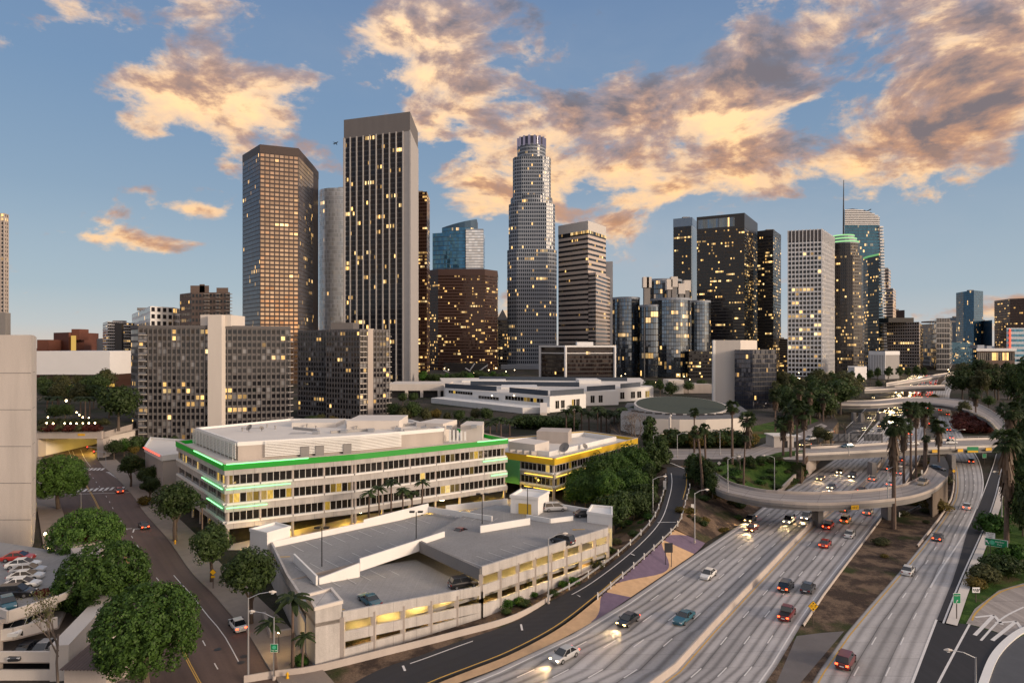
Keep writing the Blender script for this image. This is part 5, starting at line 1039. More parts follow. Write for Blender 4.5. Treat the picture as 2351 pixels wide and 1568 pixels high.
MB().prism([(-67.2, 80.4), (-64.2, 81.5), (-60.9, 84.8), (-66, 95), (-84, 95), (-84, 84)], 4.1, 4.5, 0, 1).build('deck', [M_conc, M_lot], t_)
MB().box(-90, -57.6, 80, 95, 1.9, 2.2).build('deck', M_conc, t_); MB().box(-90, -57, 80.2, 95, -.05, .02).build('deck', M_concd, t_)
for x, y, z in ((-65.6, 80.6, 6.6), (-73, 80.4, 4)): MB().box(x - .25, x + .25, y, y + .5, -.1, z).build('column', M_conc, t_)
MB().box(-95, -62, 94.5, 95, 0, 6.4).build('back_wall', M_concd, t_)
MB().wall((-57.0, 79.5), (-58.6, 92), 2.2, -.1, (4.4, 6.2)).build('side_wall', M_concw, t_)
MB().prism([(-73, 104.5), (-69, 100), (-66.5, 101.5), (-69, 107)], 7, 8.6).build('planter', M_conc, t_)
q = [(-81, 110), (-74, 106.5), (-71, 109.5), (-79, 114)]; MB().prism(q, 7, 8.2).build('planter', M_conc, t_)
t_ = thing('shed', 'small shed with a dark corrugated roof beside the car deck', 'shed', (-52, 80, 0)); MB().prism([(-54.6, 77.0), (-49.5, 77.0), (-48.8, 82.3), (-54.2, 82.8)], -.1, 2.6).build('wall', M_conc, t_)
rf = MB(); 
for i in range(14):
    x0, x1 = -55 + i * .44, -55 + i * .44 + .36; rf.poly([(x0, 76.6, 2.75), (x1, 76.6, 2.75), (x1, 83, 3.3), (x0, 83, 3.3)]); rf.poly([(x1, 76.6, 2.75), (x1 + .08, 76.6, 2.65), (x1 + .08, 83, 3.2), (x1, 83, 3.3)])
rf.build('roof', plain('rusty_sheet_metal', (.11, .075, .065), .6, .4, .5, .2), t_)
wallthing('garden_wall', 'cream garden wall beside the ficus trees', [(158, 1500), (190, 1500)], 1.6, M_concw, .3)
wallthing('garden_wall', 'low planter wall along the pavement by the garage', [(606, 1418), (624, 1466), (668, 1458)], 1.0, M_conc, .5)
# red-trimmed low building
t_ = thing('low_building', 'low flat white roofed building with red lit trim', 'building', (PX(360, 180), 185, 0)); P = [(PX(331, 192), 192), (PX(372, 176), 176), (PX(440, 182), 182), (PX(440, 205), 205), (PX(345, 212), 212)]; MB().prism(inset(P, -.3), 0, 10.9, 0, 1).build('wall', [M_conc, M_roof], t_); ring(t_, P, .4, 10, 11.6, M_white, 'parapet')
led(t_, P[0], P[1], 0, .9, 11.2, emit('red_led', (1, .1, .06), 2.4), .25)
# white data hall complex
t_ = thing('white_hall', 'long white low building with dark roof screens and terraces', 'building', (PX(1240, 450), 470, 0))
q = [(PX(1022, 483), 483), (PX(1262, 402), 402), (PX(1345, 425), 425), (PX(1345, 425) - 3, 445), (PX(1420, 455), 455), (PX(1420, 455) - 2, 475), (PX(1500, 500), 500), (PX(1470, 640), 640), (PX(1010, 640), 640)]
zt = 10.0; MB().prism(q, -.1, zt, 0, 1).build('wall', [M_white, M_roof], t_)
scm = plain('dark_roof_screen', (.045, .06, .085), .5, .2, .3)
for a, b in (((1022, 486), (1140, 450)), ((1170, 440), (1258, 408)), ((1264, 408), (1340, 428)), ((1348, 450), (1412, 470)), ((1425, 482), (1470, 505)), ((1080, 520), (1330, 500)), ((1100, 600), (1440, 580))):
    MB().wall((PX(*a), a[1]), (PX(*b), b[1]), .5, zt, zt + 3.4).build('roof_screen', scm, t_)
for x0, x1, y, z in ((1150, 1235, 470, 1.6), (1330, 1380, 540, 3.2), (1060, 1160, 560, 1.5)): MB().box(PX(x0, y), PX(x1, y), y, y + 30, zt - .05, zt + z).build('roof_house', M_white, t_)
a, b = q[0], q[1]; 
for f0, f1, z0, z1 in ((.04, .3, 6.6, 8.6), (.36, .56, 4.6, 6.6), (.62, .95, 5.6, 8.2), (.3, .5, 1.2, 3.6), (.52, .72, .6, 3.2)):
    l = math.dist(a, b); n = ((b[1] - a[1]) / l * .12, -(b[0] - a[0]) / l * .12); p, r_2 = along(a, b, f0), along(a, b, f1); mb = MB(); k = round(l * (f1 - f0) / 3)
    mb.poly([(p[0] + n[0], p[1] + n[1], z0), (r_2[0] + n[0], r_2[1] + n[1], z0), (r_2[0] + n[0], r_2[1] + n[1], z1), (p[0] + n[0], p[1] + n[1], z1)], [(0, 0), (k, 0), (k, 1), (0, 1)]); mb.build('window', g_off, t_)
for e, fs in ((1, (.15, .3, .6, .72)), (3, (.3, .5)), (5, (.2, .45, .6, .8))):
    a, b = q[e], q[e + 1]; l = math.dist(a, b); n = ((b[1] - a[1]) / l * .12, -(b[0] - a[0]) / l * .12)
    for f in fs: p, r_2 = along(a, b, f), along(a, b, f + .1); MB().poly([(p[0] + n[0], p[1] + n[1], 2), (r_2[0] + n[0], r_2[1] + n[1], 2), (r_2[0] + n[0], r_2[1] + n[1], 7), (p[0] + n[0], p[1] + n[1], 7)], [(0, 0), (2, 0), (2, 1), (0, 1)]).build('window', g_off, t_)
MB().prism([(PX(990, 470), 470), (PX(1200, 395), 395), (PX(1262, 398), 398), (PX(1262, 402), 402), (PX(1022, 483), 483)], -.1, 3.6).build('terrace', M_white, t_)
MB().prism([(PX(1240, 385), 385), (PX(1256, 385), 385), (PX(1256, 398), 398), (PX(1240, 398), 398)], -.1, [1.5, 1.5, 6.5, 6.5]).build('outer_stair', M_concw, t_)
for x in (1130, 1180): MB().box(PX(x, 430) - .3, PX(x, 430) + .3, 426, 426.4, 8.4, 9).build('wall_lamp', M_lamp, t_)
t_ = thing('podium_building', 'cream podium with square columns below the finned tower', 'building', (PX(950, 520), 520, 0)); MB().box(PX(888, 520), PX(1030, 520), 520, 560, 5.5, 11).build('slab', M_concw, t_); MB().box(PX(885, 522), PX(1020, 522), 526, 560, 0, 5.5).build('recess', M_concd, t_)
for x in (888, 930, 965, 1005): MB().box(PX(x, 520), PX(x + 6, 520), 519.5, 523, 0, 5.5).build('column', M_concw, t_)
t_ = thing('low_building', 'low concrete wall building with rooftop lights below the mirrored cylinders', 'building', (PX(1540, 560), 560, 0)); MB().box(PX(1535, 560), PX(1570, 560), 560, 580, 0, 12).build('wall', M_concw, t_); MB().box(PX(1420, 580), PX(1500, 580), 580, 590, 0, 9).build('wing', M_conc, t_); MB().box(PX(1575, 560), PX(1640, 560), 565, 590, 0, 8).build('wing', M_conc, t_)
# round hall on the hill terrace
zc_ = 6.4; cx, cy = PX(1562, 285), 285; t_ = thing('round_hall', 'round windowless hall with a tilted green roof disc', 'hall', (cx, cy, zc_))
mb = MB(); oa = [(PX(1425, 268), 268), (PX(1450, 257), 257), (PX(1500, 250), 250), (PX(1560, 247), 247), (PX(1620, 247), 247), (PX(1680, 250), 250), (PX(1722, 256), 256), (PX(1724, 270), 270), (PX(1690, 320), 320), (PX(1440, 320), 320)]
mb.prism(oa, zc_, 13.4, 0, 1); mb.build('outer_wall', [M_concw, M_roofd], t_)
Q = ngon(cx, cy, 20.5, 40); zt_ = [15.6 + (p[1] - cy) / 20.5 * 2.2 for p in Q]; MB().prism(Q, 13.3, zt_).build('drum', M_concw, t_)
Q2 = ngon(cx, cy, 19.6, 40); z2 = [15.75 + (p[1] - cy) / 20.5 * 2.2 for p in Q2]; MB().prism(Q2, [z - .3 for z in z2], z2).build('roof_disc', plain('mossy_roof', (.042, .055, .042), .9, .4, .8), t_)
for k in range(14): a = math.pi * (1.12 + .76 * k / 13); q = (cx + 24 * math.cos(a), cy + 24 * math.sin(a)); MB().box(q[0] - 1.4, q[0] + 1.4, q[1] - .3, q[1] + .3, 13.4, 14.1).build('roof_box', M_dsteel, t_)
MB().tube([(PX(1538, 246), 246, 6.4), (PX(1538, 246), 246, 14.2), (PX(1542, 246), 247.5, 15)], .5, 8).build('vent_pipe', M_concw, t_)
t_ = thing('small_house', 'small cream gate house beside the hill street palms', 'house', (PX(1810, 225), 225, 6.4)); q = PX(1803, 222); MB().box(q - 4, q + 3, 222, 229, 6.4, 10.2).build('wall', M_concw, t_); MB().box(q - 4.5, q + 3.5, 221.5, 229.5, 10.2, 10.6).build('roof', M_roof, t_); MB().box(q - .5, q + .8, 221.9, 222.05, 6.5, 8.8).build('door', M_black, t_)
for i, x in enumerate((1808, 1829)):
    u_ = thing('parasol', ('white parasol by the gate house door' if i == 0 else 'white parasol on the path right of the gate house'), 'parasol', (PX(x, 232), 232, 6.45)); X0 = PX(x, 232); MB().tube([(X0, 232, 6.45), (X0, 232, 9.4)], .06, 5).build('pole', M_steel, u_)
    mb = MB()
    for k in range(8): a, b = [(X0 + 1.8 * math.cos(j * math.pi / 4), 232 + 1.8 * math.sin(j * math.pi / 4), 9.0) for j in (k, k + 1)]; mb.poly([a, b, (X0, 232, 9.8)])
    mb.build('canopy', M_white, u_)

# ---------------------------------------------------------------- vehicles
def loft(mb, secs, m=0):
    for A, B in zip(secs, secs[1:]):
        for i in range(len(A)):
            j = (i + 1) % len(A); mb.poly([A[i], A[j], B[j], B[i]], [(0, 0)] * 4, m)
    mb.poly(secs[0][::-1], None, m); mb.poly(secs[-1], None, m)
def car_proto(kind, fine=True):
    L = {'sedan': 4.6, 'suv': 4.7, 'pickup': 5.3, 'van': 5.0, 'coupe': 5.1}[kind]; h = L / 2; tall = {'sedan': 1.42, 'suv': 1.72, 'pickup': 1.75, 'van': 1.78, 'coupe': 1.32}[kind]
    sh = {'sedan': .92, 'suv': 1.05, 'pickup': 1.05, 'van': 1.05, 'coupe': .88}[kind]
    root = thing('car', 'prototype vehicle used once', 'car'); LABELS.pop('prototype vehicle used once')
    mb = MB(); st_ = [(-h, .72, sh * .8), (-h + .12, .84, sh * .95), (-h + .9, .9, sh), (-.2, .92, sh), (h - 1.6, .91, sh * .98), (h - .7, .88, sh * .88), (h - .15, .8, sh * .74), (h, .66, sh * .62)]
    secs = [[(x, -w_ * .88, .22), (x, -w_, .42), (x, -w_ * .98, s * .82), (x, -w_ * .88, s), (x, w_ * .88, s), (x, w_ * .98, s * .82), (x, w_, .42), (x, w_ * .88, .22)] for x, w_, s in st_]
    loft(mb, secs)
    c0, c1, t0, t1 = {'sedan': (-1.75, 1.2, -1.0, .3), 'suv': (-2.2, 1.25, -1.85, .45), 'pickup': (-.75, 1.3, -.6, .55), 'van': (-2.35, 1.75, -2.15, .75), 'coupe': (-1.5, .9, -.8, .1)}[kind]
    wb, wt = .8, .64 if tall < 1.6 else .7
    mb.poly([(t0 - .03, -wt, tall), (t1 + .03, -wt, tall), (t1 + .03, wt, tall), (t0 - .03, wt, tall)]); mb.poly([(t0, -wt * .9, tall + .05), (t1, -wt * .9, tall + .05), (t1, wt * .9, tall + .05), (t0, wt * .9, tall + .05)])
    T_ = [(t0 - .03, -wt, tall), (t1 + .03, -wt, tall), (t1 + .03, wt, tall), (t0 - .03, wt, tall)]; U_ = [(t0, -wt * .9, tall + .05), (t1, -wt * .9, tall + .05), (t1, wt * .9, tall + .05), (t0, wt * .9, tall + .05)]
    for i in range(4): mb.poly([T_[i], T_[(i + 1) % 4], U_[(i + 1) % 4], U_[i]])
    for s in (-1, 1):                                    # roof pillars in body colour
        for xa, xb in ((c0, t0), (c1, t1), ((c0 + c1) / 2 - .1, (t0 + t1) / 2 - .1)):
            mb.poly([(xa - .06, s * (wb + .012), sh - .02), (xa + .06, s * (wb + .012), sh - .02), (xb + .05, s * (wt + .012), tall), (xb - .05, s * (wt + .012), tall)][::s])
    if kind == 'pickup':
        mb.poly([(-h + .15, -.7, sh + .01), (c0 - .1, -.7, sh + .01), (c0 - .1, .7, sh + .01), (-h + .15, .7, sh + .01)], None, 1)
    b = mb.build('body', [M_paint, M_black], root, smooth=False)
    g = MB(); Bq = [(c0, -wb, sh - .02), (c1, -wb, sh - .02), (c1, wb, sh - .02), (c0, wb, sh - .02)]; Tq = [(t0, -wt, tall), (t1, -wt, tall), (t1, wt, tall), (t0, wt, tall)]
    for i in range(4): g.poly([Bq[i], Bq[(i + 1) % 4], Tq[(i + 1) % 4], Tq[i]])
    g.build('window_glass', M_cglass, root)
    for sx_ in (-1, 1):
        for sy_ in (-1, 1):
            x = sx_ * h * .61; y = sy_ * .8; w_ = MB(); w_.tube([(x, y - .12, .33), (x, y + .12, .33)], .33, 14 if fine else 8); o = w_.build('wheel', M_tyre, root)
            if fine: r_ = MB(); r_.tube([(x, y + sy_ * .118, .33), (x, y + sy_ * .135, .33)], .2, 10); r_.build('rim', M_rim, o, at=(0, 0, 0)).location = (0, 0, 0)
    for sy_ in (-1, 1):
        MB().box(h - .2, h - .02, sy_ * .58 - .17, sy_ * .58 + .17, sh * .56, sh * .72).build('headlight', M_headoff, root); MB().box(-h - .03, -h + .1, sy_ * .62 - .16, sy_ * .62 + .16, sh * .66, sh * .86).build('taillight', M_tailoff, root)
    if fine:
        for sy_ in (-1, 1): MB().box(c1 - .45, c1 - .25, sy_ * .98 - .08, sy_ * .98 + .08, sh, sh + .14).build('mirror', M_black, root)
        MB().box(-h - .025, -h + .02, -.26, .26, .52, .66).build('number_plate', M_signw, root)
    return root
PROTO = {k: car_proto(k) for k in ('sedan', 'suv', 'pickup', 'van', 'coupe')}; FAR = {k: car_proto(k, False) for k in ('sedan', 'suv', 'van')}
COLS = dict(white=(.72, .72, .70), black=(.012, .012, .014), dark=(.03, .032, .038), red=(.35, .02, .012), maroon=(.13, .012, .012), silver=(.40, .41, .42), teal=(.02, .10, .14), gold=(.42, .27, .08), cream=(.6, .5, .38), grey=(.17, .17, .18), tan=(.35, .28, .2), blue=(.02, .05, .12))
def heading(P, p, sgn):
    i = min(range(1, len(P) - 1), key=lambda k: (P[k][0] - p[0]) ** 2 + (P[k][1] - p[1]) ** 2); a, b = P[i - 1], P[i + 1]
    return math.atan2((b[1] - a[1]) * sgn, (b[0] - a[0]) * sgn)
MIDS, MIDN, MIDC = lerp(LE, MED, .5), lerp(MED, RE, .5), lerp(LR, RR, .5)
ROUTE = dict(S=(MIDS, -1), N=(MIDN, 1), C=(MIDC, 1), O=(OV2A, 1), W=(OV2A, -1), U=(lerp(OV1A, OV1B, .5), -1), T=(lerp(SL, SR, .6), -1), A=(lerp(SL, SR, .6), 1), K=(lerp(cA, cB, .5), -1))
def setmat(o, m):
    o.material_slots[0].link = 'OBJECT'; o.material_slots[0].material = m
def car(kind, x, y, z, route, col, lights, label, group=None, far=False, pos=None, spot=0):
    p = G(x, y, z) if pos is None else pos
    rz = heading(*ROUTE[route][:1], p, ROUTE[route][1]) if isinstance(route, str) else R(route)
    src = (FAR if far else PROTO)[kind]; c = COLS[col]; k = 1 + rnd.uniform(-.08, .08)
    r = copy_thing(src, label, p, rz, group=group, cat={'suv': 'SUV', 'pickup': 'pickup truck', 'van': 'van'}.get(kind, 'car'), color=(c[0] * k, c[1] * k, c[2] * k, 1))
    for ch in r.children:
        n = ch.name.split('.')[0]
        if n == 'headlight' and lights in ('h', 'y', 'b'): setmat(ch, M_heady if lights == 'y' else M_head)
        if n == 'taillight' and lights in ('t', 'b', 'h', 'y'): setmat(ch, M_tail)
    if spot:
        l_ = bpy.data.lights.new('headlight_beam', 'SPOT'); l_.energy = spot; l_.color = (1, .66, .3); l_.spot_size = R(75); l_.spot_blend = .8; l_.shadow_soft_size = .25
        lo = bpy.data.objects.new('headlight_beam', l_); COL.objects.link(lo); d = Vector((math.cos(rz), math.sin(rz), -.2)); lo.location = (p[0] + d.x * 2.5, p[1] + d.y * 2.5, p[2] + .75); lo.rotation_euler = d.to_track_quat('-Z', 'Y').to_euler()
    return r
SPOT = 1500
S_ = 'cars heading towards the viewer on the freeway'; N_ = 'cars driving away on the freeway'; C_ = 'cars on the connector road'
for a in [
 ('sedan', 1296, 1511, 0, 'S', 'silver', 'h', 'silver roofed car with lit headlights lowest on the oncoming freeway lanes', S_), ('sedan', 1442, 1430, 0, 'S', 'black', 'y', 'black car with amber headlights beside the start of the painted gore', S_),
 ('coupe', 1570, 1424, 0, 'S', 'teal', '', 'dark teal car without lights left of the median barrier', S_), ('sedan', 1626, 1324, 0, 'S', 'white', '', 'white car nearest the viewer in the oncoming freeway lanes', S_),
 ('sedan', 1723, 1196, 0, 'S', 'dark', 'y', 'dark car with amber lights coming out under the curved overpass', S_), ('sedan', 1727, 1217, 0, 'S', 'maroon', 'y', 'dark red car with amber lights just below the curved overpass', S_),
 ('van', 1812, 1199, 0, 'S', 'white', 'h', 'white van coming out under the curved overpass', S_), ('suv', 1851, 1191, 0, 'S', 'silver', 'h', 'pale SUV beside the overpass column on the oncoming side', S_),
 ('sedan', 1884, 1101, 0, 'S', 'tan', 'y', 'tan car with amber headlights between the two overpasses by the slope', S_), ('sedan', 1929, 1086, 0, 'S', 'tan', 'h', 'tan car with a bright pool of light between the two overpasses', S_),
 ('suv', 1957, 1096, 0, 'S', 'black', 'h', 'black SUV with white headlights near the median under the street bridge', S_), ('sedan', 1909, 1121, 0, 'S', 'grey', 'h', 'grey car with the brightest headlights above the curved overpass parapet', S_)]: car(*a, spot=SPOT if a[6] else 0)
for a in [
 ('pickup', 1902, 1211, 0, 'N', 'red', 't', 'red pickup just right of the overpass column', N_), ('suv', 1942, 1198, 0, 'N', 'gold', 't', 'golden SUV leaving under the curved overpass', N_), ('sedan', 1951, 1231, 0, 'N', 'white', '', 'white car without lit lamps in the outer lane below the curved overpass', N_),
 ('sedan', 1895, 1253, 0, 'N', 'red', 't', 'bright red car with glowing tail lights below the curved overpass', N_), ('suv', 1805, 1352, 0, 'N', 'black', 't', 'black SUV in the middle lane beside another dark car', N_), ('sedan', 1855, 1355, 0, 'N', 'dark', '', 'dark car without lights in the outer lane beside the black SUV', N_),
 ('pickup', 1807, 1415, 0, 'N', 'maroon', 't', 'dark maroon pickup left of the yellow diamond clearance sign', N_), ('sedan', 1993, 1179, 0, 'N', 'cream', 't', 'cream car at the outer kerb under the curved overpass edge', N_), ('sedan', 1938, 1172, 0, 'N', 'gold', 't', 'golden car half under the curved overpass', N_),
 ('sedan', 1979, 1128, 0, 'N', 'maroon', 't', 'maroon car directly above the curved overpass parapet', N_), ('sedan', 2004, 1102, 0, 'N', 'cream', 't', 'cream car between maroon car and street bridge', N_), ('sedan', 2044, 1114, 0, 'N', 'white', 't', 'white car beside the lamp post on the curved overpass', N_),
 ('suv', 2043, 1079, 0, 'N', 'black', 't', 'black SUV with red lights behind the thin palm trunks', N_), ('sedan', 2064, 1088, 0, 'N', 'silver', 't', 'silver car with red lights between the thin palm trunks', N_), ('sedan', 2068, 1058, 0, 'N', 'red', 't', 'red car disappearing under the street bridge', N_),
 ('sedan', 2090, 998, 0, 'N', 'cream', 't', 'cream car just beyond the street bridge among the palms', N_), ('sedan', 2130, 974, 0, 'C', 'red', 't', 'red car on the dark lane beyond the street bridge', N_), ('sedan', 2136, 1010, .6, 'C', 'maroon', 't', 'maroon car hidden up to its roof behind the street bridge', N_)]: car(*a)
for a in [
 ('suv', 2229, 1062, 0, 'C', 'black', 't', 'black SUV with red lights just below the street bridge on the connector', C_), ('sedan', 2220, 1167, 0, 'C', 'white', 't', 'cream white car midway down the connector road', C_), ('sedan', 2153, 1238, 0, 'C', 'dark', 't', 'dark car with glowing tail lights on the connector road', C_),
 ('sedan', 2085, 1315, 0, 'C', 'white', '', 'white car without lit lamps on the connector road', C_), ('suv', 1942, 1524, 0, 'C', 'maroon', 't', 'dark SUV with long red lights at the bottom of the connector road', C_), ('sedan', 2158, 943, 0, 'C', 'red', 't', 'red car under the grey flyover on the connector road', C_),
 ('sedan', 2176, 953, 0, 'C', 'dark', 't', 'dark car at the outer line beyond the grey flyover', C_), ('sedan', 2187, 974, 0, 'C', 'white', '', 'white car beside the red shrub bank', C_), ('suv', 2178, 989, 0, 'C', 'maroon', 't', 'dark red SUV with bright tail lights above the street bridge', C_), ('sedan', 2184, 1007, 0, 'C', 'silver', 't', 'silver car half hidden behind the street bridge rail', C_),
 ('pickup', 2119, 1112, 6.4, 'U', 'tan', 't', 'tan pickup braking on the curved overpass bend', None), ('sedan', 2150, 1079, 5.7, -60, 'dark', 't', 'dark car with red lights entering the bend under the street bridge', None)]: car(*a)
for a in [
 ('sedan', 1946, 1027, 6.5, 'W', 'teal', '', 'teal car crossing the street bridge', None), ('sedan', 2095, 1022, 6.5, 'W', 'white', '', 'small white car in the middle of the street bridge', None), ('pickup', 2181, 1019, 6.5, 'O', 'white', '', 'white pickup near the right end of the street bridge', None), ('sedan', 2066, 1020, 6.5, 'O', 'grey', 't', 'grey car at the far kerb of the street bridge', None),
 ('sedan', 1849, 1024, 6.5, -150, 'tan', 'y', 'tan car with amber headlights waiting where the slip road ends', None), ('van', 1861, 1010, 6.5, -145, 'white', '', 'white van on the slip road behind the amber lit car', None), ('sedan', 1905, 994, 6.5, -140, 'tan', 'h', 'tan car with white headlights coming down the slip road', None)]: car(*a, spot=500 if a[6] in ('y', 'h') else 0)
K_ = 'cars on the western connector lanes'
for a in [('sedan', 1978, 957, 0, 'K', 'tan', 'y', 'tan car with amber lights highest on the dark connector lanes', K_), ('suv', 1997, 961, 0, 'K', 'black', 'h', 'black SUV with white lights on the connector lanes under the flyover', K_), ('sedan', 1984, 984, 0, 'K', 'tan', 'h', 'tan car with white headlights by the striped gore', K_), ('sedan', 2002, 991, 0, 'K', 'white', '', 'white car on the connector lanes above the sign gantry', K_),
 ('sedan', 2019, 980, 0, 'S', 'red', 'y', 'red car with amber lights left of the tall skirted palm', K_), ('sedan', 2019, 991, 0, 'S', 'dark', '', 'dark car behind the tall skirted palm crown', K_), ('sedan', 1995, 934, 0, 'K', 'tan', 'y', 'tan car with lights under the flyover columns', K_), ('sedan', 2005, 914, 0, 'K', 'tan', 'h', 'tan car with lights just beyond the flyover', K_)]: car(*a, spot=600 if a[6] and a[1] < 2000 else 0)
# street, garage and deck
car('sedan', 545, 1440, 0, 'A', 'white', 't', 'white car with one red light by the kerb on the left street'); car('sedan', 330, 1211, 0, 'A', 'black', 't', 'black car with red lights beside the shaded kerb of the left street'); car('sedan', 274, 1130, 0, 'A', 'red', 't', 'red car braking at the zebra crossing'); car('sedan', 140, 1017, 0, 'A', 'gold', 't', 'yellow car deep inside the underpass')
car('van', 1274, 1172, 6.93, 10, 'silver', '', 'silver minivan parked beside the white stair house'); car('sedan', 1343, 1185, 6.93, 12, 'black', '', 'black car parked near the white corner box on the garage'); car('suv', 1291, 1247, 6.93, 140, 'dark', '', 'dark SUV parked against the front parapet of the garage roof'); car('coupe', 1059, 1226, 6.0, 55, 'maroon', '', 'maroon car between the white walls of the garage roof')
car('suv', 1064, 1347, 4.05, 25, 'black', '', 'black SUV driving down the garage ramp under the beam'); car('coupe', 0, 0, 0, 128, 'teal', '', 'old dark teal car parked beside the corner stair tower', pos=(-20.4, 90.4, 5.28))
D_ = 'cars parked on the lower left deck'
for a in [('sedan', 42, 1286, 7.03, 12, 'red', '', 'red car at the far end of the parked row', D_), ('sedan', 53, 1302, 7.03, 14, 'white', '', 'white car with a dark rear window next to the red one', D_), ('sedan', 64, 1315, 7.03, 15, 'silver', '', 'silver car third from the red end of the parked row', D_), ('sedan', 59, 1330, 7.03, 15, 'white', '', 'white car with an open sunroof in the middle of the row', D_), ('sedan', 50, 1348, 7.03, 14, 'white', '', 'white coupe shaped car next to the black one', D_), ('suv', 36, 1369, 7.03, 12, 'black', '', 'glossy black car in the row nearest the shrub', D_), ('sedan', 17, 1392, 7.03, -45, 'teal', '', 'dark teal car at the tip of the zigzag parapet', D_),
 ('suv', 54, 1447, 4.53, -85, 'white', '', 'white car on the lower level facing out under the parapet', D_), ('sedan', 58, 1502, 2.23, -85, 'dark', '', 'dark car behind the lower parapet band', D_), ('sedan', 100, 1498, 2.23, -85, 'silver', '', 'silver car inside the lowest open level', D_)]: car(*a)
# the distant jam: every car an object, too far apart in the haze of lights to tell which is which
rj = random.Random(3)
def jam(A, B, lanes, i0, i1, sgn, step, lights, label, group, cols, skip=.12):
    seg = [lerp(A, B, (k + .5) / lanes) for k in range(lanes)]
    for k, P in enumerate(seg):
        Q = P[i0:i1]; L_ = sum(math.dist(a, b) for a, b in zip(Q, Q[1:])); n = int(L_ / step)
        for j, p in enumerate(resample(Q, max(n, 2))):
            if rj.random() < skip: continue
            p2 = (p[0] + rj.uniform(-.3, .3), p[1] + rj.uniform(-2, 2), .01); rz = heading(P, p2, sgn)
            c = COLS[rj.choice(cols)]; r = copy_thing(FAR[rj.choice(['sedan', 'sedan', 'suv', 'van'])], label, p2, rz, group=group, cat='car', color=(*c, 1))
            for ch in r.children:
                nm = ch.name.split('.')[0]
                if nm == 'headlight' and lights == 'h': setmat(ch, M_head if rj.random() < .6 else M_heady)
                if nm == 'taillight' and lights == 't': setmat(ch, M_tail)
            if lights == 'h' and j % 3 == 0:
                l_ = bpy.data.lights.new('headlight_beam', 'SPOT'); l_.energy = 30000; l_.color = (1, .7, .34); l_.spot_size = R(95); l_.spot_blend = .9; l_.shadow_soft_size = .4
                lo = bpy.data.objects.new('headlight_beam', l_); COL.objects.link(lo); d = Vector((math.cos(rz), math.sin(rz), -.25)); lo.location = (p2[0] + d.x * 2.5, p2[1] + d.y * 2.5, 1.0); lo.rotation_euler = d.to_track_quat('-Z', 'Y').to_euler()
i_of = lambda P, y: min(range(len(P)), key=lambda k: abs(HY + F * H / P[k][1] - y))
jam(LE, MED, 5, i_of(MIDS, 962), N - 1, -1, 17, 'h', 'car with lit headlights in the distant oncoming jam', 'oncoming cars in the distant freeway jam', ['white', 'silver', 'dark', 'tan', 'grey'])
jam(MED, RE, 4, i_of(MIDN, 945), N - 1, 1, 19, 't', 'car with red tail lights in the distant departing jam', 'departing cars in the distant freeway jam', ['white', 'silver', 'dark', 'red', 'grey'], .2)
for d_ in (PROTO, FAR):
    for r in d_.values():
        for ch in list(r.children):
            for g_ in list(ch.children): bpy.data.objects.remove(g_)
            bpy.data.objects.remove(ch)
        bpy.data.objects.remove(r)

# ---------------------------------------------------------------- trees, palms and shrubs
def leaf_crown(seed, rx, ry, rz, cz, n, size, blobs=40, br=.33, fill=.12, low=-.5):
    """leaf-sized faces spread over many small clumps that together fill an uneven crown"""
    r_ = random.Random(seed); mb = MB(); C = []
    for k in range(blobs):
        while True:
            d = Vector((r_.gauss(0, 1), r_.gauss(0, 1), r_.gauss(0, 1))).normalized()
            if d.z > low: break
        q = r_.uniform(.55, .86) if br > .2 else r_.uniform(.83, .88); C.append((Vector((d.x * rx * q, d.y * ry * q, cz + d.z * rz * q)), br * r_.uniform(.7, 1.25)))
    def leaf(p, nrm, s):
        nrm = (nrm + Vector((r_.gauss(0, .45), r_.gauss(0, .45), r_.gauss(0, .45)))).normalized(); a = nrm.orthogonal().normalized(); t_ = r_.uniform(0, 6.28); u = a * math.cos(t_) + nrm.cross(a) * math.sin(t_); v = nrm.cross(u)
        mb.poly([p - u * s, p + v * s * .55, p + u * s, p - v * s * .55], [(0, 0)] * 4)
    mn = min(rx, ry, rz)
    for i in range(n):
        if r_.random() < fill:
            d = Vector((r_.gauss(0, 1), r_.gauss(0, 1), r_.gauss(0, 1))).normalized() * r_.uniform(.2, .72); leaf(Vector((d.x * rx, d.y * ry, cz + d.z * rz)), d, size * 2.2); continue
        c, b = r_.choice(C); d = Vector((r_.gauss(0, 1), r_.gauss(0, 1), r_.gauss(.25, 1))).normalized(); p = c + d * b * mn * r_.uniform(.75, 1.05); leaf(p, d * .7 + Vector((p.x / rx, p.y / ry, (p.z - cz) / rz)) * .5, size * r_.uniform(.6, 1.3))
    return mb
def limb_trunk(seed, h, r, spread, n=5, top=.55):
    r_ = random.Random(seed); mb = MB(); mb.tube([(0, 0, -.05 * h), (r_.uniform(-.04, .04) * h, 0, h * .25), (0, r_.uniform(-.04, .04) * h, h * top)], [r * 1.3, r, r * .7], 8)
    for k in range(n):
        a = 6.28 * k / n + r_.uniform(-.4, .4); z = h * r_.uniform(.3, top); q = (math.cos(a) * spread, math.sin(a) * spread, h * r_.uniform(.7, .9)); mb.tube([(0, 0, z), (q[0] * .45, q[1] * .45, z + (q[2] - z) * .6), q], [r * .6, r * .4, r * .12], 5)
    return mb
TP = {}
def tree_proto(key, name, crown, trunk, leafm, h, barkm=None):
    root = thing(name, 'proto', 'tree'); LABELS.pop('proto')
    crown.build('crown', leafm, root)
    if trunk: trunk.build('trunk', barkm or M_bark, root)
    TP[key] = (root, h)
tree_proto('ficus', 'ficus_tree', leaf_crown(1, 1, 1, .9, 1.2, 20000, .03, 300, .125, .1, -.8), limb_trunk(1, 1.6, .07, .6), M_leaf, 2.15)
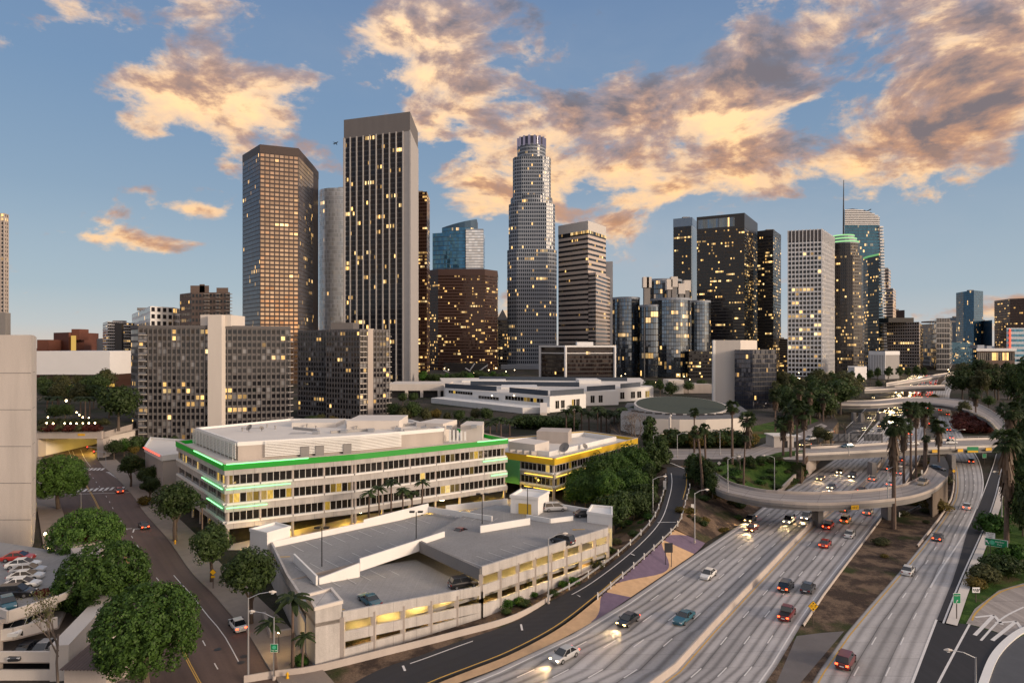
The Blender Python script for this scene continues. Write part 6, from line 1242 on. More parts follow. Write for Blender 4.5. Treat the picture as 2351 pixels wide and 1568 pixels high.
tree_proto('ficus2', 'ficus_tree', leaf_crown(2, 1, .97, .86, 1.15, 18000, .031, 280, .13, .1, -.8), limb_trunk(2, 1.6, .06, .6), M_leaf, 2.05)
tree_proto('street', 'street_tree', leaf_crown(3, 1, 1, .85, 1.75, 5500, .055, 46, .3), limb_trunk(3, 2.2, .075, .6, top=.6), M_leaf2, 2.65)
tree_proto('street2', 'street_tree', leaf_crown(4, 1, .9, .95, 1.6, 5000, .058, 34, .36), limb_trunk(4, 2.1, .07, .6, top=.6), M_leaf2, 2.6)
for i, (mm, kk) in enumerate(((M_leaf2, 'dark'), (M_leafo, 'olive'), (M_leafg, 'bright'), (M_leafy, 'golden'), (M_leafr, 'red'))):
    tree_proto(kk, 'broadleaf_tree', leaf_crown(10 + i, 1, 1, 1.05, 1.55, 2400, .085, 24, .42), limb_trunk(10 + i, 2.1, .06, .6), mm, 2.65)
    tree_proto(kk + '_shrub', 'shrub', leaf_crown(20 + i, 1, 1, .75, .55, 1500, .10, 20, .42, low=-.2), None, mm, 1.3)
tree_proto('euca', 'eucalyptus_tree', leaf_crown(31, .75, .75, 1.3, 2.3, 2600, .075, 22, .34, .06), limb_trunk(31, 3.0, .055, .5, 6, .75), M_leafo, 3.6)
tree_proto('euca2', 'eucalyptus_tree', leaf_crown(32, .8, .7, 1.2, 2.2, 2400, .08, 18, .36, .06), limb_trunk(32, 3.0, .055, .5, 6, .75), M_leaf2, 3.4)
tree_proto('column', 'hedge_tree', leaf_crown(33, .62, .62, 1.5, 1.5, 4200, .06, 40, .36, .12, -1), limb_trunk(33, 2.2, .05, .3), M_leaf2, 3.05)
tree_proto('conifer', 'conifer_tree', leaf_crown(34, .5, .5, 1.6, 1.8, 2200, .07, 26, .34, .1, -.8), limb_trunk(34, 3.0, .04, .25), M_leaf2, 3.4)
tree_proto('bamboo', 'broadleaf_tree', leaf_crown(35, 1, 1, 1.15, 1.4, 7000, .055, 60, .3, .12, -.8), limb_trunk(35, 2.0, .05, .5), M_leaf, 2.55)
def bare(seed, h, leaves, sparse):
    r_ = random.Random(seed); mb = MB(); lf = MB()
    def br(p, d, l, r, lev):
        q = p + d * l; mb.tube([p, p + d * l * .5 + Vector((r_.gauss(0, .03), r_.gauss(0, .03), 0)) * l, q], [r, r * .8, r * .6], 5, cap=False)
        if lev == 0:
            for k in range(leaves):
                c = q + Vector((r_.gauss(0, 1), r_.gauss(0, 1), r_.gauss(0, 1))) * sparse; u = Vector((r_.gauss(0, 1), r_.gauss(0, 1), r_.gauss(0, 1))).normalized(); v = u.orthogonal().normalized(); s = .02 * h / 2; lf.poly([c - u * s, c + v * s * .6, c + u * s, c - v * s * .6], [(0, 0)] * 4)
            return
        for k in range(3 if lev > 1 else 4):
            a = r_.uniform(0, 6.28); t_ = r_.uniform(.3, .75); nd = (d + Vector((math.cos(a), math.sin(a), .15)) * t_).normalized(); br(p + d * l * r_.uniform(.55, 1), nd, l * r_.uniform(.55, .75), r * .55, lev - 1)
    br(Vector((0, 0, 0)), Vector((0, 0, 1)), h * .42, h * .018, 3); return mb, lf
b_, l_ = bare(5, 2.6, 26, .1); tree_proto('twiggy', 'bare_tree', l_, b_, M_dry, 2.6, plain('pale_twigs', (.22, .17, .13), .9, .3, 2))
b_, l_ = bare(8, 2.6, 14, .09); tree_proto('sparse', 'bare_tree', l_, b_, M_leafo, 2.6, plain('grey_bark', (.16, .13, .11), .9, .3, 2))
rv = random.Random(21)
def tree(kind, x, yb, hpx, label, zb=0.0, group=None, wide=1.0, pos=None, h=None):
    root, ph = TP[kind]
    if pos is None:
        s = (H - zb) / (yb - HY); p = ((x - CX) * s, F * s, zb - .05); sc = hpx * s / ph
    else: p = pos; sc = h / ph
    return copy_thing(root, label, p, rv.uniform(0, 6.28), (sc * wide, sc * wide, sc), group, cat='shrub' if 'shrub' in kind else 'tree')
# big round street trees
B_ = 'round ficus trees along the left street'
tree('ficus', 0, 0, 0, 'largest round green ficus at the bottom of the left street', pos=(-44.0, 76.2, 0), h=13.8, group=B_); tree('ficus2', 0, 0, 0, 'second round ficus up the street behind the largest', pos=(-60.5, 93.5, 0), h=13.6, group=B_); tree('ficus', 0, 0, 0, 'third round ficus partly hidden behind the second', pos=(-75.5, 112, 0), h=13.8, group=B_); tree('ficus2', 0, 0, 0, 'lone round tree against the concrete block by the crossing', pos=(-117, 163, 0), h=14.6, group=B_)
A_ = 'street trees on the right kerb of the left street'
tree('street', 0, 0, 0, 'dark street tree at the corner of the green trimmed building', pos=(-72.5, 136, 0), h=12.6, wide=1.08, group=A_); tree('street2', 0, 0, 0, 'smaller street tree beside the white stair box of the garage', pos=(-53.5, 112.5, 0), h=10.6, group=A_); tree('street', 0, 0, 0, 'dark street tree spreading beside the garage ramp wall', pos=(-39.5, 95.5, 0), h=11.4, wide=1.0, group=A_)
for k, (x, y, h, lab) in enumerate([(300, 1118, 76, 'dark tree at the corner of the cross street'), (338, 1128, 60, 'low dark tree behind the cross street corner'), (372, 1125, 66, 'dark tree against the left face of the green trimmed building'), (345, 1152, 62, 'dark tree between crossing and corner tree'), (322, 1092, 40, 'small dark tree before the red trimmed building')]): tree('street2' if k % 2 else 'street', x, y, h, lab, group='dark trees round the red trimmed building')
for x, y, h in ((262, 1055, 48), (285, 1050, 44), (312, 1048, 50), (345, 1046, 44), (372, 1044, 42), (398, 1040, 40)): tree('bright' if x in (285,) else 'dark', x, y, h, 'leafy tree in the row at the foot of the nearest flats', group='trees at the foot of the nearest flats')
tree('golden', 308, 1050, 30, 'lamp lit golden bush before the nearest flats'); tree('golden_shrub', 332, 1160, 22, 'golden lit shrub beside the corner street tree')
# upper terrace at far left (z 9.7)
U_ = 'trees on the upper terrace'
for x, y, h, k in ((110, 925, 50, 'dark'), (135, 932, 56, 'olive'), (160, 930, 50, 'dark'), (185, 940, 62, 'olive'), (215, 938, 58, 'dark'), (100, 905, 44, 'dark'), (128, 900, 40, 'olive'), (150, 905, 46, 'olive'), (180, 902, 42, 'olive'), (205, 906, 46, 'dark'), (228, 912, 56, 'dark'), (240, 905, 60, 'olive'), (150, 965, 40, 'dark'), (125, 970, 44, 'dark')): tree(k, x, y, h, 'dusky tree among the lamps on the upper terrace', zb=9.7, group=U_)
tree('dark', 272, 985, 105, 'big dark tree beside the nearest flats', zb=9.7, wide=1.1); tree('street2', 250, 960, 66, 'dark tree left of the big one by the flats', zb=9.7)
for k in range(9): tree('olive_shrub', 100 + k * 17, 975 + (k % 2), 14, 'clipped hedge shrub in the lower terrace row', zb=9.7, group='hedge rows on the terrace above the underpass', wide=1.3)
for k in range(9): tree('red_shrub' if k % 3 else 'olive_shrub', 98 + k * 15, 991, 17, 'brownish shrub along the lintel of the underpass', zb=9.7, group='shrubs along the underpass lintel', wide=1.3)
# middle distance
for k in range(15): tree('bright' if k % 4 == 0 else 'dark', 972 + k * 13 + rv.uniform(-4, 4), 884 + rv.uniform(-3, 3), 30 + rv.uniform(-4, 6), 'tree in the green row below the bronze block', group='trees below the bronze block')
for x, y, h, k in ((905, 975, 52, 'dark'), (925, 978, 46, 'olive'), (945, 976, 58, 'dark'), (975, 975, 40, 'olive'), (1000, 972, 34, 'golden'), (1028, 975, 30, 'olive'), (1055, 975, 36, 'dark'), (925, 930, 30, 'dark'), (950, 928, 28, 'dark'), (1090, 972, 36, 'olive'), (1115, 974, 40, 'dark'), (735, 985, 36, 'olive'), (715, 990, 38, 'dark'), (765, 986, 32, 'golden')): tree(k, x, y, h, 'tree in the planting between flats and white low building', group='trees between flats and white building')
for k in range(12): tree('dark_shrub', 1192 + k * 11, 982 + k * .6, 30, 'clipped dark hedge bush before the white low building', group='hedge before the white low building', wide=1.1)
for k in range(16): tree('dark_shrub' if k % 5 else 'golden_shrub', 1535 + k * 12, 1024 + (k % 3), 34 + rv.uniform(-4, 8), 'dark hedge bush below the round hall wall', zb=6.45, group='hedge below the round hall', wide=1.15)
for x, y, h, k in ((1700, 900, 40, 'euca2'), (1490, 912, 42, 'dark'), (1515, 915, 46, 'euca2'), (1540, 918, 44, 'dark'), (1580, 905, 32, 'dark'), (1610, 900, 30, 'dark')): tree(k, x, y, h, 'dark tree behind the round hall', group='trees behind the round hall')
# belt before the white grid tower
E_ = 'dense dark belt of trees before the white grid tower'
for k in range(42):
    row = k // 14; x = 1790 + (k % 14) * (12.4, 11.2, 9.0)[row] + rv.uniform(-8, 8); y = 915 + row * 27 + rv.uniform(-9, 9); tree(('euca', 'euca2', 'dark', 'olive')[k % 4], x, y, 50 + rv.uniform(-10, 26) + row * 10, 'dusky tree in the dense belt before the white grid tower', wide=rv.uniform(.8, 1.25), zb=0 if row == 0 else 3.0, group=E_)
for x, y, h in ((1998, 885, 38), (2015, 882, 40), (2040, 882, 42), (2066, 880, 40), (2085, 878, 36), (2105, 878, 40), (2122, 876, 34), (1975, 900, 44), (1955, 890, 40), (2018, 905, 34)): tree('euca2', x, y, h, 'dark tree beside the far freeway bridges', group='trees beside the far freeway bridges')
# right hand side
for k in range(20):
    x = 2212 + (k % 10) * 14 + rv.uniform(-5, 5); row = k // 10; y = 890 + row * 30 + rv.uniform(-5, 5); tree(('olive', 'euca', 'dark', 'euca2')[k % 4], x, y, 50 + rv.uniform(-8, 22) + row * 8, 'tree on the hillside right of the far freeway', group='hillside trees right of the far freeway')
for k, (x, y, h) in enumerate(((2335, 960, 130), (2352, 985, 170), (2340, 1040, 120), (2362, 1075, 200), (2350, 1140, 150), (2372, 1210, 230), (2362, 1275, 180), (2385, 1330, 260), (2348, 1230, 90), (2345, 1180, 110), (2380, 1180, 240))): tree(('dark', 'euca2')[k % 2], x, y, h, 'tall dark tree in the mass along the right edge', wide=.62, group='dark trees along the right edge')
tree('olive', 2212, 965, 46, 'bushy olive tree at the flyover end', zb=0); tree('dark', 2270, 940, 34, 'dark bush tree on the bank behind the flyover')
for k in range(21): tree('red_shrub', 2208 + (k % 7) * 10 + rv.uniform(-4, 4), 968 + (k // 7) * 12 + rv.uniform(-3, 3), 24, 'dark red shrub on the bank under the flyover bend', group='red shrubs under the flyover bend', wide=1.1)
for x, y, h, k, lab in ((2262, 1338, 40, 'olive_shrub', 'brown shrub clump beside the white arrow sign'), (2290, 1322, 46, 'dark_shrub', 'dark shrub clump on the verge above the white arrow sign'), (2318, 1318, 40, 'dark_shrub', 'dark shrub clump by the right edge of the verge'), (2282, 1225, 44, 'bright_shrub', 'bright green shrub behind the long green sign'), (2320, 1290, 40, 'bright_shrub', 'bright green shrub below the long green sign'), (2240, 1350, 26, 'golden_shrub', 'dry golden shrub left of the white arrow sign')): tree(k, x, y, h, lab, wide=1.15)
W_ = 'weeds and shrubs on the dirt verge'
for k in range(110):
    f = rv.random(); i = int(4 + f * 36); q = rv.uniform(.15, .85); a, b = RE[i], LR[min(i + 2, N - 1)]; p = (a[0] + (b[0] - a[0]) * q, a[1] + (b[1] - a[1]) * q, -.05)
    tree(('olive_shrub', 'dark_shrub', 'golden_shrub', 'olive_shrub')[k % 4], 0, 0, 0, 'low dry shrub on the dirt strip beside the connector road', pos=p, h=rv.uniform(.6, 1.5) * (2.4 if k % 7 == 0 else 1), group=W_, wide=1.5)
for k in range(34):
    i = int(rv.uniform(18, 52)); q = rv.uniform(.1, .95); a, b = RL[i], sk[i]; p = (a[0] + (b[0] - a[0]) * q, a[1] + (b[1] - a[1]) * q, a[2] + (b[2] - a[2]) * q)
    tree(('olive_shrub', 'dark_shrub', 'bright_shrub')[k % 3], 0, 0, 0, 'low weed clump on the bank below the on-ramp guard rail', pos=p, h=rv.uniform(.5, 1.5), group='weeds on the on-ramp bank', wide=1.3)
for k in range(50):
    i = rv.randrange(20); q = rv.random(); a, b = A_s[i], B_s[i]; p = (a[0] + (b[0] - a[0]) * q, a[1] + (b[1] - a[1]) * q, a[2] + (b[2] - a[2]) * q - .1)
    tree(('dark_shrub', 'olive_shrub', 'dark_shrub', 'bright_shrub')[k % 4], 0, 0, 0, 'ground cover clump on the planted slope by the bridge', pos=p, h=rv.uniform(.7, 1.6), group='clumps on the planted slope', wide=1.5)
for k in range(18):
    i = rv.randrange(2, 18); q = rv.random(); a, b = gC[i], gD[i]; p = (a[0] + (b[0] - a[0]) * q, a[1] + (b[1] - a[1]) * q, a[2] + (b[2] - a[2]) * q - .1)
    tree(('olive_shrub', 'golden_shrub', 'dark_shrub')[k % 3], 0, 0, 0, 'dry brush on the dirt under the curved overpass', pos=p, h=rv.uniform(.6, 1.8), group='brush under the curved overpass', wide=1.3)
# bamboo-like mass right of the yellow trimmed building
M_ = 'dense green trees right of the yellow trimmed building'
for k, (x, y, h, kk) in enumerate(((1330, 1150, 80, 'bamboo'), (1372, 1148, 110, 'bamboo'), (1415, 1140, 112, 'bamboo'), (1455, 1130, 118, 'bamboo'), (1495, 1120, 120, 'column'), (1518, 1112, 130, 'column'), (1345, 1175, 90, 'bamboo'), (1400, 1180, 108, 'bamboo'), (1450, 1175, 110, 'bamboo'), (1490, 1160, 110, 'column'), (1320, 1170, 76, 'bamboo'), (1425, 1215, 95, 'dark'), (1455, 1212, 90, 'dark'), (1480, 1190, 85, 'dark'), (1408, 1235, 105, 'dark'))):
    tree(kk, x, y, h, 'leafy tree in the dense mass right of the yellow trimmed building', group=M_)
tree('golden', 1400, 1200, 66, 'golden green tree in front of the dense mass'); tree('bright_shrub', 1478, 1228, 34, 'light green bush at the foot of the dense mass')
tree('twiggy', 1462, 1050, 110, 'leafless pinkish tree behind the dense mass', zb=3, wide=1.3); tree('twiggy', 1440, 1050, 85, 'smaller leafless tree left of the pinkish one', zb=3, wide=1.3); tree('conifer', 1491, 1060, 122, 'slim dark conifer beside the leafless trees', zb=3)
for x, y, h, lab in ((1590, 1112, 82, 'tall dark hedge tree at the left end of the ramp hedge'), (1606, 1122, 92, 'tall dark hedge tree in the middle of the ramp hedge'), (1624, 1130, 88, 'tall dark hedge tree at the right end of the ramp hedge'), (1636, 1140, 62, 'lower dark hedge tree by the curved overpass end')): tree('column', x, y, h, lab, zb=4.5, group='hedge trees between the two ramps', wide=1.2)
tree('sparse', 1940, 1002, 46, 'dark leaning tree beside the sign gantry', zb=4, wide=1.5); tree('olive', 1878, 1018, 42, 'small tree beside the slip road end', zb=6.4); tree('olive', 1896, 1022, 36, 'small tree left of the sign gantry', zb=6.4); tree('sparse', 1700, 1078, 46, 'leafless tree on top of the planted slope', zb=6.4)
tree('dark_shrub', 1720, 1066, 20, 'dark bush at the top of the planted slope', zb=6.4); tree('dark_shrub', 1745, 1064, 18, 'second dark bush at the top of the planted slope', zb=6.4)
tree('sparse', 0, 0, 0, 'tall half bare tree before the lower left deck', pos=(-55.6, 77.4, 0), h=16.2, wide=.62); tree('bright_shrub', 0, 0, 0, 'bright shrub in the planter on the deck', pos=(-63.9, 89.2, 7.0), h=1.5, wide=1.2); tree('red_shrub', 0, 0, 0, 'brown shrub beside the bright one on the deck', pos=(-65.6, 88.2, 7.0), h=1.2, wide=1.1); tree('dark_shrub', 178, 1522, 26, 'clipped hedge before the cream garden wall', wide=1.4); tree('bright_shrub', 690, 1528, 26, 'green bush lit at the foot of the garage corner palms')
for k in range(5): tree('red_shrub', 0, 0, 0, 'brown shrub in the planter trough behind the deck', pos=(-80 + k * 1.7, 111.2 - k * .4, 7.9), h=1.5, group='shrubs in the deck planter', wide=1.1)
# palms
def fan_crown(seed, n, r, droop=1.0):
    r_ = random.Random(seed); mb = MB()
    for k in range(n):
        a = r_.uniform(0, 6.28); e = r_.uniform(-.75, 1.1); d = Vector((math.cos(a) * math.cos(e), math.sin(a) * math.cos(e), math.sin(e))); l = r * r_.uniform(.5, .62); c = d * l; side = d.cross(Vector((0, 0, 1))).normalized(); upv = side.cross(d)
        mb.poly([side * .04, c + side * .03, c - side * .03, -side * .04], [(0, 0)] * 4)
        for q in range(9):
            t_ = (q - 4) * .33; f = (d * math.cos(t_) + side * math.sin(t_)).normalized(); tip = c + f * r * .5 - Vector((0, 0, .12 * r * droop * (1 + abs(t_)))); w_ = upv.cross(f) if False else side * math.cos(t_) - d * math.sin(t_); m_ = c + f * r * .25 + upv * .03
            mb.poly([c, m_ + w_ * .075 * r, tip, m_ - w_ * .075 * r], [(0, 0)] * 4)
    return mb
def skirt_mesh(seed, r, l):
    r_ = random.Random(seed); mb = MB()
    for k in range(150):
        a = r_.uniform(0, 6.28); z = -l * r_.random() ** .8; q = r * (1 - .45 * (-z / l)) * r_.uniform(.55, 1); p = Vector((math.cos(a) * q * .4, math.sin(a) * q * .4, z + .3)); t_ = Vector((math.cos(a) * q, math.sin(a) * q, z - r_.uniform(.6, 1.1))); s = Vector((-math.sin(a), math.cos(a), 0)) * .16
        mb.poly([p - s * .4, p + s * .4, t_ + s, t_ - s], [(0, 0)] * 4)
    return mb
def feather_crown(seed, n, r):
    r_ = random.Random(seed); mb = MB()
    for k in range(n):
        a = 6.28 * k / n + r_.uniform(-.2, .2); e = r_.uniform(.1, 1.2); h_ = Vector((math.cos(a), math.sin(a), 0)); P_ = []
        for t_ in (0, .3, .6, .85, 1): P_.append(h_ * r * (t_ * math.cos(e * (1 - .3 * t_))) + Vector((0, 0, r * (t_ * math.sin(e) - t_ * t_ * (.55 + .25 * math.sin(e))))))
        s = Vector((-math.sin(a), math.cos(a), 0)); ws = (.03, .13, .15, .1, .01)
        for i in range(4):
            for sg in (-1, 1): mb.poly([P_[i], P_[i + 1], P_[i + 1] + s * sg * ws[i + 1] * r - Vector((0, 0, .07 * r)), P_[i] + s * sg * ws[i] * r - Vector((0, 0, .07 * r))], [(0, 0)] * 4)
    return mb
pr = thing('palm_tree', 'proto', 'palm'); LABELS.pop('proto')
PM = {'fan': fan_crown(1, 46, 2.0).build('crown', M_frond), 'fan2': fan_crown(2, 40, 1.9, 1.6).build('crown', M_frond), 'date': feather_crown(3, 30, 2.6).build('crown', M_frond), 'queen': feather_crown(4, 18, 2.3).build('crown', M_frond), 'skirt': skirt_mesh(1, 1.25, 3.6).build('skirt', M_skirt), 'tuft': skirt_mesh(2, 1.0, 1.4).build('skirt', M_skirt)}
bpy.data.objects.remove(pr)
def palm(x, yb, yt, label, zb=0.0, kind='fan', skirt=None, cs=1.0, tr=.3, lean=0, group=None, pos=None, h=None):
    if pos is None: s = (H - zb) / (yb - HY); p = ((x - CX) * s, F * s, zb - .05); h = (yb - yt) * s
    else: p = pos
    t_ = thing('palm_tree', label, 'palm', p, group=group); hc = h - 1.2 * cs; lx = lean * h
    MB().tube([(0, 0, 0), (lx * .2, 0, hc * .4), (lx * .6, 0, hc * .75), (lx, 0, hc)], [tr * 1.35, tr, tr * .85, tr * .8], 8).build('trunk', M_pbark, t_, at=(0, 0, 0))
    dup(PM[kind], t_, location=(lx, 0, hc), scale=(cs,) * 3, rotation_euler=(0, 0, rv.uniform(0, 6)))
    if skirt: dup(PM['skirt' if skirt > 1 else 'tuft'], t_, location=(lx, 0, hc), scale=(cs, cs, cs * (skirt if skirt <= 1 else skirt / 3.6 * 1.3)), rotation_euler=(0, 0, rv.uniform(0, 6)))
    return t_
P_ = 'tall fan palms beside the freeway'
for a in [(2052, 1213, 958, 'tall palm with a thick shaggy skirt between the freeway lanes', 0, 'fan', 4.5, 1.55, .42), (2075, 1140, 962, 'palm with a dark tuft close behind the thick skirted one', 0, 'fan', 3.5, 1.35, .32), (2091, 1128, 925, 'tallest slim palm over the street bridge', 0, 'fan', .9, 1.5, .3), (2103, 1112, 932, 'left palm of the close pair above the street bridge', 0, 'fan', 2.5, 1.3, .3), (2122, 1100, 926, 'right palm of the close pair above the street bridge', 0, 'fan', 2.5, 1.5, .3), (2126, 1122, 1000, 'palm with a bare withered top beside the dark ramp', 0, 'fan2', 3.2, .7, .34), (2155, 1098, 966, 'palm with a full crown over the connector road', 0, 'fan', 3.0, 1.4, .3),
          (2311, 1269, 990, 'large skirted palm on the right beside the merge lane', 0, 'fan', 5.0, 1.6, .4), (2240, 975, 894, 'solitary palm on the bank behind the flyover', 0, 'fan', 2.5, 1.8, .4), (2318, 1180, 925, 'palm rising before the dark trees at right', 0, 'fan', 2.5, 1.5, .32), (2336, 1090, 930, 'palm inside the dark mass at right', 0, 'fan', 1, 1.6, .32)]: palm(a[0], a[1], a[2], a[3], a[4], a[5], a[6], a[7], a[8], group=P_)
for a in [(1614, 1150, 980, 'reddish trunked palm left of its taller twin by the ramp hedge', 2.5, 'fan', 1, 1.0, .34, -.08), (1621, 1146, 974, 'slim palm right of the reddish trunked one', 2.5, 'fan', .8, .85, .3, -.02), (1594, 1040, 938, 'slender palm before the round hall wall', 6.4, 'fan', .8, .95, .26, 0), (1681, 1065, 922, 'tall palm before the right end of the round hall', 6.4, 'fan', .9, 1.2, .34, 0), (1716, 1030, 948, 'short palm with a massive trunk skirt by the terrace', 6.4, 'fan', 5, 1.7, .55, 0), (1707, 1120, 1000, 'thin palm trunk with small crown on the planted slope', 3, 'fan2', .6, .6, .24, .04)]: palm(*a[:4], zb=a[4], kind=a[5], skirt=a[6], cs=a[7], tr=a[8], lean=a[9], group='palms around the hill street')
for x, yb, yt in ((1798, 1050, 958), (1815, 1052, 935), (1830, 1064, 920), (1846, 1066, 930), (1780, 1010, 900), (1860, 990, 892), (1835, 985, 885), (1890, 985, 905), (1915, 965, 885)): palm(x, yb, yt, 'dusky fan palm standing before the dark tree belt', zb=6.0 if yb > 1040 else 3, skirt=2.5, cs=1.5, tr=.34, group='fan palms before the dark tree belt')
for k, x in enumerate((1318, 1335, 1352, 1372, 1392, 1410, 1428, 1446, 1462, 1300, 1380, 1440)): palm(x, 1000 - (k % 3) * 4, 925 + (k * 7) % 18, 'date palm in the grove before the white low building', zb=2, kind='date', cs=1.7, tr=.34, group='date palms before the white low building')
for k, (x, y) in enumerate(((1075, 1000), (1100, 1002), (1125, 1005), (1150, 1004), (1170, 1000), (1090, 990), (1140, 992))): palm(x, y, 952 + (k * 5) % 14, 'feathery palm rising behind the roof of the green trimmed building', zb=1, kind='date', cs=1.5, tr=.3, group='palms behind the green trimmed building')
for x, y_, top in ((846, 137, 1119), (872, 138.5, 1108), (898, 140, 1094), (924, 142, 1113), (946, 144, 1121), (968, 146, 1094)): palm(0, 0, 0, 'feathery palm in the row before the green trimmed facade', pos=(PX(x, y_), y_, 0), h=PZ(top, y_), kind='queen', cs=.95, tr=.2, group='palms before the green trimmed facade', lean=rv.uniform(-.03, .03))
palm(0, 0, 0, 'bushy palm at the garage corner stair tower', pos=(-28.6, 82.4, 0), h=10.6, kind='queen', cs=1.25, tr=.2); palm(0, 0, 0, 'lower palm left of the garage corner palm', pos=(-30.6, 82.0, 0), h=7.2, kind='queen', cs=.9, tr=.16, lean=-.1); palm(0, 0, 0, 'short banana-like palm against the garage corner wall', pos=(-27.0, 81.2, 0), h=5.6, kind='queen', cs=.75, tr=.14, lean=.05); palm(0, 0, 0, 'palm against the left corner of the green trimmed building', pos=(-64.5, 131.5, 0), h=10.5, kind='queen', cs=.9, tr=.16); palm(0, 0, 0, 'dark palm against the left face of the green trimmed building', pos=(-76, 143, 0), h=11.5, kind='queen', cs=1.0, tr=.16)
for k, (x, y) in enumerate(((185, 958), (196, 962), (206, 960), (120, 940), (132, 944), (108, 942))): palm(x, y, 905, 'pale trunked palm on the upper terrace', zb=9.7, kind='queen', cs=1.5, tr=.28, group='palms on the upper terrace')
for o in PM.values(): bpy.data.objects.remove(o)
for r, _ in TP.values():
    for ch in list(r.children): bpy.data.objects.remove(ch)
    bpy.data.objects.remove(r)

# ---------------------------------------------------------------- lamps, signs and small things
def street_lamp(x, yb, yt, label, zb=0.0, arm=(1, 0), al=2.6, lit=False, group='tall grey street lamps', both=False):
    s = (H - zb) / (yb - HY); p = ((x - CX) * s, F * s, zb); h = (yb - yt) * s; t_ = thing('street_lamp', label, 'street lamp', p, group=group)
    MB().tube([(0, 0, 0), (0, 0, h * .5), (0, 0, h)], [.14, .11, .08], 8).build('pole', M_steel, t_, at=(0, 0, 0)); MB().tube([(0, 0, 0), (0, 0, .5)], .24, 8).build('base', M_conc, t_, at=(0, 0, 0))
    a = Vector((arm[0], arm[1], 0)).normalized()
    MB().tube([(0, 0, h - .1), tuple(a * al * .5 + Vector((0, 0, h + .45))), tuple(a * al + Vector((0, 0, h + .6)))], [.06, .05, .05], 6).build('arm', M_steel, t_, at=(0, 0, 0))
    e = a * (al + .35); hd = MB().tube([tuple(a * (al - .1) + Vector((0, 0, h + .6))), tuple(e + Vector((0, 0, h + .6))), tuple(a * (al + .8) + Vector((0, 0, h + .55)))], [.1, .2, .08], 8).build('lamp_head', M_concw, t_, at=(0, 0, 0))
    MB().box(e.x - .16, e.x + .16, e.y - .16, e.y + .16, h + .36, h + .43).build('lens', M_lamp if lit else M_headoff, t_, at=(0, 0, 0)); return t_
for a in [(570, 1562, 1372, 'street lamp at the kerb by the parked white car', 0, (1, .15)), (629, 1560, 1416, 'street lamp carrying the green square sign', 0, (-1, .1)), (186, 1168, 1132, 'short street lamp beside the concrete block', 0, (-1, -.2)), (1499, 1180, 1100, 'street lamp left of the dark on-ramp bend', 3.5, (1, .2)), (1595, 1246, 1132, 'street lamp with a long arm beside the painted gore', 1, (1, .3)), (1259, 1388, 1236, 'street lamp before the garage front', 0, (1, .3)), (1671, 1134, 1054, 'street lamp on the curved overpass parapet left end', 6.5, (1, .2)), (1555, 1050, 998, 'street lamp on the hill street before the hedge', 6.5, (1, 0)), (1653, 1044, 992, 'thin street lamp on the hill street near the palms', 6.5, (-1, 0)), (1778, 1128, 1050, 'street lamp standing on the planted slope', 1.5, (-1, 0)), (2300, 1188, 1086, 'street lamp leaning its arm over the merge lane', 0, (-1, -.4)), (2240, 1606, 1508, 'street lamp over the dark on-ramp in the lower right corner', 0, (-1, .2)), (2038, 1150, 1076, 'street lamp on the curved overpass by the tall palm', 6.5, (1, 0)), (1949, 1046, 993, 'street lamp on the street bridge left part', 6.5, (1, 0)), (2194, 1031, 990, 'street lamp on the street bridge right part', 6.5, (1, 0)), (1500, 1048, 1000, 'street lamp behind the dense green trees', 6.4, (1, 0)), (480, 1205, 1140, 'street lamp behind the corner street tree', 0, (-1, 0))]: street_lamp(a[0], a[1], a[2], a[3], a[4], a[5])
for x, y, z, h, lab, pp in ((739, 1302, 6.0, None, 'black double lamp post on the left part of the garage roof', (PX(739, 103.5), 103.5)), (953, 1244, 6.0, None, 'black double lamp post in the middle of the garage roof', (-17.2, 113.4)), (1106, 1207, 6.5, None, 'black double lamp post by the far white wall of the garage', (-5.9, 125)), (1214, 1200, 6.5, None, 'black double lamp post beside the stair house', (3.2, 130.2))):
    t_ = thing('deck_lamp', lab, 'lamp post', (pp[0], pp[1], z), group='black lamp posts on the garage roof'); MB().tube([(0, 0, 0), (0, 0, 6.3)], [.1, .08], 8).build('pole', M_black, t_, at=(0, 0, 0))
    for sg in (-1, 1): MB().box(sg * .75 - .45, sg * .75 + .45, -.3, .3, 6.2, 6.45).build('lamp_head', M_black, t_, at=(0, 0, 0))
def glow_lamp(x, y, z, label, h=3.0, group=None, r=.28, power=0):
    p = G(x, y, z); t_ = thing('garden_lamp', label, 'lamp', p, group=group); MB().tube([(0, 0, 0), (0, 0, h)], .06, 5).build('post', M_dsteel, t_, at=(0, 0, 0)); MB().tube([(0, 0, h), (0, 0, h + r), (0, 0, h + 2 * r)], [r * .5, r, r * .4], 8).build('globe', M_lamp, t_, at=(0, 0, 0))
    if power: l_ = bpy.data.lights.new('lamp_light', 'POINT'); l_.energy = power; l_.color = (1, .62, .22); l_.shadow_soft_size = .3; lo = bpy.data.objects.new('lamp_light', l_); COL.objects.link(lo); lo.location = (p[0], p[1] - .6, p[2] + h + .3)
T_ = 'small lit lamps on the upper terrace'
for k, (x, y) in enumerate(((107, 982), (122, 983), (148, 983), (162, 983), (176, 983), (190, 983), (204, 982), (218, 982), (110, 968), (165, 952), (176, 956), (182, 962), (190, 968), (204, 970), (142, 930), (152, 940), (168, 915), (229, 932), (98, 912))): glow_lamp(x, y, 9.7, 'small lit globe lamp on the upper terrace', 1.6 if y > 950 else 4, T_, .3 if y > 950 else .5, 120 if k % 3 == 0 else 0)
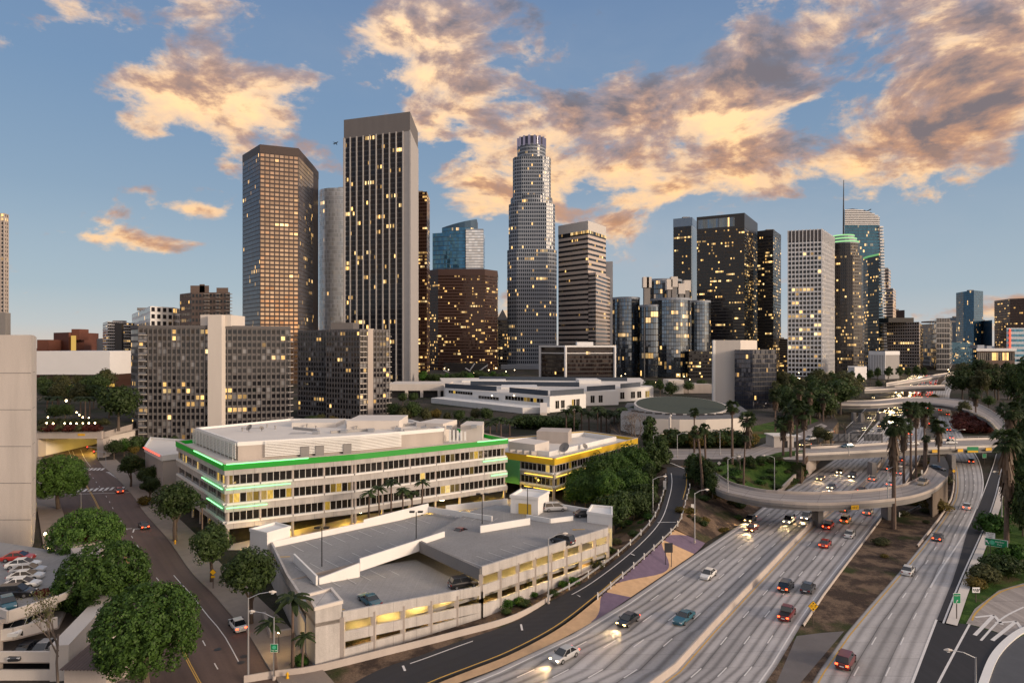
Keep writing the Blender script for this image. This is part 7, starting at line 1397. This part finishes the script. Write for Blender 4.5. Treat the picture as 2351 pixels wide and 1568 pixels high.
glow_lamp(104, 1262, 0, 'wall lamp glowing between concrete block and ficus trees', 3, None, .3, 300); glow_lamp(112, 1285, 0, 'lower lamp glowing beside the concrete block', 2, None, .25, 200); glow_lamp(600, 1248, 0, 'lamp under the green trimmed building by the stair box', 2.6, None, .3, 300); glow_lamp(640, 1500, 0, 'lamp glowing over the pavement by the garage corner', 2.8, None, .2, 260)
Q_ = 'distant lit lamps among trees and towers'
for k in range(70): x = rv.choice([rv.uniform(990, 1240), rv.uniform(1410, 1640), rv.uniform(1790, 2000), rv.uniform(2160, 2330), rv.uniform(690, 900)]); y = rv.uniform(842, 905); glow_lamp(x, y, 0, 'distant lit lamp among the trees and towers', 6, Q_, YB(y) * .00055, 0)
def text(t_, s, size, loc, rot, mat, align='CENTER'):
    c = bpy.data.curves.new('lettering', 'FONT'); c.body = s; c.size = size; c.align_x = align; c.align_y = 'CENTER'; c.extrude = .004; c.materials.append(mat); tmp = bpy.data.objects.new('lettering', c); me = bpy.data.meshes.new_from_object(tmp); bpy.data.objects.remove(tmp); me.materials.clear(); me.materials.append(mat); o = bpy.data.objects.new('lettering', me); COL.objects.link(o); o.parent = t_; o.location = loc; o.rotation_euler = rot; return o
FR = (R(90), 0, 0)
def sign(name, label, x, yc, w_, h_, ybase, mat, zb=0.0, border=None, diamond=False, posts=1, rz=0.0, back=False):
    s = (H - zb) / (ybase - HY); p = ((x - CX) * s, F * s, zb); W, Hh, zc = w_ * s / 2, h_ * s / 2, (ybase - yc) * s; t_ = thing(name, label, 'road sign', p, rz)
    for k in range(posts): xx = 0 if posts == 1 else (-W * .7 + 1.4 * W * k); MB().tube([(xx, .06, 0), (xx, .06, zc + Hh * .8)], .07, 6).build('post', M_dsteel if back else M_bark, t_, at=(0, 0, 0))
    q = [(0, -Hh), (W, 0), (0, Hh), (-W, 0)] if diamond else [(-W, -Hh), (W, -Hh), (W, Hh), (-W, Hh)]
    def slab(sc, y0, y1, m, nm):
        mb = MB(); a = [(x_ * sc, y0, zc + z_ * sc) for x_, z_ in q]; b = [(x_ * sc, y1, zc + z_ * sc) for x_, z_ in q]; mb.poly(a); mb.poly(b[::-1])
        for i in range(4): mb.poly([a[i], b[i], b[(i + 1) % 4], a[(i + 1) % 4]])
        return mb.build(nm, m, t_, at=(0, 0, 0))
    slab(1, -.02, .03, border or mat, 'panel')
    if border: slab(.93, -.03, -.015, mat, 'face')
    return t_, W, Hh, zc
t_, W, Hh, zc = sign('clearance_sign', "yellow diamond sign reading 15'-2\" on the dirt verge", 1867, 1391, 25, 25, 1432, M_signy, border=M_signk, diamond=True); text(t_, "15'-2\"", W * .62, (0, -.05, zc), FR, M_signk)
for sg in (1, -1): mb = MB(); mb.poly([(-W * .2, -.045, zc + sg * Hh * .4), (W * .2, -.045, zc + sg * Hh * .4), (0, -.045, zc + sg * Hh * .72)][::sg]); mb.build('arrow', M_signk, t_, at=(0, 0, 0))
t_, W, Hh, zc = sign('clearance_sign', 'small yellow diamond sign by the connector bend', 2190, 1081, 9, 9, 1104, M_signy, border=M_signk, diamond=True)
t_, W, Hh, zc = sign('freeway_sign', 'long green freeway sign with an arrow on the right verge', 2287, 1246, 43, 18, 1288, M_green, border=M_signw, posts=2, rz=R(-38)); text(t_, 'Harbor', Hh * .62, (W * .3, -.05, zc + Hh * .33), FR, M_signw); text(t_, 'Fwy', Hh * .62, (W * .3, -.05, zc - Hh * .36), FR, M_signw)
def arrow(t_, x, z, s, ang, mat=None, y=-.05):
    mb = MB(); c, n = math.cos(ang), math.sin(ang); f = lambda a, b: (x + (a * c - b * n) * s, y, z + (a * n + b * c) * s)
    mb.poly([f(-1, -.16), f(.3, -.16), f(.3, .16), f(-1, .16)]); mb.poly([f(.2, -.5), f(1, 0), f(.2, .5)]); return mb.build('arrow', mat or M_signw, t_, at=(0, 0, 0))
arrow(t_, -W * .76, zc, Hh * .6, R(125)); MB().tube([(-W * .35, -.04, zc), (-W * .35, -.055, zc)], Hh * .55, 14).build('shield', plain('pale_green_shield', (.1, .5, .32), .5, .05, 2), t_, at=(0, 0, 0))
t_, W, Hh, zc = sign('white_sign', 'white sign above the long green freeway sign', 2274, 1229, 17, 13, 1286, M_signw, rz=R(-38)); 
for k, s_ in enumerate(('METERED', 'WAIT', 'HERE')): text(t_, s_, Hh * .5, (0, -.035, zc + Hh * (.6 - .6 * k)), FR, M_signk)
t_, W, Hh, zc = sign('white_sign', 'small white sign with black lane arrows', 2241, 1354, 17, 12, 1382, M_signw)
for x, a in ((-.6, 115), (-.1, 115), (.32, 90), (.7, 65)): arrow(t_, x * W, zc, Hh * .6, R(a), M_signk)
t_, W, Hh, zc = sign('green_sign', 'upright green sign between the connector and the on-ramp', 2197, 1373, 17, 24, 1422, M_green, border=M_signw); arrow(t_, 0, zc - Hh * .5, Hh * .3, R(60)); text(t_, 'NORTH', Hh * .3, (0, -.05, zc + Hh * .55), FR, M_signw)
t_, W, Hh, zc = sign('green_sign', 'small square green freeway entrance sign on the lamp', 629.5, 1487, 17, 19, 1561, M_green, border=M_signw); arrow(t_, W * .5, zc - Hh * .55, Hh * .3, 0); MB().tube([(0, -.04, zc + Hh * .2), (0, -.055, zc + Hh * .2)], Hh * .45, 12).build('shield', MATS['pale_green_shield'], t_, at=(0, 0, 0)); text(t_, 'Fwy', Hh * .4, (-W * .35, -.05, zc - Hh * .55), FR, M_signw)
sign('green_sign', 'tiny green exit sign under the street bridge end', 2260, 1046, 9, 10, 1066, M_green, border=M_signw)
t_, W, Hh, zc = sign('warning_sign', 'yellow diamond crossing sign with plate by the small street tree', 489, 1313, 15, 15, 1352, M_signy, border=M_signk, diamond=True); MB().box(-W * .6, W * .6, -.03, .02, zc - Hh * 1.75, zc - Hh * 1.1).build('plate', M_signy, t_, at=(0, 0, 0))
sign('warning_sign', 'yellow arrow sign with plate near the right edge trees', 2307, 1078, 8, 12, 1110, M_signy, border=M_signk, diamond=True)
sign('roadside_sign', 'dark sign seen from behind on the painted gore', 1535, 1257, 19, 22, 1303, M_dsteel, posts=2, back=True); sign('roadside_sign', 'grey diamond sign seen from behind on the slope top', 1651, 1063, 9, 9, 1078, M_steel, zb=6, diamond=True, back=True); sign('utility_cabinet', 'small white utility cabinet beside the ramp hedge', 1590, 1165, 7, 16, 1176, M_white, zb=3); sign('utility_cabinet', 'white utility cabinet under the street bridge palms', 2117, 1085, 5, 12, 1094, M_white); sign('roadside_sign', 'pale sign back on the on-ramp guard rail', 1526, 1113, 7, 20, 1128, M_steel, zb=5.2, back=True)
# overhead sign on the bridge and gantry backs beyond it
q = OV2A[18]; Yb_ = 200.0; t_ = thing('overhead_sign', 'green overhead freeway sign hung on the street bridge', 'road sign', (PX(2233, Yb_), Yb_, 0)); x0, x1, z0, z1 = PX(2220, Yb_), PX(2246, Yb_), PZ(1039, Yb_), PZ(1025, Yb_); yb_ = OV2A[28][1] - 1.2; f_ = yb_ / Yb_
MB().box(PX(2220, yb_), PX(2246, yb_), yb_ - .1, yb_, PZ(1039, yb_), PZ(1025.5, yb_)).build('panel', M_green, t_); MB().box(PX(2221, yb_), PX(2245, yb_), yb_ - .14, yb_ - .1, PZ(1038.4, yb_), PZ(1034, yb_)).build('exit_plate', M_signy, t_); text(t_, 'Fwy', .75, (0, yb_ - .12 - Yb_, PZ(1030, yb_)), FR, M_signw)
def plate(OVA, x, y, w_, h_, ov, s=None):
    P = min(OVA, key=lambda p: abs(CX + p[0] / p[1] * F - x)); Y = P[1] - .28; i = OVA.index(P); a, b = OVA[max(i - 1, 0)], OVA[min(i + 1, len(OVA) - 1)]; d = Vector((b[0] - a[0], b[1] - a[1])).normalized(); c = (PX(x, Y), Y); W = w_ * Y / F / 2
    MB().wall((c[0] - d.x * W, c[1] - d.y * W), (c[0] + d.x * W, c[1] + d.y * W), .08, P[2] - 1.1, P[2] - .1).build('clearance_plate', M_signy, ov)
    if s: o3 = WL[ov.name]; text(ov, s, .62, (c[0] - o3[0] + d.y * .08, c[1] - o3[1] - d.x * .08 - .03, P[2] - .6), (R(90), 0, math.atan2(d.y, d.x)), M_signk)
plate(OV1A, 1963, 1166, 20, 6, OV1, "15'-2\""); plate(OV2A, 2146, 1041, 14, 5, OV2); plate(OV2A, 2205, 1036, 14, 5, OV2); plate(OV2A, 2270, 1033, 16, 6, OV2)
Yg = 234.0; t_ = thing('sign_gantry', 'grey backs of two large freeway signs on a truss', 'sign gantry', (PX(1965, Yg), Yg, 0))
for a, b in ((1911, 1968), (1984, 2024)):
    MB().box(PX(a, Yg), PX(b, Yg), Yg, Yg + .15, PZ(1012, Yg), PZ(996, Yg)).build('panel', plain('grey_sign_back', (.13, .14, .16), .5, .15, .5, .3), t_)
    fr = MB(); n_ = 4
    for k in range(n_): xa, xb = PX(a + (b - a) * k / n_, Yg), PX(a + (b - a) * (k + 1) / n_, Yg); fr.tube([(xa, Yg - .15, PZ(1012, Yg)), (xb, Yg - .15, PZ(997, Yg))], .07, 4); fr.tube([(xa, Yg - .15, PZ(1012, Yg)), (xa, Yg - .15, PZ(996, Yg))], .07, 4)
    fr.build('truss', M_dsteel, t_)
for x in (1909, 2026): MB().box(PX(x, Yg) - .2, PX(x, Yg) + .2, Yg + .2, Yg + .6, 0, PZ(996, Yg)).build('post', M_dsteel, t_)
# traffic lights and hydrants
def traffic_light(x, yb, yt, label, dirx):
    p = G(x, yb); s = p[1] / F; h = (yb - yt) * s; t_ = thing('traffic_light', label, 'traffic light', p); MB().tube([(0, 0, 0), (0, 0, h), (dirx * 4, 0, h + .4)], .09, 6).build('pole', M_steel, t_, at=(0, 0, 0))
    b = MB().box(dirx * 4 - .22, dirx * 4 + .22, -.2, .2, h - .6, h + .6).build('signal_box', M_black, t_, at=(0, 0, 0)); MB().tube([(dirx * 4, -.2, h + .36), (dirx * 4, -.28, h + .36)], .17, 10).build('red_lamp', emit('red_signal', (1, .04, .02), 9), b, at=(0, 0, 0))
traffic_light(243, 1075, 1038, 'traffic light showing red at the right corner of the crossing', -1); traffic_light(226, 1054, 1028, 'second traffic light showing red at the underpass mouth', -1)
for x, y, lab in ((402, 1248, 'yellow fire hydrant beside the corner street tree'), (660, 1556, 'yellow fire hydrant on the pavement by the green square sign')): p = G(x, y, .15); t_ = thing('fire_hydrant', lab, 'hydrant', p); MB().tube([(0, 0, 0), (0, 0, .1), (0, 0, .12), (0, 0, .6), (0, 0, .62), (0, 0, .75)], [.2, .2, .13, .13, .17, .05], 8).build('barrel', M_signy, t_, at=(0, 0, 0)); MB().tube([(-.25, 0, .45), (.25, 0, .45)], .07, 6).build('outlet', M_signy, t_, at=(0, 0, 0))
for x, y, lab in ((560, 1506, 'manhole cover nearer the kerb lamp'), (553, 1520, 'lower manhole cover on the left street'), (500, 1490, 'round blue grey manhole cover on the left street')): p = G(x, y, .02); tag(MB().poly([(p[0] + .5 * math.cos(k * .52), p[1] + .5 * math.sin(k * .52), .026) for k in range(12)]).build('manhole_cover', M_dsteel), lab, 'manhole cover')
# airliner
p = Vector((PX(771, 3000), 3000, PZ(329, 3000))); t_ = thing('airliner', 'small dark airliner in the sky beside the finned tower', 'airplane', tuple(p)); d = Vector((.75, -.35, .25)).normalized(); sd_ = d.cross(Vector((.2, .2, 1))).normalized(); u_p = sd_.cross(d)
MB().tube([p - d * 14, p - d * 10, p + d * 11, p + d * 15], [.4, 2, 2, .4], 8).build('fuselage', M_dsteel, t_)
for sg in (-1, 1): a = MB(); a.poly([p + d * 4, p - d * 4 + sd_ * sg * 14, p - d * 6 + sd_ * sg * 14, p - d * 3]); a.build('wing', M_dsteel, t_); a = MB(); a.poly([p - d * 10, p - d * 14 + sd_ * sg * 5, p - d * 15 + sd_ * sg * 5, p - d * 13]); a.build('tailplane', M_dsteel, t_)
a = MB(); a.poly([p - d * 9, p - d * 14 + u_p * 5, p - d * 16 + u_p * 5, p - d * 14]); a.build('fin', M_dsteel, t_)

dupl = {l: len(o) for l, o in LABELS.items() if len(o) > 1 and not all(x.get('group') for x in o)}
print('DUPLICATE LABELS', dupl); print('LONG', [l for l in LABELS if not 4 <= len(l.split()) <= 16])
